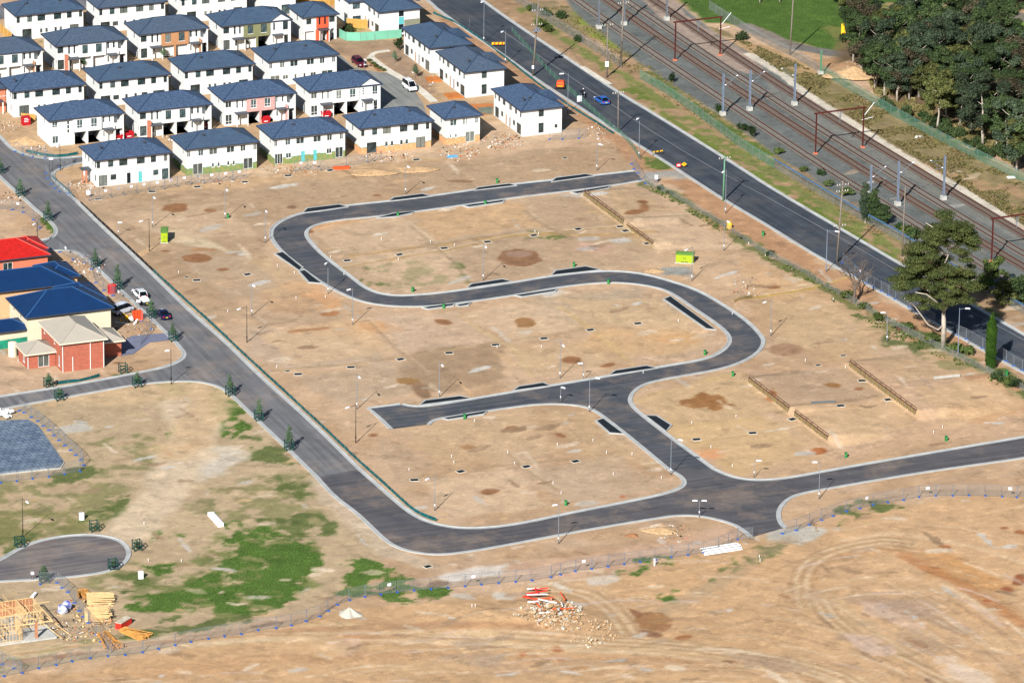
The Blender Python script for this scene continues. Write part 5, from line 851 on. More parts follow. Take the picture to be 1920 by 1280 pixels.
for a, m, l in (((1064.5, 213, 137, 1051, 138), GV, 'tall thin lamp beside the nearest long white house'), ((1198, 296, 220, 1195, 222), GV, 'tall thin lamp on the main road kerb above the yellow barrier board'), ((1119, 320, 269, 1124, 270), GV, 'grey lamp in the dirt right of the long white houses'), ((907, 80, 2, 905, 3), GV, 'thick tall pole lamp at the top of the main road'), ((947.5, 120, 56, 941, 60), GV, 'tall thin lamp right of the orange striped board'), ((1360, 401, 318, 1354, 322), GV, 'tall lamp right beside the green power pole'), ((1549, 510, 430, 1570, 434), M['blueg'], 'blue grey lamp left of the bare tree'), ((1663, 641, 585, 1655, 582), GV, 'grey lamp in the old railing line between bare tree and big gum'), ((1796, 668, 577, 1812, 570), M['blueg'], 'blue grey lamp just right of the big gum trunk')):
    lamp(*a, m, l, RL)
# ------------------------------------------------------------------ wooden power poles
def ppole(bx, by, ty, tx, arms, m, label, r=.17):
    h = hbase(bx, by, max(ty, -60)); g = G(bx, by); D = math.hypot(g.x, g.y-CAMY, CAMH); lean = (tx-bx)/(F_PX/D)
    t = empty('power_pole', g, 0, label, 'power pole', 'power poles along the main road')
    MB().tube([(0, 0, -.3), (lean*.5, 0, h*.5), (lean, 0, h)], [r*1.15, r, r*.75], 9).obj('pole', m, t, smooth=True)
    for z in arms:
        zz = h-z; x = lean*zz/h; u = BX if True else AX; c = MB(); c.bar((x-u[0]*1.2, -.2-u[1]*1.2, zz), (x+u[0]*1.2, -.2+u[1]*1.2, zz), .12, .1)
        ca = c.obj('crossarm', M['wood'], t)
        for q in (-1.1, -.6, .6, 1.1): MB().tube([(x+u[0]*q, -.2+u[1]*q, zz+.05), (x+u[0]*q, -.2+u[1]*q, zz+.32)], [.07, .05], 6).obj('insulator', M['sill'], ca)
    return g, lean, h, t
PP = [ppole(999, 143, 0, 1008, (2.2, 5.2), M['wood'], 'thick wooden power pole with transformer bracket on the near side of the main road'), ppole(1137.5, 146, 45, 1138, (.3,), M['wood'], 'dark wooden pole with a white notice, in the rail verge', .15), ppole(1164.5, 123, -6, 1167, (.4, 1.4), M['wood'], 'tall dark wooden pole inside the rail fence with many insulators', .17), ppole(1159, 248, 170, 1158, (.5,), M['wood'], 'slender wooden pole near the blue car', .12), ppole(1356, 377, 292, 1357, (.5,), M['greenpole'], 'green painted power pole'), ppole(1569, 492, 339, 1576, (.8, 2.0, 8.6), M['wood'], 'tall wooden power pole beside the bare tree'), ppole(1691, 481, 350, 1693, (), M['wood'], 'slim wooden pole between road and blue rail fence', .12), ppole(1481, 103, -20, 1485, (), M['wood'], 'tall grey pole at the far dirt track', .15), ppole(1633, 60, -10, 1633, (), M['greenpole'], 'pale green pole among the trees, left one', .12), ppole(1758, 60, -10, 1759, (), M['greenpole'], 'pale green pole among the trees, right one', .12)]
PP[1][3]; MB().box(-.35, -.3, 2.4, .35, -.2, 3.5).obj('notice_board', M['signw'], PP[1][3]); MB().box(-.22, -.34, 1.6, .22, -.2, 2.3).obj('notice_board', M['signw'], PP[0][3])
tr = MB(); tr.box(-.2, -1.0, 9.6, 1.5, -.3, 9.8); tr.tube([(.6, -.6, 9.8), (.6, -.6, 10.4)], .28, 10); tr.tube([(1.1, -.6, 9.8), (1.1, -.6, 10.3)], .22, 10); tr.obj('transformer', M['galv'], PP[0][3])
def wire(a, b, label, off=(0, 0), sag=1.0, r=.018, name='overhead_wire'):
    A = Vector((a[0].x+a[1]+off[0], a[0].y+off[1]-.2, a[0].z+a[2]-.5)); B = Vector((b[0].x+b[1]+off[0], b[0].y+off[1]-.2, b[0].z+b[2]-.6)); n = 14
    pts = [A.lerp(B, i/n)-Vector((0, 0, sag*4*(i/n)*(1-i/n))) for i in range(n+1)]
    o = MB().tube(pts, r, 4).obj(name, M['dgrey']); tag(o, label, 'power line', 'overhead wires along the main road')
for k, q in (('outer', -1.0), ('inner', 1.0)): wire(PP[0], PP[3], k+' overhead wire from the thick transformer pole to the slender pole by the blue car', (BX[0]*q, BX[1]*q)); wire(PP[3], PP[4], k+' overhead wire from the slender pole by the blue car to the green pole', (BX[0]*q, BX[1]*q)); wire(PP[4], PP[5], k+' overhead wire from the green pole to the tall pole by the bare tree', (BX[0]*q, BX[1]*q))
for q in (-.9, 0, .9): wire(PP[2], (W0(1040, 40, 9.0)+np.array([-14, 9, 0])).tolist() and (Vector((*W0(1000, 60)[:2], 0)), 0, 12.0), ('left', 'middle', 'right')[int(q/.9)+1]+' overhead wire leaving the tall dark pole across the rail verge', (BX[0]*q, BX[1]*q), .6)
# ------------------------------------------------------------------ railway
TR = [([(1040, -27), (1080, 0), (1167, 63), (1300, 152), (1462, 260), (1554, 320), (1650, 379), (1740, 437), (1850, 503), (1990, 588)], 'railway track nearest the main road'), ([(1098, -27), (1137, 2), (1300, 115), (1500, 245), (1620, 321), (1700, 371), (1800, 431), (1980, 538)], 'second railway track from the road, left of the middle gap'), ([(1130, -27), (1174, 3), (1300, 89), (1500, 220), (1620, 295.5), (1740, 370), (1852, 438), (1990, 520)], 'third railway track from the road'), ([(1180, -27), (1222, 0), (1300, 53), (1400, 121), (1500, 185.5), (1620, 260), (1780, 357), (1913, 437), (1990, 483)], 'farthest railway track, next to the pale verge strip')]
slp = MB().box(-1.25, -.12, -.02, 1.25, .12, .12).mesh('sleeper', M['sleeper']); slp2 = MB().box(-1.25, -.12, -.02, 1.25, .12, .12).mesh('sleeper', mat('stained_sleeper', (112, 100, 90), .9, .2, 2))
for ti, (px, lab) in enumerate(TR):
    c = chaikin(wpts(px), 2); seg = np.hypot(*np.diff(c, axis=0).T); s = np.concatenate([[0], np.cumsum(seg)]); L = s[-1]
    P = lambda d: np.array([np.interp(d, s, c[:, 0]), np.interp(d, s, c[:, 1])])
    t = empty('railway_track', (*P(L/2), .1), 0, lab, 'railway track', 'railway tracks'); org = P(L/2)
    for sd in (-1, 1):
        pl = offs(c, sd*.7175)-org; bm = MB(); n = len(pl); prof = [(-.07, .1), (-.035, .26), (.035, .26), (.07, .1)]; vs = []
        for (d, z) in prof: vs += [(*p, z) for p in offs(pl, d)]
        bm.add(vs, [(k*n+i, k*n+i+1, (k+1)*n+i+1, (k+1)*n+i) for k in range(3) for i in range(n-1)]); bm.obj('rail', M['railr'], t)
    ds = np.arange(.3, L-.3, .68); rest = MB(); sm = slp2 if ti in (1, 3) else slp
    keep = set(range(max(0, len(ds)-100-8), len(ds)-8))
    for i, d in enumerate(ds):
        p = P(d)-org; q = P(d+.2)-P(d-.2); a = math.atan2(q[1], q[0])-math.pi/2
        if i in keep: link('sleeper', sm, t, (p[0], p[1], 0), a)
        else:
            ca, sa = math.cos(a), math.sin(a); rest.add([(p[0]+x*ca-y*sa, p[1]+x*sa+y*ca, z) for x, y, z in [(-1.25, -.12, .12), (1.25, -.12, .12), (1.25, .12, .12), (-1.25, .12, .12), (-1.25, -.12, 0), (1.25, -.12, 0), (1.25, .12, 0), (-1.25, .12, 0)]], [(0, 1, 2, 3), (4, 5, 1, 0), (5, 6, 2, 1), (6, 7, 3, 2), (7, 4, 0, 3)])
    tag(rest.obj('sleeper', sm.materials[0], t), kind='stuff')
tdir = np.array(W0(1600, 310)[:2])-np.array(W0(1500, 245)[:2]); tdir /= np.hypot(*tdir); tn = np.array([-tdir[1], tdir[0]])
if tn[0] < 0: tn = -tn
TA = math.atan2(tn[1], tn[0])
def mast(bx, by, ty, sgn, label, arm=True, m='blueg'):
    h = hbase(bx, by, max(ty, -45)); t = empty('rail_mast', G(bx, by), TA, label, 'rail mast', 'overhead line masts'); b = MB()
    b.box(-.16, -.16, .4, -.12, .16, h); b.box(.12, -.16, .4, .16, .16, h); b.box(-.12, -.02, .4, .12, .02, h); b.obj('mast_column', M[m], t)
    MB().box(-.5, -.5, -.2, .5, .5, .75).obj('footing', M['conc'], t)
    if arm:
        z = h-1.9; a = MB(); a.tube([(sgn*.16, 0, z-.6), (sgn*2.9, 0, z+1.2)], .05, 6); a.tube([(sgn*.16, 0, z+1.0), (sgn*2.9, 0, z+1.15)], .03, 6); a.tube([(sgn*.5, 0, z-.5), (sgn*2.3, 0, z-.55)], .04, 6); a.tube([(sgn*1.6, 0, z-.52), (sgn*1.7, 0, z+.4)], .03, 6); ao = a.obj('cantilever_arm', M['galv'], t)
        for x, zz in ((.35, z-.45), (2.8, z+1.2)): MB().tube([(sgn*x, 0, zz), (sgn*(x+.3), 0, zz+.12)], .1, 7).obj('insulator', M['headw'], ao)
    return t
for a in (((1122.5, 54), 'rail mast at the top, left one'), ((1170, 47), 'rail mast at the top, in line with the tall dark wooden pole'), ((1250, 38), 'rail mast at the top, right one on the pale ballast')): mast(*a[0], -45, 1, a[1], m='galv')
mast(1355, 216, 139, 1, 'rail mast on a big white block beside the green fence'); mast(1405.5, 207, 132, 1, 'rail mast on a block between the first and second track, left of the portal'); mast(1489.5, 197, 120, -1, 'rail mast between the third and fourth track, arm pointing left'); mast(1683, 385, 302, 1, 'rail mast on a block just right of the slender dark trees'); mast(1632, 366, 310, 1, 'rail mast hidden at its foot by the slender dark trees'); mast(1769, 374, 292, -1, 'bright blue rail mast with its arm over the farthest track'); mast(1539, 140, 94, 1, 'pale green mast without an arm at the far fence', False, 'greenpole')
def portal(lx, ly, lty, rx, ry, dx, dz, label, arm=1):
    h = hbase(lx, ly, lty); A = G(lx, ly); B = G(rx, ry); t = empty('rail_portal', A, math.atan2(B.y-A.y, B.x-A.x), label, 'rail gantry', 'rust red gantries over the tracks'); L = (B-A).xy.length
    for x in (0, L):
        b = MB(); b.box(x-.11, -.11, .0, x-.08, .11, h); b.box(x+.08, -.11, 0, x+.11, .11, h); b.box(x-.08, -.02, 0, x+.08, .02, h); b.obj('leg', M['rust'], t); MB().box(x-.35, -.35, -.1, x+.35, .35, .3).obj('footing', M['orangebrick'], t)
    MB().box(-.5, -.14, h, L+.4, -.1, h+.24).box(-.5, .1, h, L+.4, .14, h+.24).box(-.5, -.1, h+.14, L+.4, .1, h+.18).obj('beam', M['rust'], t)
    d = MB(); d.tube([(L*.5, 0, h), (L*.5, 0, h-2.2)], .08, 6); d.tube([(L*.44, 0, h), (L*.5, 0, h-1.5)], .05, 6); d.tube([(L*.56, 0, h), (L*.5, 0, h-1.5)], .05, 6); d.obj('drop_bracket', M['galv'], t)
    if arm: a = MB(); a.tube([(L+.1, 0, h-1.6), (L+2.6, .6, h+.6)], .06, 6); a.tube([(L-.4, 0, h-2.4), (L+2.2, .2, h-2.2)], .05, 6); a.obj('cantilever_arm', M['headw'], t)
portal(1265.5, 114, 43, 1350, 104, 0, 0, 'rust red gantry at the top of the railway'); portal(1529, 289, 214, 1617.5, 277, 0, 0, 'rust red gantry in the middle of the railway'); portal(1859, 491, 411, 1948, 478, 0, 0, 'rust red gantry cut off by the right edge', 0)
for (a, b, l) in (((1000, -70), (2000, 566), 'first'), ((1060, -70), (2000, 528), 'second'), ((1120, -60), (2000, 505), 'third')):
    A = W0(*a); B = W0(*b); tag(MB().tube([(A[0], A[1], 5.6), ((A[0]+B[0])/2, (A[1]+B[1])/2, 5.5), (B[0], B[1], 5.6)], .016, 4).obj('contact_wire', M['dgrey']), 'thin contact wire above the '+l+' track from the road', 'power line', 'contact wires above the tracks')
# ------------------------------------------------------------------ fences
def longfence(name, px, h, mm, pm, label, step=3.0, toprail=None, rail_r=.03, z0=0, post_r=.035, cat='fence', sub=None, lean=0):
    c = chaikin(wpts(px), 1) if len(px) > 2 else wpts(px); seg = np.hypot(*np.diff(c, axis=0).T); s = np.concatenate([[0], np.cumsum(seg)]); L = s[-1]; n = max(2, int(L/step)+1); ds = np.linspace(0, L, n)
    pts = [np.array([np.interp(d, s, c[:, 0]), np.interp(d, s, c[:, 1])]) for d in ds]; o = pts[0]; g0 = gz(*o)
    t = empty(name, (o[0], o[1], g0), 0, label, cat); zz = [gz(*p)-g0 for p in pts]; b = MB()
    vs = [(p[0]-o[0], p[1]-o[1], z+z0) for p, z in zip(pts, zz)]+[(p[0]-o[0], p[1]-o[1], z+h+random.uniform(-lean, lean)) for p, z in zip(pts, zz)]
    b.add(vs, [(i, i+1, n+i+1, n+i) for i in range(n-1)]); b.obj('mesh_infill' if mm in (M['meshgreen'], M['meshgrey'], M['mesh']) else 'fabric' if mm in (M['teal'], M['blackcloth'], M['mintmesh'], M['greensheet']) else 'panel', mm, t)
    pme = MB().tube([(0, 0, -.2), (0, 0, h+.12)], post_r, 5).mesh('post', pm); rest = MB()
    order = sorted(range(n), key=lambda i: pts[i][1]); near = set(order[:100])
    for i, (p, z) in enumerate(zip(pts, zz)):
        if i in near: link('post', pme, t, (p[0]-o[0], p[1]-o[1], z))
        else: rest.tube([(p[0]-o[0], p[1]-o[1], z-.2), (p[0]-o[0], p[1]-o[1], z+h+.12)], post_r, 5)
    if rest.v: tag(rest.obj('post', pm, t), kind='stuff')
    if toprail: MB().tube([(p[0]-o[0], p[1]-o[1], z+h) for p, z in zip(pts, zz)], rail_r, 6).obj('top_rail', toprail, t)
    return t
longfence('chain_link_fence', [(930, -20), (965, 4), (997, 22), (1080, 74), (1150, 118), (1165, 128)], 1.9, M['meshgrey'], M['galv'], 'grey chain link fence along the top of the railway', toprail=M['galv'])
longfence('chain_link_fence', [(1200, 148), (1260, 182), (1335, 238), (1400, 285), (1452, 315)], 1.9, M['meshgreen'], M['galv'], 'green meshed fence between main road verge and railway', toprail=M['galv'])
longfence('pipe_rail_fence', [(1452, 315), (1500, 344), (1594, 401), (1650, 431), (1705, 463), (1780, 508), (1850, 550), (1960, 612)], 1.75, M['meshgrey'], M['galv'], 'wire fence topped by a fat blue pipe along the railway', toprail=M['bluepipe'], rail_r=.17, step=2.6)
longfence('chain_link_fence', [(1330, 18), (1370, 44), (1440, 86), (1490, 108), (1540, 140)], 1.9, M['meshgrey'], M['galv'], 'grey fence by the far dirt track', toprail=M['galv'])
longfence('chain_link_fence', [(1540, 140), (1615, 182), (1680, 221), (1765, 267), (1850, 308), (1940, 352)], 2.0, M['meshgreen'], M['galv'], 'long fence between the railway cutting and the grove', toprail=M['galv'], step=3.2)
longfence('wire_fence', [(1210, 345), (1252, 363), (1310, 396), (1350, 421), (1410, 461), (1440, 481), (1502, 508), (1540, 536), (1600, 568), (1665, 606)], 1.2, M['meshgrey'], M['wood'], 'old overgrown wire fence along the right edge of the lots', step=3.5)
longfence('wire_fence', [(1665, 606), (1700, 625), (1780, 665), (1850, 698), (1960, 752)], 1.3, M['meshgrey'], M['wood'], 'old wire fence by the cypress, at the right edge', step=3.2)
longfence('wire_fence', [(870, -8), (905, 20), (960, 60), (1040, 150), (1090, 190), (1140, 238), (1175, 262), (1200, 300)][2:], 1.1, M['meshgreen'], M['galv'], 'torn green shade cloth fence behind the nearest long white house', step=3)
longfence('silt_fence', [(151, 382), (190, 418), (250, 474), (287, 509)], .55, M['blackcloth'], M['wood'], 'black silt cloth along the upper part of the left road', step=2.4, post_r=.03, lean=.05)
longfence('silt_fence', [(287, 509), (330, 549), (380, 593), (430, 640), (480, 687), (560, 760), (600, 797), (670, 864), (722, 910), (750, 936), (775, 958), (795, 969), (818, 977)], .6, M['teal'], M['wood'], 'long teal silt cloth along the right kerb of the left road', step=1.9, post_r=.03, lean=.07)
longfence('silt_fence', [(106, 721), (125, 718), (145, 716), (165, 712), (187, 706)], .55, M['teal'], M['wood'], 'short teal silt cloth in front of the brick house', step=2, post_r=.03, lean=.1)
longfence('silt_fence', [(812, 26), (860, 46), (905, 78), (950, 112), (1000, 152), (1060, 196), (1110, 226), (1150, 252)], .5, M['teal'], M['wood'], 'teal silt cloth along the near kerb of the main road', step=2.4, post_r=.025, lean=.08)
longfence('silt_fence', [(50, 286), (80, 293), (110, 296), (146, 290)], .6, M['teal'], M['wood'], 'teal silt cloth around the soil heap at the corner', step=2, post_r=.03, lean=.05)
longfence('silt_fence', [(98, 333), (118, 350), (140, 372)], .5, M['teal'], M['wood'], 'bit of teal silt cloth beside the blue footed panels at the corner', step=2, post_r=.03, lean=.05)
longfence('shade_cloth_fence', [(636, 70), (654, 79), (753, 71)], 1.8, M['mintmesh'], M['galv'], 'mint green shade cloth fence between the houses', step=2.5)
longfence('shade_cloth_fence', [(-20, 658), (0, 655), (52, 647)], 1.6, M['greensheet'], M['galv'], 'emerald shade cloth in front of the low blue roof', step=2.5)
longfence('paling_fence', [(558, 8), (596, 14), (636, 8)], 1.9, M['paling'], M['timber'], 'yellow timber paling fence at the top', step=2.4)
longfence('paling_fence', [(637, 31), (664, 33)], 1.8, M['paling'], M['timber'], 'short yellow paling fence behind the mint cloth', step=2.4)
longfence('paling_fence', [(650, 51), (689, 54)], 1.9, M['paling'], M['timber'], 'yellow paling screen beside the dark shrub', step=2.4)
longfence('paling_fence', [(0, 60), (22, 78)], 1.8, M['paling'], M['timber'], 'yellow paling fence between the first two houses at left', step=2.4)
longfence('paling_fence', [(40, 226), (66, 228)], 1.5, M['paling'], M['timber'], 'yellow paling fence behind the red bin', step=2.4)
longfence('paling_fence', [(1850, -4), (1870, 16), (1912, 46), (1960, 40)], 2.0, M['gpaling'], M['wood'], 'grey paling fence in the top right corner', step=2.4)
# temporary fence panels: every panel is a thing
def panel_thing(wd, fm='foot'):
    t = empty('fence_panel'); r = .022; h = 2.0; f = MB(); f.tube([(0, 0, .05), (0, 0, h)], r*1.5, 5); f.tube([(wd-.06, 0, .05), (wd-.06, 0, h)], r*1.5, 5); f.tube([(0, 0, .15), (wd-.06, 0, .15)], r, 5); f.tube([(0, 0, h), (wd-.06, 0, h)], r, 5)
    for k in range(1, 8): f.tube([(wd*k/8, 0, .15), (wd*k/8, 0, h)], .005, 3)
    f.obj('frame', M['galv'], t); MB().add([(.02, 0, .15), (wd-.08, 0, .15), (wd-.08, 0, h), (.02, 0, h)], [(0, 1, 2, 3)]).obj('mesh_infill', M['mesh'], t)
    ft = MB(); ft.box(-.14, -.34, 0, .14, .34, .1); ft.box(-.11, -.28, .1, .11, .28, .17); ft.obj('foot', M[fm], t)
    return t
_pc = {}
def run(px, labf, group, boards=(), fm='foot'):
    pts = [G(*p) for p in px]; k = 0
    for i, (a, b) in enumerate(zip(pts[:-1], pts[1:])):
        L = (b-a).xy.length; key = (round(L*2)/2, fm)
        if key not in _pc: o = _pc[key] = panel_thing(max(key[0], 1), fm); fresh = True
        else: o = copy_tree(_pc[key]); fresh = False
        o.location = a; o.rotation_euler = (0, 0, math.atan2(b.y-a.y, b.x-a.x)); k += 1; bd = i in boards
        tag(o, labf(k)+(', with white notice' if bd else ''), 'fence panel', group)
        for c in o.children: c.scale = (1, 1, 1)
        if bd: MB().box(L*.4, -.05, 1.3, L*.4+.6, -.03, 1.75).obj('notice_board', M['signw'], o)
T = lambda ox, oy, L: [(ox+a/4, oy+b/4) for a, b in L]
r1 = T(0, 960, [(-70, 1245), (30, 1230), (165, 1205), (290, 1170), (420, 1145), (540, 1118), (675, 1095), (808, 1078), (938, 1070), (1068, 1050), (1188, 1025), (1312, 998), (1430, 972), (1562, 948), (1683, 930), (1810, 915), (1935, 885)])
r2 = T(480, 960, [(15, 885), (150, 870), (265, 850), (375, 818), (478, 782), (540, 740), (610, 695), (700, 660), (815, 635), (935, 617), (1060, 600), (1185, 588), (1312, 577), (1440, 567), (1567, 555), (1690, 543), (1818, 532), (1945, 522)])
r3 = T(960, 960, [(25, 522), (150, 512), (290, 488), (362, 468), (474, 442), (596, 425), (718, 408), (840, 390), (960, 375), (1077, 358), (1193, 338), (1318, 322), (1436, 304), (1545, 275), (1622, 244), (1692, 205), (1808, 205)])
r4 = T(1440, 960, [(108, 162), (210, 137), (308, 97), (400, 60), (488, 30), (588, -5)])+T(1440, 640, [(688, 1253), (788, 1226), (897, 1207), (1016, 1190), (1132, 1168), (1257, 1158), (1384, 1157), (1508, 1155), (1632, 1158), (1757, 1164), (1865, 1170), (1990, 1160)])
run(r1, lambda k: ordi(k)+' wire panel from the left edge in the fence along the bottom dirt track', 'wire fence panels with blue feet along the dirt track')
run(r2, lambda k: ordi(k)+' wire panel from the stacked beams towards the rubble pile', 'wire fence panels with blue feet along the dirt track', (9, 14))
run(r3, lambda k: ordi(k)+' wire panel from the rubble pile towards the white pipe bundle', 'wire fence panels with blue feet along the dirt track', (4,))
run(r4, lambda k: ordi(k)+' wire panel from the junction, fence under the right hand road', 'wire fence panels with blue feet, right side', (6, 10, 15))
run(T(0, 960, [(-40, 1110), (20, 1140), (105, 1172), (165, 1205)]), lambda k: ordi(k)+' panel of the short fence joining at the bottom left corner', 'wire fence panels around the timber frame')
run(T(0, 960, [(300, 540), (430, 530), (468, 568), (510, 600), (560, 680), (595, 740), (625, 785), (665, 830), (725, 918), (762, 970), (800, 1015), (845, 1055)]), lambda k: ordi(k)+' panel, counted from the turning court, between timber frame and stacked trusses', 'wire fence panels around the timber frame')
run(T(0, 640, [(145, 520), (182, 535), (235, 570), (285, 600), (325, 635), (368, 668), (405, 707), (443, 743), (488, 782), (530, 817), (570, 853), (606, 890), (628, 930), (600, 975), (483, 995), (365, 1015), (243, 1030), (125, 1048), (5, 1060), (-90, 1075)]), lambda k: ordi(k)+' wire panel around the foundation slab, counted from the street down', 'wire fence panels around the slab')
run(T(0, 320, [(345, 20), (360, 60), (385, 105), (415, 135), (447, 160), (515, 175), (543, 240)]), lambda k: ordi(k)+' panel on the road edge left of the nearest white end house', 'wire fence panels at the upper left corner')
run([(28, 285), (43, 291), (61, 295), (85, 297), (112, 315), (135, 312)], lambda k: ordi(k)+' panel on the kerb in front of the corner soil heap', 'wire fence panels at the upper left corner')
run(T(0, 320, [(-60, 290), (95, 295), (175, 315), (250, 370), (300, 430), (270, 460)]), lambda k: ordi(k)+' panel around the bare lot behind the red roof', 'wire fence panels around the left lots', (1,))
run([(112, 473), (137, 487), (158, 493), (172, 505), (180, 530), (195, 545), (212, 555), (235, 570)], lambda k: ordi(k)+' panel between the blue roofs and the left road', 'wire fence panels around the left lots', (0, 6))
run([(265, 603), (285, 618), (262, 648)], lambda k: ordi(k)+' loose panel near the orange rubbish bin', 'wire fence panels around the left lots')
run([(168, 376), (186, 374), (210, 370), (234, 366), (258, 362), (282, 358), (308, 355), (333, 350), (358, 346), (384, 344), (410, 341), (436, 338), (462, 334)], lambda k: ordi(k)+' grey panel in the fence line before the front row of houses', 'wire fence panels before the front row', (1, 2, 5, 6, 8), fm='footgrey')
run([(552, 322), (577, 318), (602, 320), (650, 312), (690, 305), (715, 300)], lambda k: ordi(k)+' panel before the house with two aqua doors and its right neighbour', 'wire fence panels before the front row', fm='footgrey')
run([(1030, 262), (1054, 262), (1085, 260), (1100, 258)], lambda k: ordi(k)+' panel at the foot of the nearest long white house', 'wire fence panels before the front row')
run([(1184, 308), (1189, 318), (1196, 325), (1201, 339), (1210, 345), (1231, 343)], lambda k: ordi(k)+' panel closing the upper end of the winding road', 'wire fence panels closing the winding road')
run(T(1440, 320, [(560, 690), (650, 785), (740, 845), (795, 875), (850, 905), (905, 935), (955, 965), (1060, 1025), (1120, 1060), (1250, 1150)]), lambda k: ordi(k)+' panel on the main road kerb between bare tree and big gum', 'wire fence panels on the main road kerb', (1,))
run([(1794, 629), (1812, 636), (1842, 653), (1887, 677), (1901, 686), (1917, 694), (1940, 707)], lambda k: ordi(k)+' panel on the main road kerb around the cypress', 'wire fence panels on the main road kerb')
for k, o in _pc.items(): pass
# ------------------------------------------------------------------ retaining walls
for (i, ((a, b), h)) in enumerate(zip(WALLS, WH)):
    A = W0(*a); B = W0(*b); L = math.dist(A[:2], B[:2]); ang = math.atan2(B[1]-A[1], B[0]-A[0]); zb = -.25
    t = empty('retaining_wall', (A[0], A[1], 0), ang, ['long yellowish retaining wall at the top right of the lots, upper part', 'short lower part of the top right retaining wall', 'retaining wall right of the big brown stain, upper part', 'lower part of the wall right of the big brown stain', 'longest retaining wall, towards the right edge'][i], 'retaining wall', 'low retaining walls between the lots')
    MB().box(0, -.06, zb, L, .06, h).obj('wall_panel', M['retain'], t); MB().box(-.05, -.1, h, L+.05, .1, h+.08).obj('capping', M['rrail'], t); n = int(L/2)+1; pm = MB().box(-.05, -.12, zb, .05, -.065, h-.02).mesh('post', M['wood'])
    rl = MB(); rl.tube([(0, .12, h+.42), (L, .12, h+.42)], .04, 5); rl.obj('handrail', M['rrail'], t); pm2 = MB().tube([(0, .12, h), (0, .12, h+.42)], .04, 5).mesh('rail_post', M['rrail'])
    for k in range(n): link('post', pm, t, (L*k/(n-1), 0, 0)); link('rail_post', pm2, t, (L*k/(n-1), 0, 0))
longfence('low_retaining_wall', [(1377, 570), (1395, 566), (1410, 561)], .6, M['retain'], M['wood'], 'small yellow timber retaining edge below the right kiosk', step=2, cat='retaining wall')
longfence('low_retaining_wall', [(1750, 714), (1775, 710), (1800, 706)], .5, M['conc'], M['galv'], 'short grey retaining edge towards the right', step=3, cat='retaining wall')
longfence('low_retaining_wall', [(1520, 764), (1545, 761), (1566, 758)], .35, M['concd'], M['wood'], 'dark retaining edge between the two right hand walls', step=3, cat='retaining wall')
# ------------------------------------------------------------------ pits, kiosks, pillars
def pit_meshes():
    f = MB(); f.box(-.75, -.62, 0, .75, -.52, .07); f.box(-.75, .52, 0, .75, .62, .07); f.box(-.75, -.52, 0, -.65, .52, .07); f.box(.65, -.52, 0, .75, .52, .07); l = MB(); l.box(-.649, -.519, 0, .649, .519, .06)
    return f.mesh('frame', M['concl']), l.mesh('pit_shade', M['dark'])  # flat dark plate, coloured as the shaded interior of the open pit
pf, pg = pit_meshes()
PITS = [(369, 526, 'by the black silt cloth'), (464, 515, 'left of the first bend'), (350, 520, 'small one beside the left pit', .6), (651, 489, 'just inside the left bend'), (749, 478, 'left end of the middle row of pits'), (833, 466, 'above the weedy lot'), (914, 454, 'upper right of the weedy lot'), (1001, 442, 'with a green surround near the brown puddle'), (1084, 430, 'left of the upper retaining wall'), (1163, 416, 'upper one of a pair on the retaining wall'), (1173, 422, 'lower one of a pair on the retaining wall'), (1214, 452, 'at the lower end of the upper retaining wall'), (1107, 619, 'with a broad pale rim in the middle lots'), (1196, 607, 'right of the broad rimmed pit'), (1020, 635, 'left of the broad rimmed pit'), (559, 702, 'behind the teal silt cloth'), (539, 696, 'small one behind the teal silt cloth', .6), (658, 689, 'behind the two overlapping lamps'), (751, 674, 'above the curved brown stain'), (842, 662, 'left of the dark soil patch'), (929, 647, 'with a white apron in the middle'), (777, 900, 'left one in the lots inside the bottom loop'), (864, 884, 'middle one inside the bottom loop'), (1079, 865, 'right one inside the bottom loop'), (987, 875, 'with a pale apron inside the bottom loop'), (1306, 824, 'right of the link road'), (1411, 812, 'below the left hand retaining wall'), (1581, 667, 'round topped one above the longest wall', .7), (1534, 685, 'small one left of the longest wall', .7), (1617, 704, 'upper one on the longest wall'), (1666, 739, 'middle one on the longest wall'), (1576, 761, 'between the two right hand walls'), (1486, 775, 'in the gap of the left hand wall'), (802, 1062, 'alone under the bottom bend', .9), (781, 300, 'before the tan brick based house'), (540, 330, 'before the house with aqua doors'), (619, 320, 'right of the aqua doors'), (459, 342, 'before the green based house', .9), (184, 374, 'at the left end of the house fence', .9), (285, 360, 'before the corner house'), (370, 351, 'before the second front row house'), (1059, 297, 'dark one before the nearest long house', .7)]
for q in PITS:
    s = q[3] if len(q) > 3 else 1; g = G(q[0], q[1]); t = empty('drain_pit', (g.x, g.y, g.z+.02), PHI+random.uniform(-.3, .3), 'pale framed open drain pit, '+q[2], 'drain pit', 'drain pits in the lots'); t.scale = (s, s, s); link('frame', pf, t); link('pit_shade', pg, t)
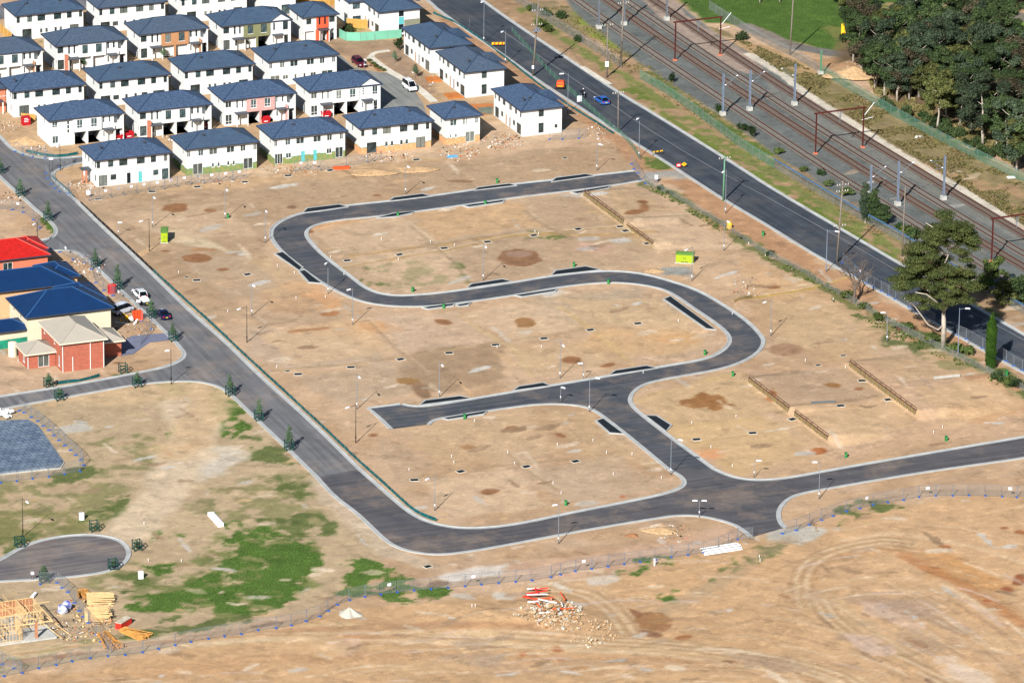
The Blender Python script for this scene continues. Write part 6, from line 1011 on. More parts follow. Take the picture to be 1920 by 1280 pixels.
def kiosk(px, py, w_, d_, h, label, ang):
    g = G(px, py); t = empty('power_kiosk', (g.x, g.y, g.z), ang, label, 'power kiosk', 'lime green electricity kiosks'); MB().box(0, 0, .12, w_, d_, h).obj('body', M['lime'], t)
    lid = MB(); lid.box(-.1, -.1, h+.003, w_+.1, d_+.1, h+.14); lid.add([(-.1, -.1, h+.14), (w_+.1, -.1, h+.14), (w_+.1, d_+.1, h+.14), (-.1, d_+.1, h+.14), (.3, d_/2, h+.3), (w_-.3, d_/2, h+.3)], [(0, 1, 5, 4), (1, 2, 5), (2, 3, 4, 5), (3, 0, 4)]); lid.obj('lid', M['limed'], t)
    MB().box(-.15, -.15, -.1, w_+.15, d_+.15, .118).obj('plinth', M['conc'], t)
    for k in (0, 1): dd = MB(); dd.box(w_*(.04+.48*k), -.03, .2, w_*(.48+.48*k), -.003, h-.12); do = dd.obj('door', M['lime'], t); MB().box(w_*(.42+.1*k), -.06, h*.55, w_*(.46+.1*k), -.032, h*.65).obj('handle', M['fdark'], do)
    for k in range(2): MB().box(w_*(.3+.22*k), -.045, .24, w_*(.48+.22*k), -.033, .36).obj('vent_slot', M['fdark'], t)
kiosk(302, 456, 1.2, 3.2, 2.0, 'lime green kiosk beside the black lamp on the left', PHI-.35)
kiosk(1267, 493, 3.2, 1.6, 1.65, 'lime green kiosk above the right bend', -.15)
hb = MB(); hb.box(-.2, -.2, 0, .2, .2, .75); hb.box(-.24, -.24, .75, .24, .24, .85); hbm = hb.mesh('pillar_body', M['hyd']); hc = MB().box(-.12, -.215, .4, .12, -.202, .6).mesh('plate', M['limed'])
for q in [(746, 406, 'at the first lower bay of the winding road'), (910, 384, 'at the second lower bay of the winding road'), (932, 343, 'above the top stretch of the winding road'), (774, 547, 'inside the lower left bend'), (832, 578, 'below the middle stretch, at a bay'), (1141, 532, 'under the start of the right bend'), (1076, 500, 'above the middle stretch, beside a bay'), (1431, 442, 'in the grass by the old railing'), (1322, 665, 'inside the right bend'), (1374, 705, 'below the right bend'), (1061, 947, 'inside the bottom loop'), (871, 785, 'at the dead end bay'), (1586, 857, 'above the right hand road, left one'), (1774, 826, 'above the right hand road, right one'), (427, 409, 'against the lamp foot in the upper left lots'), (1887, 703, 'in the weeds right of the cypress')]:
    g = G(q[0], q[1]); t = empty('service_pillar', g, random.uniform(-.4, .4), 'small green service pillar '+q[2], 'service pillar', 'green service pillars'); link('pillar_body', hbm, t); link('plate', hc, t)
# ------------------------------------------------------------------ trees
def leaves(blobs, n, size, flat=.6, seed=1, shell=.55):
    """leaf-sized faces strewn through overlapping clumps; blobs: (x,y,z,r,rz)"""
    rg = np.random.default_rng(seed); bl = np.array(blobs, float); w_ = bl[:, 3]**2*bl[:, 4]**.5; pick = rg.choice(len(bl), n, p=w_/w_.sum())
    d = rg.normal(size=(n, 3)); d /= np.linalg.norm(d, axis=1)[:, None]; rr = shell+(1-shell)*rg.random(n)**.6
    c = bl[pick, :3]+d*rr[:, None]*np.stack([bl[pick, 3], bl[pick, 3], bl[pick, 4]], 1); c += rg.normal(size=(n, 3))*.08*size
    nr = d+rg.normal(size=(n, 3))*.55; nr[:, 2] += flat; nr /= np.linalg.norm(nr, axis=1)[:, None]; u = np.cross(nr, rg.normal(size=(n, 3))); u /= np.linalg.norm(u, axis=1)[:, None]; v = np.cross(nr, u)
    s = size*(.6+.8*rg.random(n))[:, None]; V = np.stack([c-u*s, c-v*s*.55, c+u*s, c+v*s*.55], 1).reshape(-1, 3); return V
def leafmesh(name, V, m):
    me = bpy.data.meshes.new(name); n = len(V)//4; me.vertices.add(len(V)); me.vertices.foreach_set('co', V.astype(np.float32).ravel()); me.loops.add(n*4); me.polygons.add(n)
    me.loops.foreach_set('vertex_index', np.arange(n*4, dtype=np.int32)); me.polygons.foreach_set('loop_start', (np.arange(n)*4).astype(np.int32)); me.update(calc_edges=True); me.materials.append(m); return me
def gum(h, rad, m, seed, n=2600, bark='bark', low=.28, lean=0):
    rg = random.Random(seed); t = MB(); tips = []; pts = [(0, 0, -.3)]; x = y = 0
    for k in range(1, 6): x += rg.uniform(-.25, .25)+lean*.3; y += rg.uniform(-.25, .25); pts.append((x, y, h*.78*k/5))
    t.tube(pts, [h*.02, h*.017, h*.014, h*.011, h*.008, h*.004], 7)
    for k in range(9):
        q = low+.08+.6*k/9; i = min(4, int(q/.78*5)); a = Vector(pts[i]).lerp(Vector(pts[i+1]), .5); an = k*2.4+rg.uniform(-.4, .4); L = rad*rg.uniform(.55, 1.0)*(1.1-.5*abs(q-.55)); b = a+Vector((math.cos(an)*L, math.sin(an)*L, h*rg.uniform(.08, .22)))
        mid = a.lerp(b, .5)+Vector((0, 0, -.2)); t.tube([a, mid, b], [h*.006, h*.0045, h*.002], 5); tips.append((b, L))
    bl = []
    for (b, L) in tips:
        for _ in range(3): r = rad*rg.uniform(.22, .36); bl.append((b.x+rg.uniform(-.6, .6)*rad*.4, b.y+rg.uniform(-.6, .6)*rad*.4, b.z+rg.uniform(-.3, .6), r, r*rg.uniform(.55, .9)))
    for _ in range(7): r = rad*rg.uniform(.25, .4); bl.append((x*.5+rg.uniform(-.8, .8)*rad, y*.5+rg.uniform(-.8, .8)*rad, h*rg.uniform(low+.12, .6), r, r*.8))
    for _ in range(6): r = rad*rg.uniform(.25, .42); bl.append((x+rg.uniform(-.5, .5)*rad*.6, y+rg.uniform(-.5, .5)*rad*.6, h*rg.uniform(.68, .95), r, r*.75))
    return t.mesh('trunk', M[bark], True), leafmesh('crown', leaves(bl, n, .21, seed=seed, shell=.35), M[m])
KINDS = [('leaf_g', 'dark green'), ('leaf_b', 'bluish green'), ('leaf_o', 'olive green'), ('leaf_r', 'brownish')]
PROT = []
for i in range(10):
    k = i % 4 if i < 8 else i-8; h = [11.5, 12.5, 10.5, 11][i % 4]+(i // 4)*.7; PROT.append((gum(h, [3.3, 3.7, 3.1, 3.4][(i*3) % 4], KINDS[k][0], 40+i, 6000, low=[.26, .12][i % 2]), k, h))
def put_tree(px, py, pi, sc, label, group, name='gum_tree', rz=None, z=None):
    (tr, cr), k, h = PROT[pi]; g = G(px, py); t = empty(name, g, rz if rz is not None else random.uniform(0, 6.28), label, 'tree', group); t.scale = (sc*random.uniform(.92, 1.1), sc*random.uniform(.92, 1.1), sc); link('trunk', tr, t); link('crown', cr, t); return t
GRV = 'gum trees of the grove behind the railway'
front = [(1658, 184, 4, 1.0), (1640, 168, 0, .9), (1682, 190, 1, .9), (1705, 189, 3, .95), (1723, 182, 5, 1.0), (1741, 205, 2, .85), (1757, 246, 6, 1.0), (1776, 229, 2, 1.05), (1800, 236, 8, .95), (1843, 274, 9, 1.12), (1822, 252, 1, .95), (1868, 285, 0, 1.0), (1906, 321, 5, 1.1), (1890, 302, 8, 1.05), (1925, 322, 6, 1.1), (1945, 338, 0, 1.1)]
for i, (x, y, k, s) in enumerate(front): put_tree(x, y, k, s, ordi(i+1)+' tree from left at the front edge of the grove, '+KINDS[PROT[k][1]][1]+' crown', GRV)
rows = [(150, 1628, 1945, 29), (132, 1612, 1950, 27), (114, 1600, 1950, 28), (176, 1712, 1960, 27), (203, 1765, 1965, 27), (228, 1815, 1970, 27), (258, 1868, 1975, 27), (96, 1622, 1870, 29), (160, 1648, 1960, 40)]
rn = 0
for ri, (y, x0, x1, st) in enumerate(rows):
    x = x0; c = 0
    while x < x1:
        xx = x+random.uniform(-6, 6); yy = y+random.uniform(-6, 6)+(0 if y > 100 else -2); x += st*random.uniform(.85, 1.2)
        if (1640 < xx < 1700 and yy < 103): continue
        if xx > 1885 and yy < 150: continue
        c += 1; k = random.randrange(10); put_tree(xx, yy, k, random.uniform(.82, 1.06), ordi(c)+' tree from left '+['behind the front edge', 'second behind the front edge', 'third behind the front edge', 'right of the pale trunk pair', 'above the leaning white trunk', 'beside the tallest right hand tree', 'nearest the right edge', 'at the back of the grove', 'filling the middle of the grove'][ri]+', '+KINDS[PROT[k][1]][1]+' crown', GRV)
for i, (x, y, k, s, l) in enumerate([(1622, 60, 1, .75, 'tree at the back left of the grove beside the soil clearing'), (1604, 72, 0, .85, 'tree at the upper left edge of the grove, over the grass'), (1590, 40, 2, .8, 'tree by the top edge, left of the clearing'), (1575, 20, 0, .85, 'bushy tree at the very top, left of the pale green pole'), (1610, 30, 5, .8, 'tree by the top edge next to the left green pole'), (1694, 60, 9, .9, 'tall narrow bluish tree on the soil clearing'), (1722, 70, 1, .8, 'small tree right of the soil clearing'), (1790, 60, 4, .8, 'tree behind the grove below the bright lawn'), (1815, 62, 2, .8, 'olive tree left of the grey paling fence'), (1838, 66, 3, .85, 'brownish tree beside the grey paling fence'), (1862, 86, 8, .8, 'tree at the lawn edge near the right'), (1894, 118, 2, .7, 'small olive tree near the parked blue car'), (1540, -2, 0, .7, 'dark tree cut by the top edge, middle'), (1500, -4, 1, .7, 'dark tree cut by the top edge, left of the middle one'), (1462, 4, 4, .75, 'dark tree at the top edge above the dirt track'), (1425, 6, 0, .7, 'dark tree at the top edge above the fence'), (1390, 0, 5, .7, 'dark leafy tree at the top edge, right of the gantry'), (1360, -6, 8, .7, 'dark tree at the top edge nearest the railway')]): put_tree(x, y, k, s, l, 'scattered trees behind the grove')
# understorey
def bush(r, h, m, seed, n=380, sz=.16): 
    rg = random.Random(seed); bl = [(rg.uniform(-.5, .5)*r, rg.uniform(-.5, .5)*r, h*rg.uniform(.25, .7), r*rg.uniform(.4, .6), h*rg.uniform(.25, .4)) for _ in range(7)]
    t = MB()
    for k in range(5): a = k*1.3; t.tube([(0, 0, -.1), (math.cos(a)*r*.3, math.sin(a)*r*.3, h*.55)], [.05, .02], 4)
    return t.mesh('stem', M['bark2']), leafmesh('foliage', leaves(bl, n, sz, seed=seed), M[m])
BP = [bush(1.1, 1.5, 'leaf_d', 5), bush(1.4, 1.2, 'leaf_y', 6), bush(.9, 2.2, 'leaf_d', 7), bush(1.8, 2.6, 'leaf_g', 8, 800, .2)]
def put_bush(px, py, k, s, label, grp, name='shrub'):
    t = empty(name, G(px, py), random.uniform(0, 6), label, 'shrub', grp); t.scale = (s, s, s); link('stem', BP[k][0], t); link('foliage', BP[k][1], t)
for q in [(1262, 155, 2, 1.0, 'dark conical shrub on the ballast edge'), (1345, 208, 0, 1.0, 'dark round shrub beside the rail mast on the big block'), (1391, 245, 0, 1.1, 'left shrub of the pair beside the ballast'), (1403, 248, 0, 1.0, 'middle shrub beside the ballast'), (1413, 258, 2, 1.0, 'right dark shrub beside the ballast'), (1458, 288, 1, 1.1, 'yellow green shrub above the blue pipe rail'), (1540, 328, 0, .9, 'dark shrub near the ballast, under the second gantry'), (1555, 350, 1, 1.1, 'shrub left of the tall pole top'), (1585, 366, 1, 1.4, 'shrub behind the blue rail, left of the slender dark trees'), (1508, 322, 1, .9, 'small shrub near the start of the blue rail'), (1700, 440, 1, 1.5, 'shrub right of the slender dark trees'), (1716, 448, 3, 1.0, 'loose shrub behind the blue rail'), (1690, 430, 0, 1.0, 'dark small shrub beside the track'), (1054, 34, 0, 1.2, 'dark shrub in the rail verge at the top'), (1022, 30, 3, .8, 'pale bushy scrub around the thick power pole'), (1010, 50, 1, 1.5, 'grey green scrub left of the thick power pole'), (1030, 60, 1, 1.2, 'low scrub below the thick power pole'), (998, 20, 1, 1.3, 'low scrub at the top behind the wire fence'), (1086, 78, 0, 1.0, 'shrub at the gate of the rail fence'), (1392, 76, 3, .9, 'dark shrub right of the upper gantry'), (1445, 480, 0, .8, 'dark round shrub in the old wire fence'), (1256, 364, 1, .7, 'green shrub at the upper end of the old wire fence'), (1240, 356, 0, .7, 'shrub beside the closed end of the winding road'), (1590, 560, 1, 1.3, 'scrub at the foot of the bare tree'), (1620, 580, 1, 1.1, 'green scrub right of the bare tree'), (1650, 600, 1, 1.2, 'green scrub before the lamp in the railing line'), (1700, 618, 1, 1.2, 'scrub left of the big gum foot'), (1745, 640, 1, 1.5, 'low scrub under the big gum'), (1790, 662, 1, 1.6, 'broad low scrub right of the big gum foot'), (1812, 664, 1, 1.4, 'low scrub before the small post by the cypress'), (1872, 712, 3, .8, 'dense shrub at the cypress foot'), (1890, 720, 1, 1.3, 'shrub right of the cypress foot'), (1908, 728, 0, 1.2, 'shrub at the right edge below the cypress'), (655, 60, 3, .8, 'dark green shrub before the yellow paling screen'), (612, 72, 0, .6, 'small shrub beside the orange red panel house'), (618, 25, 0, .8, 'shrub before the yellow fence at the top'), (749, 95, 2, 1.3, 'tall shrub at the wall of the third long house'), (776, 158, 0, .01, 'tiny weed'), (1580, 545, 1, .9, 'dry scrub left of the bare tree foot'), (1530, 530, 1, .8, 'patch of scrub in the old wire fence')][:-3]:
    put_bush(*q, 'shrubs and scrub')
for i in range(26):
    x = random.uniform(1650, 1900); y = 190+(x-1650)*.5+random.uniform(-14, 10); put_bush(x, y, 3 if i % 3 else 0, random.uniform(.6, 1.1), ordi(i+1)+' undergrowth bush of the grove, dark green, beneath the tree trunks', 'undergrowth bushes of the grove')
# grass of the cutting: one mass
def tufts(poly, n, sz, m, name, seed):
    w_ = wpts(poly); x0, y0 = w_.min(0); x1, y1 = w_.max(0); rg = np.random.default_rng(seed); X = rg.uniform(x0, x1, n*3); Y = rg.uniform(y0, y1, n*3); k = (sdist(w_, X, Y) < 0) & (fbm(X, Y, 5, seed) > .45); X, Y = X[k][:n], Y[k][:n]; n = len(X)
    Z = np.array([gz(a, b) for a, b in zip(X, Y)]); an = rg.uniform(0, 6.28, n); s = sz*rg.uniform(.5, 1.4, n); dx, dy = np.cos(an)*s*.8, np.sin(an)*s*.8; lx, ly = rg.normal(size=(2, n))*.35*s
    V = np.stack([np.stack([X-dx, Y-dy, Z-.05], 1), np.stack([X+dx, Y+dy, Z-.05], 1), np.stack([X+dx*1.1+lx, Y+dy*1.1+ly, Z+s], 1), np.stack([X-dx*1.1+lx, Y-dy*1.1+ly, Z+s], 1)], 1).reshape(-1, 3)
    o = link(name, leafmesh(name, V, m)); tag(o, None, 'grass', None, 'stuff'); return o
M['dry'] = leafmat('dry_grass_blades', (126, 112, 78), (100, 98, 58), .3, .3); M['gg'] = leafmat('green_grass_blades', (72, 90, 46), (92, 102, 54), .3, .3)
tufts([(1370, 66), (1500, 122), (1700, 225), (1920, 345), (1960, 450), (1790, 340), (1620, 238), (1500, 160), (1400, 92)], 34000, .2, M['dry'], 'dry_grass', 1)['label'] = 'dry tussock grass on the bank beside the railway'
tufts([(1060, 10), (1200, 110), (1440, 285), (1700, 455), (1680, 468), (1440, 310), (1180, 140), (1000, 20)], 14000, .18, M['dry'], 'dry_grass', 2)['label'] = 'dry grass in the verge between road fence and railway'
tufts([(1210, 340), (1320, 398), (1440, 470), (1600, 560), (1700, 612), (1850, 690), (1960, 745), (1960, 765), (1840, 708), (1640, 618), (1440, 488), (1230, 362)], 8000, .22, M['gg'], 'weeds', 3)['label'] = 'weeds along the old wire fence at the right of the lots'
tufts([(1650, 190), (1900, 310), (1940, 250), (1900, 130), (1620, 140)], 9000, .4, M['dry'], 'dry_grass', 7)['label'] = 'dry grass floor of the grove'
# ---- big gum
def big_gum():
    g = G(1769, 651); t = empty('gum_tree', g, 0, 'very large spreading gum tree with pale limbs leaning over the main road', 'tree'); tr = MB(); sx = 1/10.2
    P = lambda dx, up, dy=0: Vector((dx*sx, dy, up*sx/.943))          # dx, up in pixels of the photograph at that distance
    tr.tube([P(0, -4), P(-1, 40), P(-2, 64)], [.5, .42, .34], 10)
    limbs = [[(-2, 62, 0), (-4, 90, .4), (-8, 130, 1.2), (3, 160, 1.0), (0, 190, 1), (12, 225, .5)], [(-2, 62, 0), (6, 80, -.5), (9, 95, -1), (30, 120, -1.8), (52, 130, -2.2)], [(-2, 64, 0), (-16, 84, -1), (-35, 100, -1.8), (-58, 105, -2.2)], [(-6, 118, 1), (-35, 130, 2), (-52, 142, 2.6), (-80, 150, 3)], [(0, 160, 1), (-20, 180, 1.6), (-42, 190, 2)], [(0, 185, 1), (-14, 205, 0), (-40, 222, -.5)], [(6, 190, 1), (24, 205, 1.6), (44, 215, 2)], [(-1, 40, 0), (-12, 34, -.8), (-30, 45, -1.4), (-56, 80, -2.0), (-75, 95, -2.4)], [(4, 170, 1), (28, 176, 3), (50, 180, 4)], [(-8, 110, 1), (20, 108, 3), (44, 110, 4.5)], [(-16, 95, 0), (-50, 100, 3), (-84, 108, 4)]]
    for L in limbs:
        n = len(L); tr.tube([P(a, b, d) for a, b, d in L], [.2*(1-i/n*.8)*(.75 if L[0][1] > 100 else 1) for i in range(n)], 7)
    tr.obj('trunk', M['bark'], t, smooth=True)
    bl = []
    clumps = [(0, 226, 24, 9), (-22, 214, 24, 8), (24, 214, 22, 9), (-30, 196, 22, 8), (36, 200, 22, 8), (-48, 176, 24, 8), (-30, 182, 18, 7), (46, 182, 16, 6), (30, 168, 16, 6), (-58, 160, 24, 8), (-40, 150, 22, 7), (-62, 144, 20, 7), (-20, 140, 20, 7), (-70, 122, 24, 8), (-48, 118, 26, 8), (-84, 108, 20, 6), (-60, 98, 22, 7), (-34, 102, 20, 7), (-10, 122, 20, 7), (12, 124, 18, 7), (34, 122, 20, 8), (50, 130, 18, 6), (52, 112, 18, 6), (30, 98, 18, 7), (10, 92, 18, 7), (-16, 82, 16, 6), (-36, 84, 16, 6), (-10, 100, 18, 6), (22, 146, 16, 6), (-16, 206, 20, 8), (8, 208, 22, 8), (-75, 134, 18, 5), (44, 196, 16, 6), (-24, 170, 18, 7), (-8, 190, 16, 6), (16, 184, 16, 6), (0, 146, 18, 8), (-26, 120, 18, 7), (30, 140, 18, 7), (-44, 134, 16, 6), (-4, 108, 18, 7), (20, 112, 16, 6), (46, 146, 14, 5)]
    rg = random.Random(3)
    for (x, u, r, rz_) in clumps:
        for dy in (-2.6, 0, 2.8):
            if rg.random() < .2: continue
            p = P(x+rg.uniform(-7, 7), u+rg.uniform(-4, 4), dy+rg.uniform(-1, 1)); bl.append((p.x, p.y, p.z, r*sx*rg.uniform(.75, 1.05), rz_*sx*rg.uniform(.8, 1.2)))
    link('crown', leafmesh('crown', leaves(bl, 80000, .15, flat=.6, seed=9, shell=.0), M['leaf_big']), t)
big_gum()
def bare():
    g = G(1600, 568); t = empty('bare_tree', g, 0, 'leafless grey tree with spreading twisted branches beside the main road', 'tree'); tr = MB(); tw = MB(); rg = random.Random(5)
    def grow(p, d, L, r, k):
        pts = [p]; q = p
        for i in range(4): d = (d+Vector((rg.uniform(-.3, .3), rg.uniform(-.3, .3), rg.uniform(-.12, .2)))).normalized(); q = q+d*L/4; pts.append(q)
        (tr if k < 2 else tw).tube(pts, [r*(1-.55*i/4) for i in range(5)], 6 if k < 2 else 3)
        if k < 4:
            for _ in range(4 if k < 2 else 3):
                i = rg.choice([2, 3, 4, 4]); a = rg.uniform(0, 6.28); s = rg.uniform(.5, 1.0); nd = (d+Vector((math.cos(a)*s*1.3, math.sin(a)*s*1.1, rg.uniform(-.1, .45)))).normalized(); grow(pts[i], nd, L*rg.uniform(.6, .82), r*.5, k+1)
    grow(Vector((0, 0, -.2)), Vector((-.05, 0, 1)), 3.6, .42, 0); tr.obj('trunk', M['bark2'], t); tw.obj('branches', M['bark2'], t)
bare()
g = G(1857, 690); t = empty('cypress', g, 0, 'tall dark green pencil cypress near the right edge', 'tree'); MB().tube([(0, 0, -.2), (0, 0, 9)], [.2, .05], 6).obj('trunk', M['bark2'], t); hh = hbase(1857, 690, 586)
link('crown', leafmesh('crown', leaves([(random.uniform(-.12, .12), random.uniform(-.12, .12), z, (.98 if z < hh*.75 else .98*(1-(z/hh-.75)/.26)**.7)*random.uniform(.9, 1.05), .6) for z in np.linspace(.7, hh-.35, 26)], 17000, .09, flat=.3, seed=12, shell=.8), M['leaf_cy']), t)
def slender(px, py, h, rad, m, label, seed, name='slender_tree', n=3500, low=.25):
    tr, cr = gum(h, rad, m, seed, n, 'bark2', low); t = empty(name, G(px, py), 0, label, 'tree'); link('trunk', tr, t); link('crown', cr, t)
def column(px, py, h, r, m, label, seed):
    rg = random.Random(seed); t = empty('slender_tree', G(px, py), 0, label, 'tree'); MB().tube([(0, 0, -.2), (.1, 0, h*.5), (0, .1, h*.92)], [.13, .1, .03], 6).obj('trunk', M['bark'], t)
    bl = [(rg.uniform(-.3, .3)*r, rg.uniform(-.3, .3)*r, h*q, r*rg.uniform(.6, .85)*(1.15-abs(q-.5)*1.1), h*.075) for q in np.linspace(.14, .95, 16)]; link('crown', leafmesh('crown', leaves(bl, 6500, .13, seed=seed, shell=.2), M[m]), t)
column(1622, 418, 8.0, 1.35, 'leaf_b', 'slender dark tree beside the blue rail, left one of two', 71); column(1638, 420, 6.8, 1.5, 'leaf_g', 'slender dark tree beside the blue rail, right one of two', 72); column(1654, 421, 3.9, 1.9, 'leaf_g', 'round dark bush tree right of the two slender trees', 73)
slender(1858, 548, 6.4, 2.4, 'leaf_y', 'yellow green tree below the gantry at the right edge', 74, low=.05); slender(1884, 572, 4.6, 2.2, 'leaf_o', 'olive shrub tree behind the blue rail at the right', 75, low=0); slender(1915, 570, 5.6, 2.6, 'leaf_g', 'dark green tree cut by the right edge behind the blue rail', 76, low=.05)
# ---- saplings and guards
def sapling(h, seed):
    rg = random.Random(seed); t = MB().tube([(0, 0, -.1), (.05, 0, h*.5), (0, 0, h*.96)], [.05, .04, .015], 5); bl = [(rg.uniform(-.2, .2), rg.uniform(-.2, .2), h*q, (.78*(1-abs(q-.58)*1.5))*rg.uniform(.75, 1.2), .36) for q in (.38, .45, .52, .6, .68, .76, .84, .92, .97)]
    return t.mesh('trunk', M['bark2']), leafmesh('crown', leaves(bl, 1300, .085, seed=seed, shell=.05), M['leaf_s'])
SAP = [sapling(4.4, 21), sapling(4.1, 22), sapling(3.0, 23)]
gp = MB(); 
for x in (-.62, .62):
    for y in (-.62, .62): gp.box(x-.055, y-.055, -.2, x+.055, y+.055, 1.75)
gpm = gp.mesh('post', M['guard']); gr_ = MB()
for z in (.3, .9, 1.5):
    for s in (-.62, .62): gr_.box(-.68, s-.03+(.06 if s > 0 else -.06), z, .68, s+.03+(.06 if s > 0 else -.06), z+.12); gr_.box(s-.03+(.06 if s > 0 else -.06), -.55, z+.003, s+.03+(.06 if s > 0 else -.06), .55, z+.123)
grm = gr_.mesh('rail', M['guard'])
SP = [(0, 330, 296, 0, 'at the top left edge of the left road'), (38, 373, 334, 0, 'second along the left road'), (90, 419, 377, 0, 'on the grassy corner above the red roof'), (179, 506, 467, 0, 'beside the long blue roof'), (221, 547, 497, 0, 'just above the white station wagon'), (284, 601, 560, 0, 'in front of the dark car'), (325, 644, 605, 1, 'at the paved driveway'), (91, 731, 700, 2, 'left of the short silt cloth, before the brick house'), (111, 755, 728, 2, 'on the lower side of the left street'), (257, 730, 698, 2, 'left of the black street corner lamp'), (432, 746, 702, 1, 'at the bend below the left street corner'), (485, 793, 748, 0, 'left of the last one on the left road'), (542, 848, 797, 0, 'lowest one on the left road'), (177, 1000, 985, -1, 'above the turning court'), (257, 1036, 1012, 2, 'right of the turning court'), (212, 1072, 1048, 2, 'lower right of the turning court'), (83, 1096, 1060, 2, 'below the turning court by the timber frame'), (37, 1030, 1010, -1, 'left of the turning court'), (231, 704, 690, -1, 'before the brick house without a tree')]
for i, (x, y, ty, k, l) in enumerate(SP):
    g = G(x, y-5); t = empty('tree_guard', g, random.uniform(-.1, .1)+PHI, 'dark green timber tree guard '+l, 'tree guard', 'green timber tree guards'); link('post', gpm, t); link('rail', grm, t)
    if k >= 0: s = min(1.3, max(.45, hbase(x, y-5, ty)/[4.4, 4.1, 3.0][k])); t = empty('sapling', g, random.uniform(0, 6), 'young street tree inside the guard '+l, 'young tree', 'young street trees'); t.scale = (s, s, s); link('trunk', SAP[k][0], t); link('crown', SAP[k][1], t)
for x, y, s, l in ((740, 118, .75, 'small round tree in the yard of the third long house, upper one'), (779, 146, .85, 'small round tree in the yard of the third long house, lower one'), (77, 134, .6, 'small green tree before the house with the grey green panel, left'), (156, 128, .75, 'green young tree before the orange brick pillar house'), (222, 112, .6, 'green young tree right of the grey green panel house'), (306, 112, .8, 'green young tree before the tan panelled garages'), (463, 90, .8, 'young tree before the olive panelled house'), (67, 136, .5, 'tiny tree at the left edge houses'), (53, 216, .5, 'sapling against the white wall beside the red bin')):
    g = G(x, y); t = empty('small_tree', g, 1, l, 'young tree', 'small garden trees'); t.scale = (s*1.2, s*1.2, s*.8); link('trunk', SAP[1][0], t); link('crown', SAP[1][1], t)
for i, (x, y) in enumerate([(693, 116), (700, 121), (706, 126), (712, 130), (719, 134)]): put_bush(x, y, 1, .55, ordi(i+1)+' hedge shrub along the cream footpath', 'hedge along the cream footpath')
tag(sheet('garden_bed', wpts([(686, 112), (694, 112), (720, 134), (708, 135)]), .05, M['soilr']), kind='structure')
# ------------------------------------------------------------------ vehicles
def loft(st, m, n=12):
    """st: stations (x, zlow, zhigh, half width low, half width high); rounded box section"""
    bm = MB(); k = 10
    for (x, z0, z1, w0, w1) in st:
        h = z1-z0; bm.v += [(x, -w0*.92, z0), (x, -w0, z0+h*.25), (x, -w0*.99, z0+h*.6), (x, -w1, z1-h*.12), (x, -w1*.8, z1), (x, w1*.8, z1), (x, w1, z1-h*.12), (x, w0*.99, z0+h*.6), (x, w0, z0+h*.25), (x, w0*.92, z0)]
    n = len(st); bm.f = [(i*k+j, i*k+(j+1) % k, (i+1)*k+(j+1) % k, (i+1)*k+j) for i in range(n-1) for j in range(k)]+[tuple(range(k)), tuple((n-1)*k+j for j in range(k-1, -1, -1))]; bm.m = [0]*len(bm.f); return bm
wt = MB().tube([(0, -.1, 0), (0, .1, 0)], .33, 16).mesh('tyre', M['tyre']); wr = MB().tube([(0, -.115, 0), (0, .115, 0)], .2, 12).mesh('rim', M['rim'])
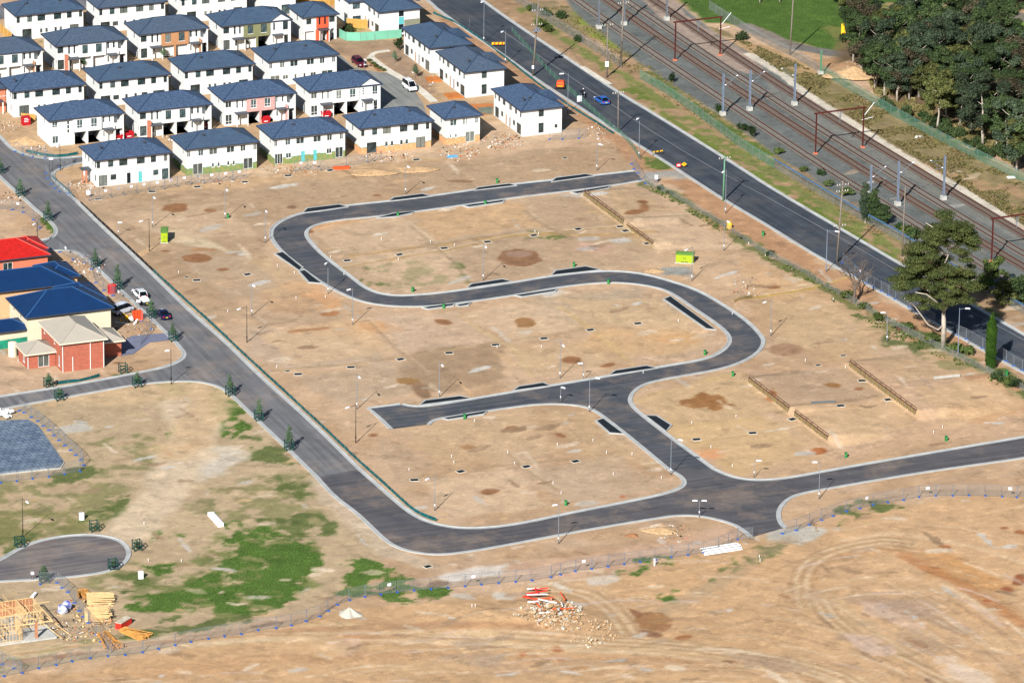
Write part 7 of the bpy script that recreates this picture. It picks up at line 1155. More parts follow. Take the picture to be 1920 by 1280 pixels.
def car(px, py, ang, kind, paint, label, L=4.6, tow=0, p=None):
    pm = mat(paint[0], paint[1], .3, .03, spec=.6); g = G(px, py) if p is None else p; t = empty('car' if kind != 'van' else 'van', (g.x, g.y, ZR if g.z < .1 else g.z), ang, label, 'car' if kind != 'van' else 'van'); H = {'sedan': 1.38, 'wagon': 1.5, 'van': 1.95, 'suv': 1.75, 'hatch': 1.4}[kind]; h = L/2; b = .86
    if kind == 'van': body = [(-h, .45, .95, .74, .74), (-h+.1, .3, 1.08, .83, .82), (-h+.9, .26, 1.12, b, .84), (h-1.0, .26, 1.12, b, .84), (h-.3, .28, 1.0, .85, .8), (h-.04, .35, .82, .76, .7)]; cab = [(-h+.08, 1.02, 1.75, .8, .7), (-h+.25, 1.05, H-.04, .82, .7), (-.2, 1.05, H, .83, .72), (h-1.35, 1.05, H-.05, .82, .7), (h-.5, 1.0, 1.15, .78, .74)]; rf = (-h+.3, h-1.4)
    else:
        bon = {'sedan': 1.2, 'wagon': 1.2, 'suv': 1.15, 'hatch': 1.0}[kind]; z = .95 if kind == 'suv' else .82; body = [(-h, .42, z-.1, .7, .66), (-h+.12, .28, z, .82, .78), (-h+.8, .24, z+.05, b, .8), (h-bon-.2, .24, z+.05, b, .8), (h-.35, .26, z-.08, .83, .76), (h-.03, .36, z-.22, .7, .64)]
        tail = {'sedan': 1.0, 'wagon': .1, 'suv': .1, 'hatch': .35}[kind]; cab = [(-h+tail, z, z+.1, .76, .72), (-h+tail+.45, z+.0, H-.06, .78, .62), (-.1, z, H, .79, .64), (h-bon-1.1, z, H-.05, .79, .62), (h-bon-.2, z, z+.08, .75, .7)]; rf = (-h+tail+.5, h-bon-1.15)
    body_o = loft(body, 0).obj('body', pm, t, smooth=False)
    gl = loft(cab, 0).obj('glasshouse', M['cglass'], t)
    r = MB(); zr = H+.012; r.box(rf[0], -.6, zr-.05, rf[1], .6, zr+.02); 
    for y in (-1, 1):
        z0_ = cab[1][1]
        for x in (rf[0]+.02, (rf[0]+rf[1])/2, rf[1]-.02): r.bar((x, y*.8, z0_+.02), (x, y*.635, H-.02), .09, .05)
        r.bar((rf[1], y*.62, H-.03), (cab[-1][0], y*.735, cab[-1][2]), .07, .05); r.bar((rf[0], y*.62, H-.05), (cab[0][0], y*.74, cab[0][2]), .08, .06)
    r.obj('roof', pm, t)
    if kind in ('wagon', 'suv', 'van'): q = MB(); [q.box(x, -.55, zr+.06, x+.04, .55, zr+.1) for x in (rf[0]+.5, rf[1]-.4)]; q.obj('roof_rack', M['fdark'], t)
    for x in (-h+.85, h-.88):
        for y in (-.8, .8): w1 = link('wheel', wt, t, (x, y, .33)); link('rim', wr, w1)
    for y in (-.58, .58): MB().box(h-.2, y-.16, .58, h-.02, y+.16, .72).obj('headlight', M['lampc'], t); MB().box(-h-.01, y-.14, .66, -h+.12, y+.14, .84).obj('tail_light', M['tail'], t)
    bp = MB(); bp.box(-h-.08, -.78, .34, -h+.1, .78, .52); bp.box(h-.12, -.78, .3, h+.06, .78, .46); bp.obj('bumper', M['fdark'] if kind in ('van', 'suv') else pm, t); MB().box(-h-.1, -.2, .55, -h-.02, .2, .68).obj('number_plate', M['plate'], t); return t
UPA = math.atan2(AX[1], AX[0]); md = mainF[3]-mainF[-3]; MA = math.atan2(md[1], md[0]); MA = MA if math.sin(MA) > 0 else MA+math.pi
car(262, 556, UPA, 'wagon', ('white_car_paint', (236, 238, 240)), 'white station wagon with a trailer, parked on the left road')
car(305, 594, UPA, 'sedan', ('dark_blue_car_paint', (24, 26, 66)), 'dark blue sedan with a yellow plate, parked on the left road')
car(230, 587, PHI+.45, 'van', ('silver_white_van_paint', (206, 212, 222)), 'silver white van half in the shade of the blue roofed house', 4.4)
car(673, 122, UPA+math.pi, 'wagon', ('maroon_car_paint', (92, 14, 34)), 'maroon wagon parked in the lane between the houses', 4.9)
car(768, 168, UPA+math.pi, 'van', ('white_van_paint', (236, 236, 236)), 'white van parked by the cream footpath', 4.5)
car(1128, 193, MA, 'hatch', ('bright_blue_car_paint', (44, 92, 168)), 'bright blue car driving on the main road', 4.3)
car(1913, 100, PHI+2.5, 'sedan', ('blue_car_paint', (50, 84, 150)), 'blue car parked at the grove in the top right', 4.5); car(1920, 114, PHI+2.5, 'sedan', ('pale_car_paint', (214, 218, 226)), 'pale car parked next to the blue one at the right edge', 4.5)
g = G(272, 571); t = empty('car_trailer', (g.x, g.y, ZR), UPA, 'small box trailer with a white cover behind the station wagon', 'trailer'); MB().box(-1.2, -.75, .4, 1.1, .75, .9).obj('tray', M['fdark'], t); MB().box(-1.22, -.77, .903, 1.12, .77, .98).obj('cover', M['whitep'], t); MB().bar((1.1, 0, .45), (1.9, 0, .45), .08).obj('drawbar', M['fdark'], t); [link('wheel', wt, t, (0, y, .33)) for y in (-.88, .88)]; MB().box(-1.24, -.2, .5, -1.205, .2, .62).obj('number_plate', M['plate'], t)
# compressor trailer
g = G(1051, 166); t = empty('compressor_trailer', (g.x, g.y, ZR), MA-.5, 'orange round hooded machine on small wheels, on the main road', 'machine'); loft([(-1.1, .6, 1.3, .7, .6), (-.95, .5, 1.55, .8, .7), (0, .5, 1.65, .82, .72), (.9, .5, 1.5, .8, .68), (1.1, .6, 1.2, .7, .6)], 0).obj('hood', M['oran'], t); MB().box(-1.1, -.6, .4, 1.1, .6, .49).obj('chassis', M['fdark'], t); [link('wheel', wt, t, (x, y, .33)) for x in (-.7, .7) for y in (-.85, .85)]; MB().bar((1.1, 0, .5), (2.2, 0, .45), .09).obj('drawbar', M['fdark'], t); MB().box(-1.16, -.5, .7, -1.105, .5, .85).obj('reflector', M['yell'], t)
# ------------------------------------------------------------------ people
def person(loc, rz, top, label, pose='stand', leg=None):
    """one continuous skinned figure; joints in metres"""
    sit = pose == 'ride'
    hipz = .82 if sit else .92
    J = {'pel': (0, 0, hipz, .13), 'wst': (.03 if sit else 0, 0, hipz+.2, .12), 'cst': (.1 if sit else .02, 0, hipz+.42, .155), 'nk': (.14 if sit else .03, 0, hipz+.58, .06), 'hd': (.18 if sit else .05, 0, hipz+.7, .1), 'ht': (.18 if sit else .05, 0, hipz+.8, .085)}
    E_ = [('pel', 'wst'), ('wst', 'cst'), ('cst', 'nk'), ('nk', 'hd'), ('hd', 'ht')]
    for s, y in (('l', 1), ('r', -1)):
        if sit: J.update({'h'+s: (0, .1*y, hipz-.02, .1), 'k'+s: (.42, .24*y, hipz-.12, .07), 'a'+s: (.2, .22*y, .36, .05), 't'+s: (.36, .22*y, .33, .045), 's'+s: (.1, .2*y, hipz+.48, .065), 'e'+s: (.28, .3*y, hipz+.26, .045), 'w'+s: (.52, .3*y, hipz+.22, .034), 'f'+s: (.6, .29*y, hipz+.22, .03)})
        else: J.update({'h'+s: (0, .1*y, .9, .1), 'k'+s: (.04, .12*y, .48, .068), 'a'+s: (-.02+.06*y, .13*y, .08, .048), 't'+s: (.14+.06*y, .14*y, .04, .042), 's'+s: (0, .2*y, 1.4, .065), 'e'+s: (.04, .27*y, 1.14, .045), 'w'+s: (.16, .25*y, .93, .033), 'f'+s: (.2, .24*y, .86, .03)})
        E_ += [('pel', 'h'+s), ('h'+s, 'k'+s), ('k'+s, 'a'+s), ('a'+s, 't'+s), ('cst', 's'+s), ('s'+s, 'e'+s), ('e'+s, 'w'+s), ('w'+s, 'f'+s)]
        fx, fy, fz, _ = J['f'+s]
        for q in range(4): J['g%d%s' % (q, s)] = (fx+.07, fy+(q-1.5)*.018, fz-.05+(q == 3)*.01, .009); E_.append(('f'+s, 'g%d%s' % (q, s)))
        J['m'+s] = (fx+.02, fy-.05*y, fz-.03, .009); E_.append(('f'+s, 'm'+s))
    ks = list(J); me = bpy.data.meshes.new('body'); me.from_pydata([J[k][:3] for k in ks], [(ks.index(a), ks.index(b)) for a, b in E_], []); o = link('body', me); o.modifiers.new('s', 'SKIN')
    for i, k in enumerate(ks): v = me.skin_vertices[0].data[i]; v.radius = (J[k][3], J[k][3]*(1.25 if k in ('cst', 'pel', 'wst') else 1)); v.use_root = (i == 0)
    o.modifiers.new('u', 'SUBSURF').levels = 1; dg = bpy.context.evaluated_depsgraph_get(); me2 = bpy.data.meshes.new_from_object(o.evaluated_get(dg)); bpy.data.objects.remove(o)
    me2.materials.clear(); [me2.materials.append(x) for x in (M['cloth'], M[top], M['skin'])]
    for p in me2.polygons: c = p.center; p.material_index = 2 if (c.z > hipz+.6 or (not sit and abs(c.y) > .2 and c.z < .98)) else (1 if c.z > hipz+.02 and c.z < hipz+.6 else 0)
    t = empty('person', loc, rz, label, 'person'); link('body', me2, t); hx, hy, hz = J['ht'][:3]
    cap = MB(); n = 12
    for k, (r, z) in enumerate([(.125, 0), (.12, .05), (.09, .1), (.03, .125)]): cap.v += [(hx+r*math.cos(2*math.pi*i/n), hy+r*math.sin(2*math.pi*i/n), hz-.02+z) for i in range(n)]
    cap.f = [(k*n+i, k*n+(i+1) % n, (k+1)*n+(i+1) % n, (k+1)*n+i) for k in range(3) for i in range(n)]+[tuple(3*n+i for i in range(n))]; cap.m = [0]*len(cap.f); cap.obj('helmet', M['whitep'], t); return t
person(G(785, 46), -1.2, 'hivis', 'person in a yellow hi-vis vest and white helmet standing by the long white house')
g = G(1093, 181); a = MA+math.pi; person((g.x, g.y, ZR), a, 'cloth', 'person in dark clothes and a pale helmet riding the motorcycle', 'ride')
t = empty('motorcycle', (g.x, g.y, ZR), a, 'black motorcycle on the main road between the orange machine and the blue car', 'motorcycle'); 
for x in (-.68, .74): w1 = MB().tube([(x, -.07, .32), (x, .07, .32)], .32, 16).obj('wheel', M['tyre'], t); MB().tube([(x, -.075, .32), (x, .075, .32)], .19, 10).obj('rim', M['rim'], w1)
loft([(-.5, .5, .74, .1, .1), (-.1, .45, .78, .13, .12), (.2, .4, .95, .16, .14), (.45, .5, .9, .12, .1)], 0).obj('body', M['black'], t); MB().bar((.74, 0, .32), (.5, 0, 1.05), .07).obj('fork', M['rim'], t); MB().bar((.48, -.36, 1.04), (.48, .36, 1.04), .035).obj('handlebar', M['fdark'], t); MB().box(.6, -.08, .82, .7, .08, .98).obj('headlight', M['lampc'], t); MB().box(-.95, -.2, .7, -.5, .2, 1.0).obj('top_box', M['black'], t)
# ------------------------------------------------------------------ boards and barriers
def board(px, py, w_, h, z, m, label, ang=0, stripes=None, tilt=0, legs=True, round_=None, cat='road sign'):
    g = G(px, py); t = empty('road_barrier' if stripes else 'sign_board', g, ang, label, cat)
    MB().box(0, -.02, z, w_, .02, z+h).obj('board', M[m], t)
    if stripes:
        b = MB(); n = int(w_/.4)
        for k in range(n):
            if k % 2: b.add([(k*.4, -.024, z+.01), (k*.4+.3, -.024, z+.01), (k*.4+.4, -.024, z+h-.01), (k*.4+.1, -.024, z+h-.01)], [(0, 1, 2, 3)])
        b.obj('stripe', M[stripes], t)
    if legs: b = MB(); [b.box(x, .025, 0, x+.06, .09, z+h) for x in (.05, w_-.11)]; b.obj('leg', M['fdark'], t)
    return t
board(922, 88, 2.6, .5, .45, 'yell', 'orange and black striped barrier board at the top of the main road', .1, 'oran'); board(1224, 293, 2.2, .25, .7, 'yell', 'yellow and black slanting barrier board on the main road kerb', .5, 'black'); 
t = board(1268, 316, .95, .7, .3, 'redp', 'red and orange pair of road work signs on the main road kerb', .25); d = MB(); d.add([(1.0, -.02, .75), (1.55, -.02, .3), (2.1, -.02, .75), (1.55, -.02, 1.2)], [(0, 1, 2, 3)]); d.add([(1.0, .02, .75), (1.55, .02, .3), (2.1, .02, .75), (1.55, .02, 1.2)], [(3, 2, 1, 0)]); d.obj('diamond_sign', M['yell'], t); MB().box(.2, -.03, .45, .75, -.021, .8).obj('panel_face', M['signw'], t); MB().tube([(1.55, -.03, .5), (1.55, -.03, 1.0)], .05, 5).obj('sign_symbol', M['black'], t)
board(1082, 192, 1.0, 1.2, .1, 'signw', 'white backed sign in an orange frame on the main road', .3); board(226-2, 0+1264-1264+345+0, .01, .01, 0, 'signw', 'tiny peg', 0) if False else None
board(91, 327, .01, .01, 0, 'signw', 'x', 0) if False else None
board(92, 322, .8, .35, 2.4, 'signw', 'white street name board on a post at the upper left corner', 0, cat='street sign'); board(1227, 343, .65, .9, .7, 'signw', 'white notice board at the closed end of the winding road', .1); board(162, 371, .75, .85, .6, 'signw', 'square white notice at the left end of the house fence', .1); board(256, 578, .7, .5, 1.1, 'signw', 'pinkish white lot sign beside the white van', .1); board(58, 1088, .5, .5, 1.0, 'signw', 'small white notice on a stick above the timber frame', .1)
g = G(52, 235); t = empty('skip_bin', g, PHI, 'tall red bin with white lettering beside the yellow fence', 'bin'); MB().box(-1, 0, 0, .6, 1.2, 1.7).obj('body', M['bin'], t)
for k, wd in enumerate((.75, .95, .8)): MB().box(-.7, -.012, 1.3-.3*k, -.7+wd, -.002, 1.42-.3*k).obj('lettering', M['whitep'], t)
for x, y, l in ((384, 242, 'red rubbish bin at the right door of the house with the pale brick pillar'), (499, 231, 'red rubbish bin under the pink panelled house'), (613, 221, 'red rubbish bin at the porch of the gabled white house'), (222, 264, 'red rubbish bin in front of the white corner house'), (243, 259, 'red bin in the gap right of the white corner house')):
    g = G(x, y); t = empty('rubbish_bin', g, PHI, l, 'bin', 'red rubbish bins'); b = MB(); b.add([(-.7, 0, 0), (.7, 0, 0), (.7, 1, 0), (-.7, 1, 0), (-.95, -.15, 1.15), (.95, -.15, 1.15), (.95, 1.15, 1.15), (-.95, 1.15, 1.15), (-.85, -.05, 1.15), (.85, -.05, 1.15), (.85, 1.05, 1.15), (-.85, 1.05, 1.15), (-.8, 0, .7), (.8, 0, .7), (.8, 1, .7), (-.8, 1, .7)], [(0, 1, 5, 4), (1, 2, 6, 5), (2, 3, 7, 6), (3, 0, 4, 7), (4, 5, 9, 8), (5, 6, 10, 9), (6, 7, 11, 10), (7, 4, 8, 11), (8, 9, 13, 12), (9, 10, 14, 13), (10, 11, 15, 14), (11, 8, 12, 15), (12, 13, 14, 15)]); b.obj('body', M['bin'], t); MB().box(-.5, -.175, .35, .3, -.16+.02, .5).obj('lettering', M['whitep'], t)
# ------------------------------------------------------------------ heaps
def heap(name, px, py, r, h, m, label, cat, seed=1, sx=1.4, cone=1.0):
    rg = random.Random(seed); g = G(px, py); bm = MB(); n, k = 34, 12; ph = [rg.uniform(0, 6) for _ in range(6)]
    for i in range(k+1):
        q = i/k
        for j in range(n):
            a = 2*math.pi*j/n; e = 1+.13*math.sin(3*a+ph[0])+.08*math.sin(5*a+ph[1])+.05*rg.uniform(-1, 1); rr = r*q*e; z = h*(1-q**cone)*(1+.12*math.sin(4*a+ph[2])*q)+rg.uniform(-.05, .05)*h*(0 < i < k); bm.v.append((rr*math.cos(a)*sx, rr*math.sin(a), z-.12*(i == k)))
    bm.f = [(i*n+j, (i+1)*n+j, (i+1)*n+(j+1) % n, i*n+(j+1) % n) for i in range(k) for j in range(n)]; bm.m = [0]*len(bm.f); o = bm.obj(name, m, None, (g.x, g.y, g.z-.05), 0, True); tag(o, label, cat); return o
heap('gravel_heap', 655, 1152, 1.9, 1.35, M['gravel'], 'pale grey gravel heap beside the wire fence', 'gravel heap', 3, 1.05, .9)
heap('soil_heap', 47, 268, 2.6, 1.3, M['soilp'], 'heap of tan soil at the corner left of the white corner house', 'soil heap', 4, 1.3); heap('soil_heap', 1185, 1004, 1.0, .5, M['soilr'], 'small dark red brown soil heap under the bottom road', 'soil heap', 5, 1.3); heap('soil_heap', 1240, 993, 1.6, .5, M['soilp'], 'flat pale soil heap under the junction road', 'soil heap', 6, 1.8); heap('soil_heap', 700, 322, 2.4, .5, M['soilp'], 'low crumbly soil heap beside the topmost lamp', 'soil heap', 7, 1.8); heap('soil_heap', 780, 316, 2.2, .4, M['soilp'], 'low stony soil heap right of the topmost lamp', 'soil heap', 8, 1.8); heap('soil_heap', 1225, 508, 1.6, .5, M['soilp'], 'small tan soil heap at the start of the right bend', 'soil heap', 9, 1.3); heap('soil_heap', 660, 104, 1, .01, M['soilp'], 'x', 'soil heap') if False else None
heap('soil_heap', 1600, 138, 4.0, 1.6, M['soilp'], 'earth mound at the left foot of the grove', 'soil heap', 10, 1.4)
# ------------------------------------------------------------------ rubble and rubbish
def chunks(name, px, py, rx, ry, n, smin, smax, m, label, cat, seed, kind='stuff', hz=.4):
    rg = np.random.default_rng(seed); g = G(px, py); bm = MB()
    for _ in range(n):
        a = rg.uniform(0, 6.28); q = rg.random()**.6; x, y = math.cos(a)*q*rx, math.sin(a)*q*ry; s = rg.uniform(smin, smax); z = gz(g.x+x, g.y+y)-g.z+hz*(1-q)*rg.random(); R_ = Matrix.Rotation(rg.uniform(0, 6), 3, Vector(rg.normal(size=3)).normalized()); d = Vector((s, s*rg.uniform(.5, 1), s*rg.uniform(.3, .8))) if rg.random() < .75 or kind != 'stuff' or m is RB else Vector((s*3.2, s*.35, .05))
        vs = [R_ @ Vector((i*d.x*rg.uniform(.7, 1), j*d.y*rg.uniform(.7, 1), k*d.z)) + Vector((x, y, z+d.z*.4)) for k in (-.5, .5) for i, j in ((-.5, -.5), (.5, -.5), (.5, .5), (-.5, .5))]
        bm.add(vs, [(0, 3, 2, 1), (4, 5, 6, 7), (0, 1, 5, 4), (1, 2, 6, 5), (2, 3, 7, 6), (3, 0, 4, 7)], int(rg.integers(0, len(m))))
    o = bm.obj(name, list(m), None, g); tag(o, label, cat, None, kind); return o
M['rub2'] = mat('dusty_concrete', (176, 150, 118), .95, .2, 2); RB = [M['rubble'], M['rub2'], M['soilp'], M['rub2']]; LT = [M['whitep'], M['conc'], M['rubble'], M['pbrick'], M['soilr'], M['soilr'], M['footgrey'], M['soilp'], M['dark']]
chunks('rubble', 1042, 1143, 4.2, 7, 380, .12, .6, RB+[M['conc'], M['soilr']], 'broken concrete rubble around the red and orange pipe pile', 'rubble', 1, hz=.6); chunks('rubble', 1110, 1185, 4, 6, 110, .1, .5, RB, 'trail of broken rubble right of the pipe pile', 'rubble', 2); chunks('rubble', 1000, 1150, 3.5, 4, 90, .15, .5, RB, 'rubble left of the pipe pile', 'rubble', 3)
for i, (x, y, rx, ry, n, l) in enumerate([(860, 285, 4, 6, 120, 'building scraps right of the tan based houses'), (940, 266, 4.5, 5, 130, 'white building scraps before the nearest long house'), (720, 296, 6, 4, 120, 'building scraps before the wide tan based house'), (560, 318, 7, 4, 90, 'building scraps before the aqua door house'), (400, 340, 7, 3, 60, 'building scraps before the green based house'), (160, 352, 4, 5, 80, 'brick scraps left of the nearest white end house'), (66, 282, 2.5, 4, 70, 'white scraps in front of the corner soil heap'), (165, 500, 3.5, 7, 120, 'building rubbish between the blue roofs and the fence'), (255, 612, 4, 7, 70, 'scraps around the orange bin'), (345, 262, 4, 3, 40, 'sand and scraps at the open garages'), (790, 150, 3, 8, 30, 'stones in the yards of the long houses'), (1130, 250, 3, 8, 40, 'stones beside the main road'), (12, 238, 3, 4, 40, 'brick scraps at the left edge by the yellow plank'), (1620, 140, 5, 10, 40, 'litter at the left foot of the grove'), (20, 370, 3, 4, 30, 'white scraps at the left edge lots'), (130, 1180, 3, 5, 60, 'timber offcuts and scraps by the frame'), (1400, 540, 3, 6, 30, 'stones right of the right kiosk'), (1265, 1000, 3, 4, 40, 'pale stones in the flat soil heap')]):
    chunks('building_scraps', x, y, rx, ry, int(n*1.5), .06, .34, LT, l, 'scraps', 20+i, hz=.1)
rg = random.Random(11)
for i in range(16):
    m, l = [('oran', 'orange'), ('redp', 'red'), ('whitep', 'white')][i % 3]; g = G(rg.uniform(994, 1056), rg.uniform(1108, 1146)); a = rg.uniform(-1.5, .5); L = rg.uniform(1.6, 4.2); o = MB().tube([(-L/2, 0, 0), (L/2, 0, rg.uniform(-.2, .3))], .11, 8).obj('pvc_pipe', M[m], None, (g.x, g.y, g.z+.4+rg.uniform(0, .5)), a); tag(o, ordi(i//3+1)+' '+l+' pipe in the tangle of pipes on the rubble pile', 'pipe', 'pipes dumped on the rubble pile')
for i in range(9):
    g = G(1357, 1031); o = MB().tube([(-3.2+rg.uniform(-.3, .3), 0, 0), (3.2+rg.uniform(-.3, .3), 0, 0)], .13, 8).obj('white_pipe', M['whitep'], None, (g.x-.1*i, g.y-1.1+i*.3, g.z+.14+(.2 if i % 3 == 1 else 0)), .42); tag(o, ordi(i+1)+' pipe from the front in the bundle of long white pipes', 'pipe', 'bundle of long white pipes')
for i in range(5): g = G(396+i*4.2, 967+i*4.6); o = MB().box(-.5, -.5, 0, .5, .5, .55).box(-.52, -.1, .551, .52, .1, .57).obj('white_pallet_stack', M['whitep'], None, g, .3); tag(o, ordi(i+1)+' from the top in the row of white wrapped blocks on the grass', 'wrapped blocks', 'row of white wrapped blocks')
for x, y, s, l in ((153, 974, .75, 'square white cabinet on the grass above the turning court'), (264, 1084, .75, 'white cabinet on the grass right of the turning court'), (1227, 1060, .2, 'short white post in the dark green grass')):
    g = G(x, y); t = empty('cabinet', g, .3, l, 'cabinet'); MB().box(-s/2, -s/3, 0, s/2, s/3, 1.15).obj('body', M['whitep'], t); MB().box(-s/2-.03, -s/3-.03, 1.152, s/2+.03, s/3+.03, 1.2).obj('lid', M['headw'], t)
pgm = MB().box(-.035, -.035, -.1, .035, .035, .5).mesh('peg', M['whitep'])
pegs = [(335, 512), (519, 689), (427, 585), (300, 595), (620, 483), (715, 450), (807, 455), (852, 461), (1003, 436), (1010, 439), (747, 488), (1272, 603), (1206, 700), (932, 652), (1015, 652), (847, 857), (952, 850), (767, 882), (851, 868), (1045, 835), (1112, 827), (1240, 897), (1185, 853), (1137, 850), (1052, 926), (1380, 782), (1297, 794), (1333, 840), (1373, 875), (1585, 690), (1767, 802), (1750, 812), (1510, 677), (1435, 480), (1404, 458), (1562, 563), (890, 790), (1037, 907), (555, 560), (610, 558), (1373, 590), (270, 983), (278, 1052), (340, 1053), (885, 1137), (891, 1137), (1424, 1045), (1425, 1052), (34, 678), (1150, 890), (965, 870), (520, 500), (552, 513), (645, 516)]
for i, (x, y) in enumerate(pegs): o = link('survey_peg', pgm, None, G(x, y), random.uniform(0, 3)); tag(o, 'short white survey peg standing in the bare soil', 'peg', 'white survey pegs')
o = MB().box(-1.6, -.35, 0, 1.6, .35, .5).obj('orange_crate', M['oran'], None, G(640, 317), .2); tag(o, 'long bright orange plastic barrier before the aqua door house', 'barrier'); o = MB().box(-1, -.6, 0, 1, .6, .12).obj('blue_tarp', M['tarp'], None, G(848, 294), .3); tag(o, 'crumpled sky blue tarp on the dirt below the narrow tan based house', 'tarp')
g = G(258, 598); t = empty('waste_bin', g, .4, 'orange mesh rubbish cage beside the white van', 'bin'); MB().box(-.8, -.6, 0, .8, .6, 1.5).obj('body', M['oran'], t); b = MB(); [b.box(x-.04, -.66, 0, x+.04, -.605, 1.55) for x in (-.75, -.25, .25, .75)]; b.obj('frame', M['redp'], t)
chunks('rubbish_bags', 240, 603, 1.8, 2.2, 14, .5, 1.1, [M['whitep'], M['yell']], 'white and yellow rubbish bags beside the orange cage', 'rubbish', 60, hz=.4)
g = G(210, 549); t = empty('waste_bin', g, .2, 'round topped red bin in the shade of the blue roofed house', 'bin'); MB().tube([(0, 0, 0), (0, 0, 1.5)], [.75, .8], 14).obj('body', M['bin'], t); MB().tube([(0, 0, 1.503), (0, 0, 1.6)], [.82, .4], 14).obj('lid', M['redp'], t)
g = G(24, 667); t = empty('water_tank', g, 0, 'cream plastic water tank at the left of the brick house', 'water tank'); MB().tube([(0, 0, 0), (0, 0, 2.4)], .78, 20).obj('tank', M['mud'], t, smooth=False); MB().tube([(0, 0, 2.403), (0, 0, 2.5), (0, 0, 2.62)], [.8, .72, .2], 20).obj('lid', M['mud'], t)
# yellow mesh roll, skip frames and rusty beds
g = G(1367, 429); o = MB().tube([(0, 0, 0), (.1, .2, 1.0), (-.05, 0, 1.5)], [.55, .45, .1], 9).obj('mesh_roll', M['yell'], None, g); tag(o, 'standing roll of yellow mesh by the old wire fence', 'mesh roll')
for q, l in (([(797, 147), (822, 146), (829, 154), (803, 155)], 'upper rusty brown garden bed edging'), ([(832, 178), (856, 176), (870, 184), (842, 186)], 'lower rusty brown garden bed edging')):
    w_ = wpts(q); o = MB(); n = 4; ctr = w_.mean(0); o.add([(p[0]-ctr[0], p[1]-ctr[1], .35) for p in w_]+[(p[0]-ctr[0], p[1]-ctr[1], -.1) for p in w_], [(0, 1, 2, 3)[::-1], (0, 1, 5, 4), (1, 2, 6, 5), (2, 3, 7, 6), (3, 0, 4, 7)]); o = o.obj('garden_bed', mat('rusty_board', (178, 108, 52), .9, .2), None, (ctr[0], ctr[1], 0)); tag(o, l, 'garden bed', 'rusty garden beds')
g = G(1700, 617); o = MB().box(-1.8, -.5, 0, 1.8, -.4, .35).box(-1.8, .4, 0, 1.8, .5, .35).box(-1.8, -.4, 0, 1.8, .4, .1).obj('timber_stack', M['rrail'], None, g, .1); tag(o, 'low stack of brown boards left of the big gum', 'timber stack')
g = G(1604, 150); t = empty('dumped_scooter', g, .3, 'dumped white and blue scooter at the left foot of the grove', 'scooter'); loft([(-.9, .3, .7, .2, .15), (-.3, .2, .45, .2, .16), (.4, .25, .5, .18, .15), (.9, .4, .9, .15, .1)], 0).obj('body', M['whitep'], t); loft([(-.8, .05, .35, .25, .2), (-.1, .05, .3, .25, .2)], 0).obj('side_panel', M['foot'], t); [MB().tube([(x, -.08, .22), (x, .08, .22)], .24, 12).obj('wheel', M['tyre'], t) for x in (-.8, .9)]
# yellow play sign on the far grass
board(1577, 66, .9, 2.2, .2, 'yell', 'upright yellow board on the far green field', 0)
for x, y, l in ((1732, 257, 'left white sheet dumped on the grove edge'), (1829, 268, 'small white sheet dumped under the grove trees'), (1896, 333, 'white sheet dumped beside the long fence')): o = MB().box(-.8, -.5, 0, .8, .5, .15).obj('dumped_sheet', M['whitep'], None, G(x-10 if x < 1800 else x, y), .2); tag(o, l, 'dumped sheet', 'white sheets dumped by the grove')
# top right house with carport
g = W0(1882, 14); t = empty('house', (g[0], g[1], 0), PHI-.25, 'small red brick house with a striped carport in the top right corner', 'house'); ww = MB(); facade(ww, (0, 5), 0, 9, 2.8, [(3, 4.4, .9, 2.2, 'win')], 0, -.2); facade(ww, (0, 12), -math.pi/2, 7, 2.8, [], 0, -.2); ww.obj('walls', M['redbrick'], t); r, k = hip(9, 7, 2.82, R(22), .5, 0, 5); r.obj('roof', mat('brown_tile', (110, 62, 56), .7, .1), t)
b = MB(); [b.box(1.2+k*.9, -1.5, 2.6-.02*k, 2.0+k*.9, 4.4, 2.66) for k in range(6)]; b.obj('carport_roof', M['whitep'], t); b = MB(); [b.box(1.2+k*.9+.8, -1.5, 2.58, 2.1+k*.9, 4.4, 2.63) for k in range(6)]; b.obj('roof_stripe', M['fdark'], t); b = MB(); [b.box(x, y, 0, x+.12, y+.12, 2.55) for x in (1.3, 6.2) for y in (-1.4, 4.2)]; b.obj('carport_post', M['doorw'], t)
g = G(1876, 12); t = empty('garden_shed', g, PHI, 'pale blue garden shed behind the grey paling fence', 'shed'); MB().box(-1.2, 0, 0, 1.0, 2, 1.9).obj('walls', mat('pale_blue_sheet', (140, 160, 184), .6), t); MB().add([(-1.3, -.1, 1.9), (1.1, -.1, 1.9), (1.1, 2.1, 1.9), (-1.3, 2.1, 1.9), (-1.3, 1, 2.3), (1.1, 1, 2.3)], [(0, 1, 5, 4), (2, 3, 4, 5), (0, 4, 3), (1, 2, 5)]).obj('roof', M['galv'], t); MB().box(-.5, -.03, .4, .3, -.003, 1.5).obj('door', M['dark'], t)
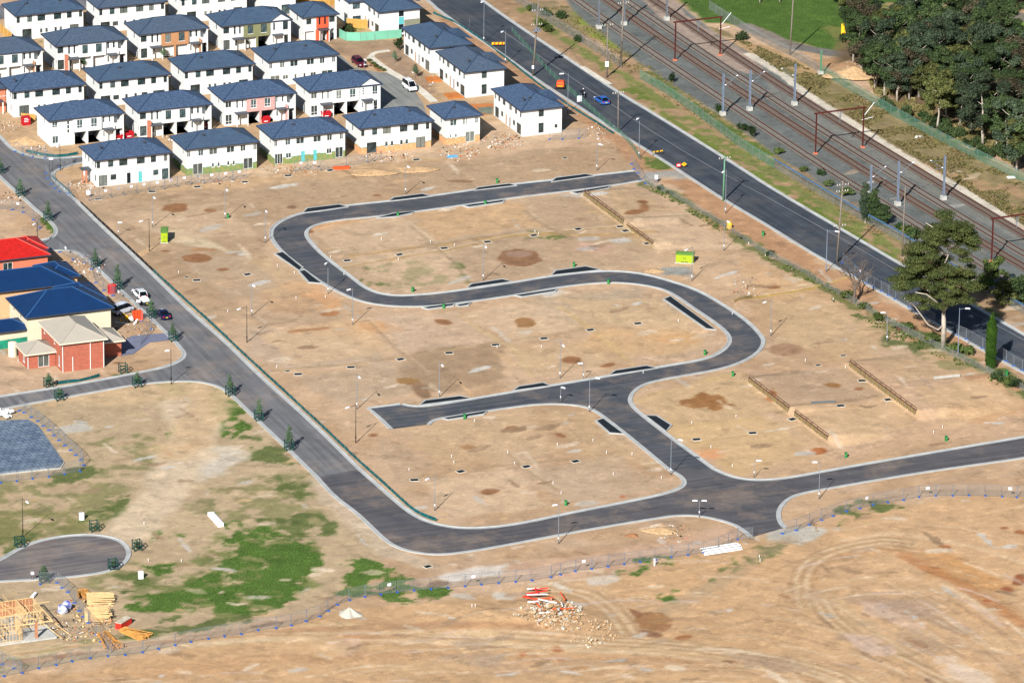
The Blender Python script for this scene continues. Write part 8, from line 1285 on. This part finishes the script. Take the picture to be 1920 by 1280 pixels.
# ------------------------------------------------------------------ slab and timber frame house
sl = wpts([(-30, 793), (52, 790), (58, 793), (70, 800), (118, 868), (112, 878), (70, 882), (-30, 893)]); n = len(sl); o0 = sl[0]
t = empty('foundation_slab', (*o0, 0), 0, 'house slab under silver grey film with a waffle grid, at the left edge', 'foundation slab'); b = MB(); b.add([(p[0]-o0[0], p[1]-o0[1], .4) for p in sl]+[(p[0]-o0[0], p[1]-o0[1], -.1) for p in sl], [tuple(range(n))[::-1]]+[(i, (i+1) % n, n+(i+1) % n, n+i) for i in range(n)])
fm = mat('grey_blue_film', (92, 108, 128), .35, .2, .5, col2=(128, 142, 158), spec=.6); tt = fm.node_tree; pp = tt.nodes['Principled BSDF']; tc = tt.nodes.new('ShaderNodeTexCoord'); mp = tt.nodes.new('ShaderNodeMapping'); mp.vector_type = 'TEXTURE'; mp.inputs['Rotation'].default_value = (0, 0, PHI); bk = tt.nodes.new('ShaderNodeTexBrick'); bk.offset = .5; bk.inputs['Scale'].default_value = 1; bk.inputs['Brick Width'].default_value = 1.25; bk.inputs['Row Height'].default_value = 1.25; bk.inputs['Mortar Size'].default_value = .09; bk.inputs['Mortar Smooth'].default_value = .6; bk.inputs['Color1'].default_value = (1, 1, 1, 1); bk.inputs['Color2'].default_value = (.8, .8, .8, 1); bk.inputs['Mortar'].default_value = (.22, .24, .28, 1)
mx = tt.nodes.new('ShaderNodeMix'); mx.data_type = 'RGBA'; mx.blend_type = 'MULTIPLY'; mx.inputs[0].default_value = 1; tt.links.new(tc.outputs['Object'], mp.inputs[0]); tt.links.new(mp.outputs[0], bk.inputs[0]); tt.links.new(tt.nodes[fm['mix']].outputs[2], mx.inputs[6]); tt.links.new(bk.outputs[0], mx.inputs[7]); tt.links.new(mx.outputs[2], pp.inputs['Base Color']); b.obj('film', fm, t)
e = MB(); q = [(p[0]-o0[0], p[1]-o0[1], .05) for p in sl]; [e.bar(q[i], q[(i+1) % n], .5, .3) for i in range(1, n-1)]; e.obj('edge_boards', M['conc'], t)
rg = random.Random(4)
for i in range(12): o = MB().box(-.45, -.3, 0, .45, .3, .4).obj('wrapped_bundle', M['whitep'], None, G(rg.uniform(-2, 28), rg.uniform(774, 786)).to_tuple()[:2]+(rg.choice([0, .4]),), rg.uniform(0, 3)); tag(o, 'white wrapped bundle in the heap above the slab at the left edge', 'bundle', 'white bundles heaped above the slab')
S0 = W0(0, 1208); Bv, Av = BX, AX
t = empty('timber_house_frame', (S0[0], S0[1], 0), PHI, 'open pine wall frames of a house being built, bottom left corner', 'house frame'); MB().box(-6, -.5, -.1, 9.0, 15, .25).obj('slab', M['conc'], t); MB().box(3.8, -.8, .05, 8.8, 3.5, .33).obj('porch_slab', M['conc'], t)
def studwall(x0, y0, x1, y1, h=2.5, ply=False, gap=None):
    f = MB(); a = Vector((x0, y0, .26)); b_ = Vector((x1, y1, .26)); L = (b_-a).length; d = (b_-a)/L; n = int(L/.5)+1; up = Vector((0, 0, h)); f.bar(a+Vector((0, 0, .04)), b_+Vector((0, 0, .04)), .09, .08); f.bar(a+up, b_+up, .1, .1); f.bar(a+up*.5, b_+up*.5, .05, .09)
    for k in range(n): p = a+d*(L*k/(n-1)); f.bar(p, p+up, .06, .1)
    f.bar(a+up*.98, a+d*min(L, 2)+up*.05, .03, .1); w1 = f.obj('wall_frame', M['timber'], t)
    if ply: nn = Vector((-d.y, d.x, 0))*.07; q = MB(); q.bar(a+nn+up*.5, b_+nn+up*.5, .02, h*.98); q.obj('bracing_sheet', M['ply'], w1)
for q in [(-5.5, 0, -1, 0), (-1, 0, 3.6, 0), (0, 0, 0, 4), (3.6, 0, 3.6, 4.5), (3.6, 4.5, 8.4, 4.5), (8.4, 4.5, 8.4, 10), (3, 10, 8.4, 10), (0, 4, 3.6, 4), (-3, 4, -3, 9), (-5.5, 9, 0, 9), (0, 9, 0, 14), (3, 10, 3, 14.5), (-5.5, 14.5, 3, 14.5), (5.8, 4.5, 5.8, 10), (-1, 6.5, 3, 6.5)]: studwall(*q, ply=q in [(3, 10, 8.4, 10), (-5.5, 14.5, 3, 14.5), (-3, 4, -3, 9), (-5.5, 9, 0, 9), (0, 9, 0, 14), (-1, 0, 3.6, 0)][:5])
b = MB(); rg = random.Random(9)
for _ in range(26): x, y = rg.uniform(-4, 8), rg.uniform(0, 13); an = rg.choice([0, 1.57, .6, -.7]); L = rg.uniform(1.5, 4.2); b.bar((x, y, 2.8), (x+math.cos(an)*L, y+math.sin(an)*L, rg.choice([.3, 2.8, 2.8])), .05, .1)
b.obj('brace', M['timber'], t); MB().box(5.6, -.2, .33, 6.0, .15, 2.9).obj('porch_post', M['ply'], t); MB().bar((3.6, -.1, 2.8), (8.4, -.1, 2.8), .12, .2).bar((8.4, -.1, 2.8), (8.4, 4.5, 2.8), .12, .2).obj('porch_beam', M['timber'], t)
g = G(112, 1150); o = MB().tube([(0, 0, 0), (.5, .4, .7), (1.0, 1.5, .8), (1.2, 2.6, .1)], [.5, .9, .8, .3], 9).obj('blue_white_film', mat('blue_and_white_film', (34, 58, 150), .5, .1, 1.1, col2=(230, 232, 240)), None, g); tag(o, 'crumpled blue and white plastic film beside the timber frame', 'plastic film'); o = MB().tube([(0, 0, .25), (.4, 1.6, .3)], .28, 9).obj('white_roll', M['whitep'], None, G(60, 1122)); tag(o, 'white roll lying behind the timber frame', 'roll')
def stack(px, py, n, L, wd, ang, m, label, name, fan=0, step=.13, cat='timber stack'):
    g = G(px, py); t = empty(name, g, ang, label, cat); b = MB(); rg = random.Random(n)
    for k in range(n): y = (k % 7)*wd/7; z = (k//7)*step+.06; a = rg.uniform(-fan, fan); b.bar((0, y, z), (math.cos(a)*L*rg.uniform(.85, 1), y+math.sin(a)*L, z), .1, step*.85)
    b.obj('planks', M[m], t); return t
stack(183, 1192, 42, 6.5, 1.6, -1.15, 'stackwood', 'fan of long pine beams spilling over the wire fence', 'beam_stack', .24); stack(224, 1184, 28, 5.5, 1.6, -.62, 'stackwood', 'second bundle of long pine beams pointing right', 'beam_stack', .22)
stack(160, 1165, 63, 4.2, 3.2, .15, 'timber', 'neat square stack of pale roof trusses', 'truss_stack', .09, .16); stack(163, 1134, 49, 4.4, 3.4, .1, 'timber', 'second square stack of pale roof trusses, farther back', 'truss_stack', .09, .14); stack(146, 1112, 42, 3.0, 1.4, -1.2, 'stackwood', 'rumpled heap of short timbers beside the wire panels', 'timber_heap', .4)
g = G(216, 1178); t = empty('brick_pallet', g, -.5, 'red wrapped stack with a tan lid next to the trusses', 'wrapped stack'); MB().box(0, 0, 0, 1.1, 3.0, 1.0).obj('wrapping', M['redp'], t); MB().box(-.03, -.03, 1.003, 1.13, 3.03, 1.1).obj('lid', M['rubble'], t)
chunks('timber_offcuts', 160, 1160, 5, 10, 130, .1, .5, [M['timber'], M['ply'], M['timber'], M['wood']], 'pine offcuts strewn between the frame and the stacks', 'offcuts', 71, hz=.3)
o = MB().tube([(0, 0, .15), (.3, 2.8, .2)], .3, 9).obj('black_pipe', M['black'], None, G(162, 1130), -.2); tag(o, 'short fat black pipe leaning on the timber heap', 'pipe')
o = MB().tube([(0, 0, .12), (2.2, .5, .12)], .12, 8).obj('white_pipe_offcut', M['whitep'], None, G(1010+0, 1150)); tag(o, 'single white pipe offcut in the rubble', 'pipe')
for q, l in (([(650, 108), (1, 1)], ''),)[:0]: pass
for x, y, l in ((688, 84, 'left thin post on the brown yard'), (704, 82, 'second thin post on the brown yard'), (724, 108, 'thin stake in the yard left of the small tree'), (737, 122, 'thin stake between the yard trees'), (755, 146, 'thin stake beside the lower yard tree'), (850, 60, 'white post above the farther long roof'), (880, 52, 'post beside the main road silt cloth')): o = MB().tube([(0, 0, 0), (0, 0, 2.0)], .03, 5).obj('thin_post', M['galv'], None, G(x, y)); tag(o, l, 'post', 'thin posts in the yards')
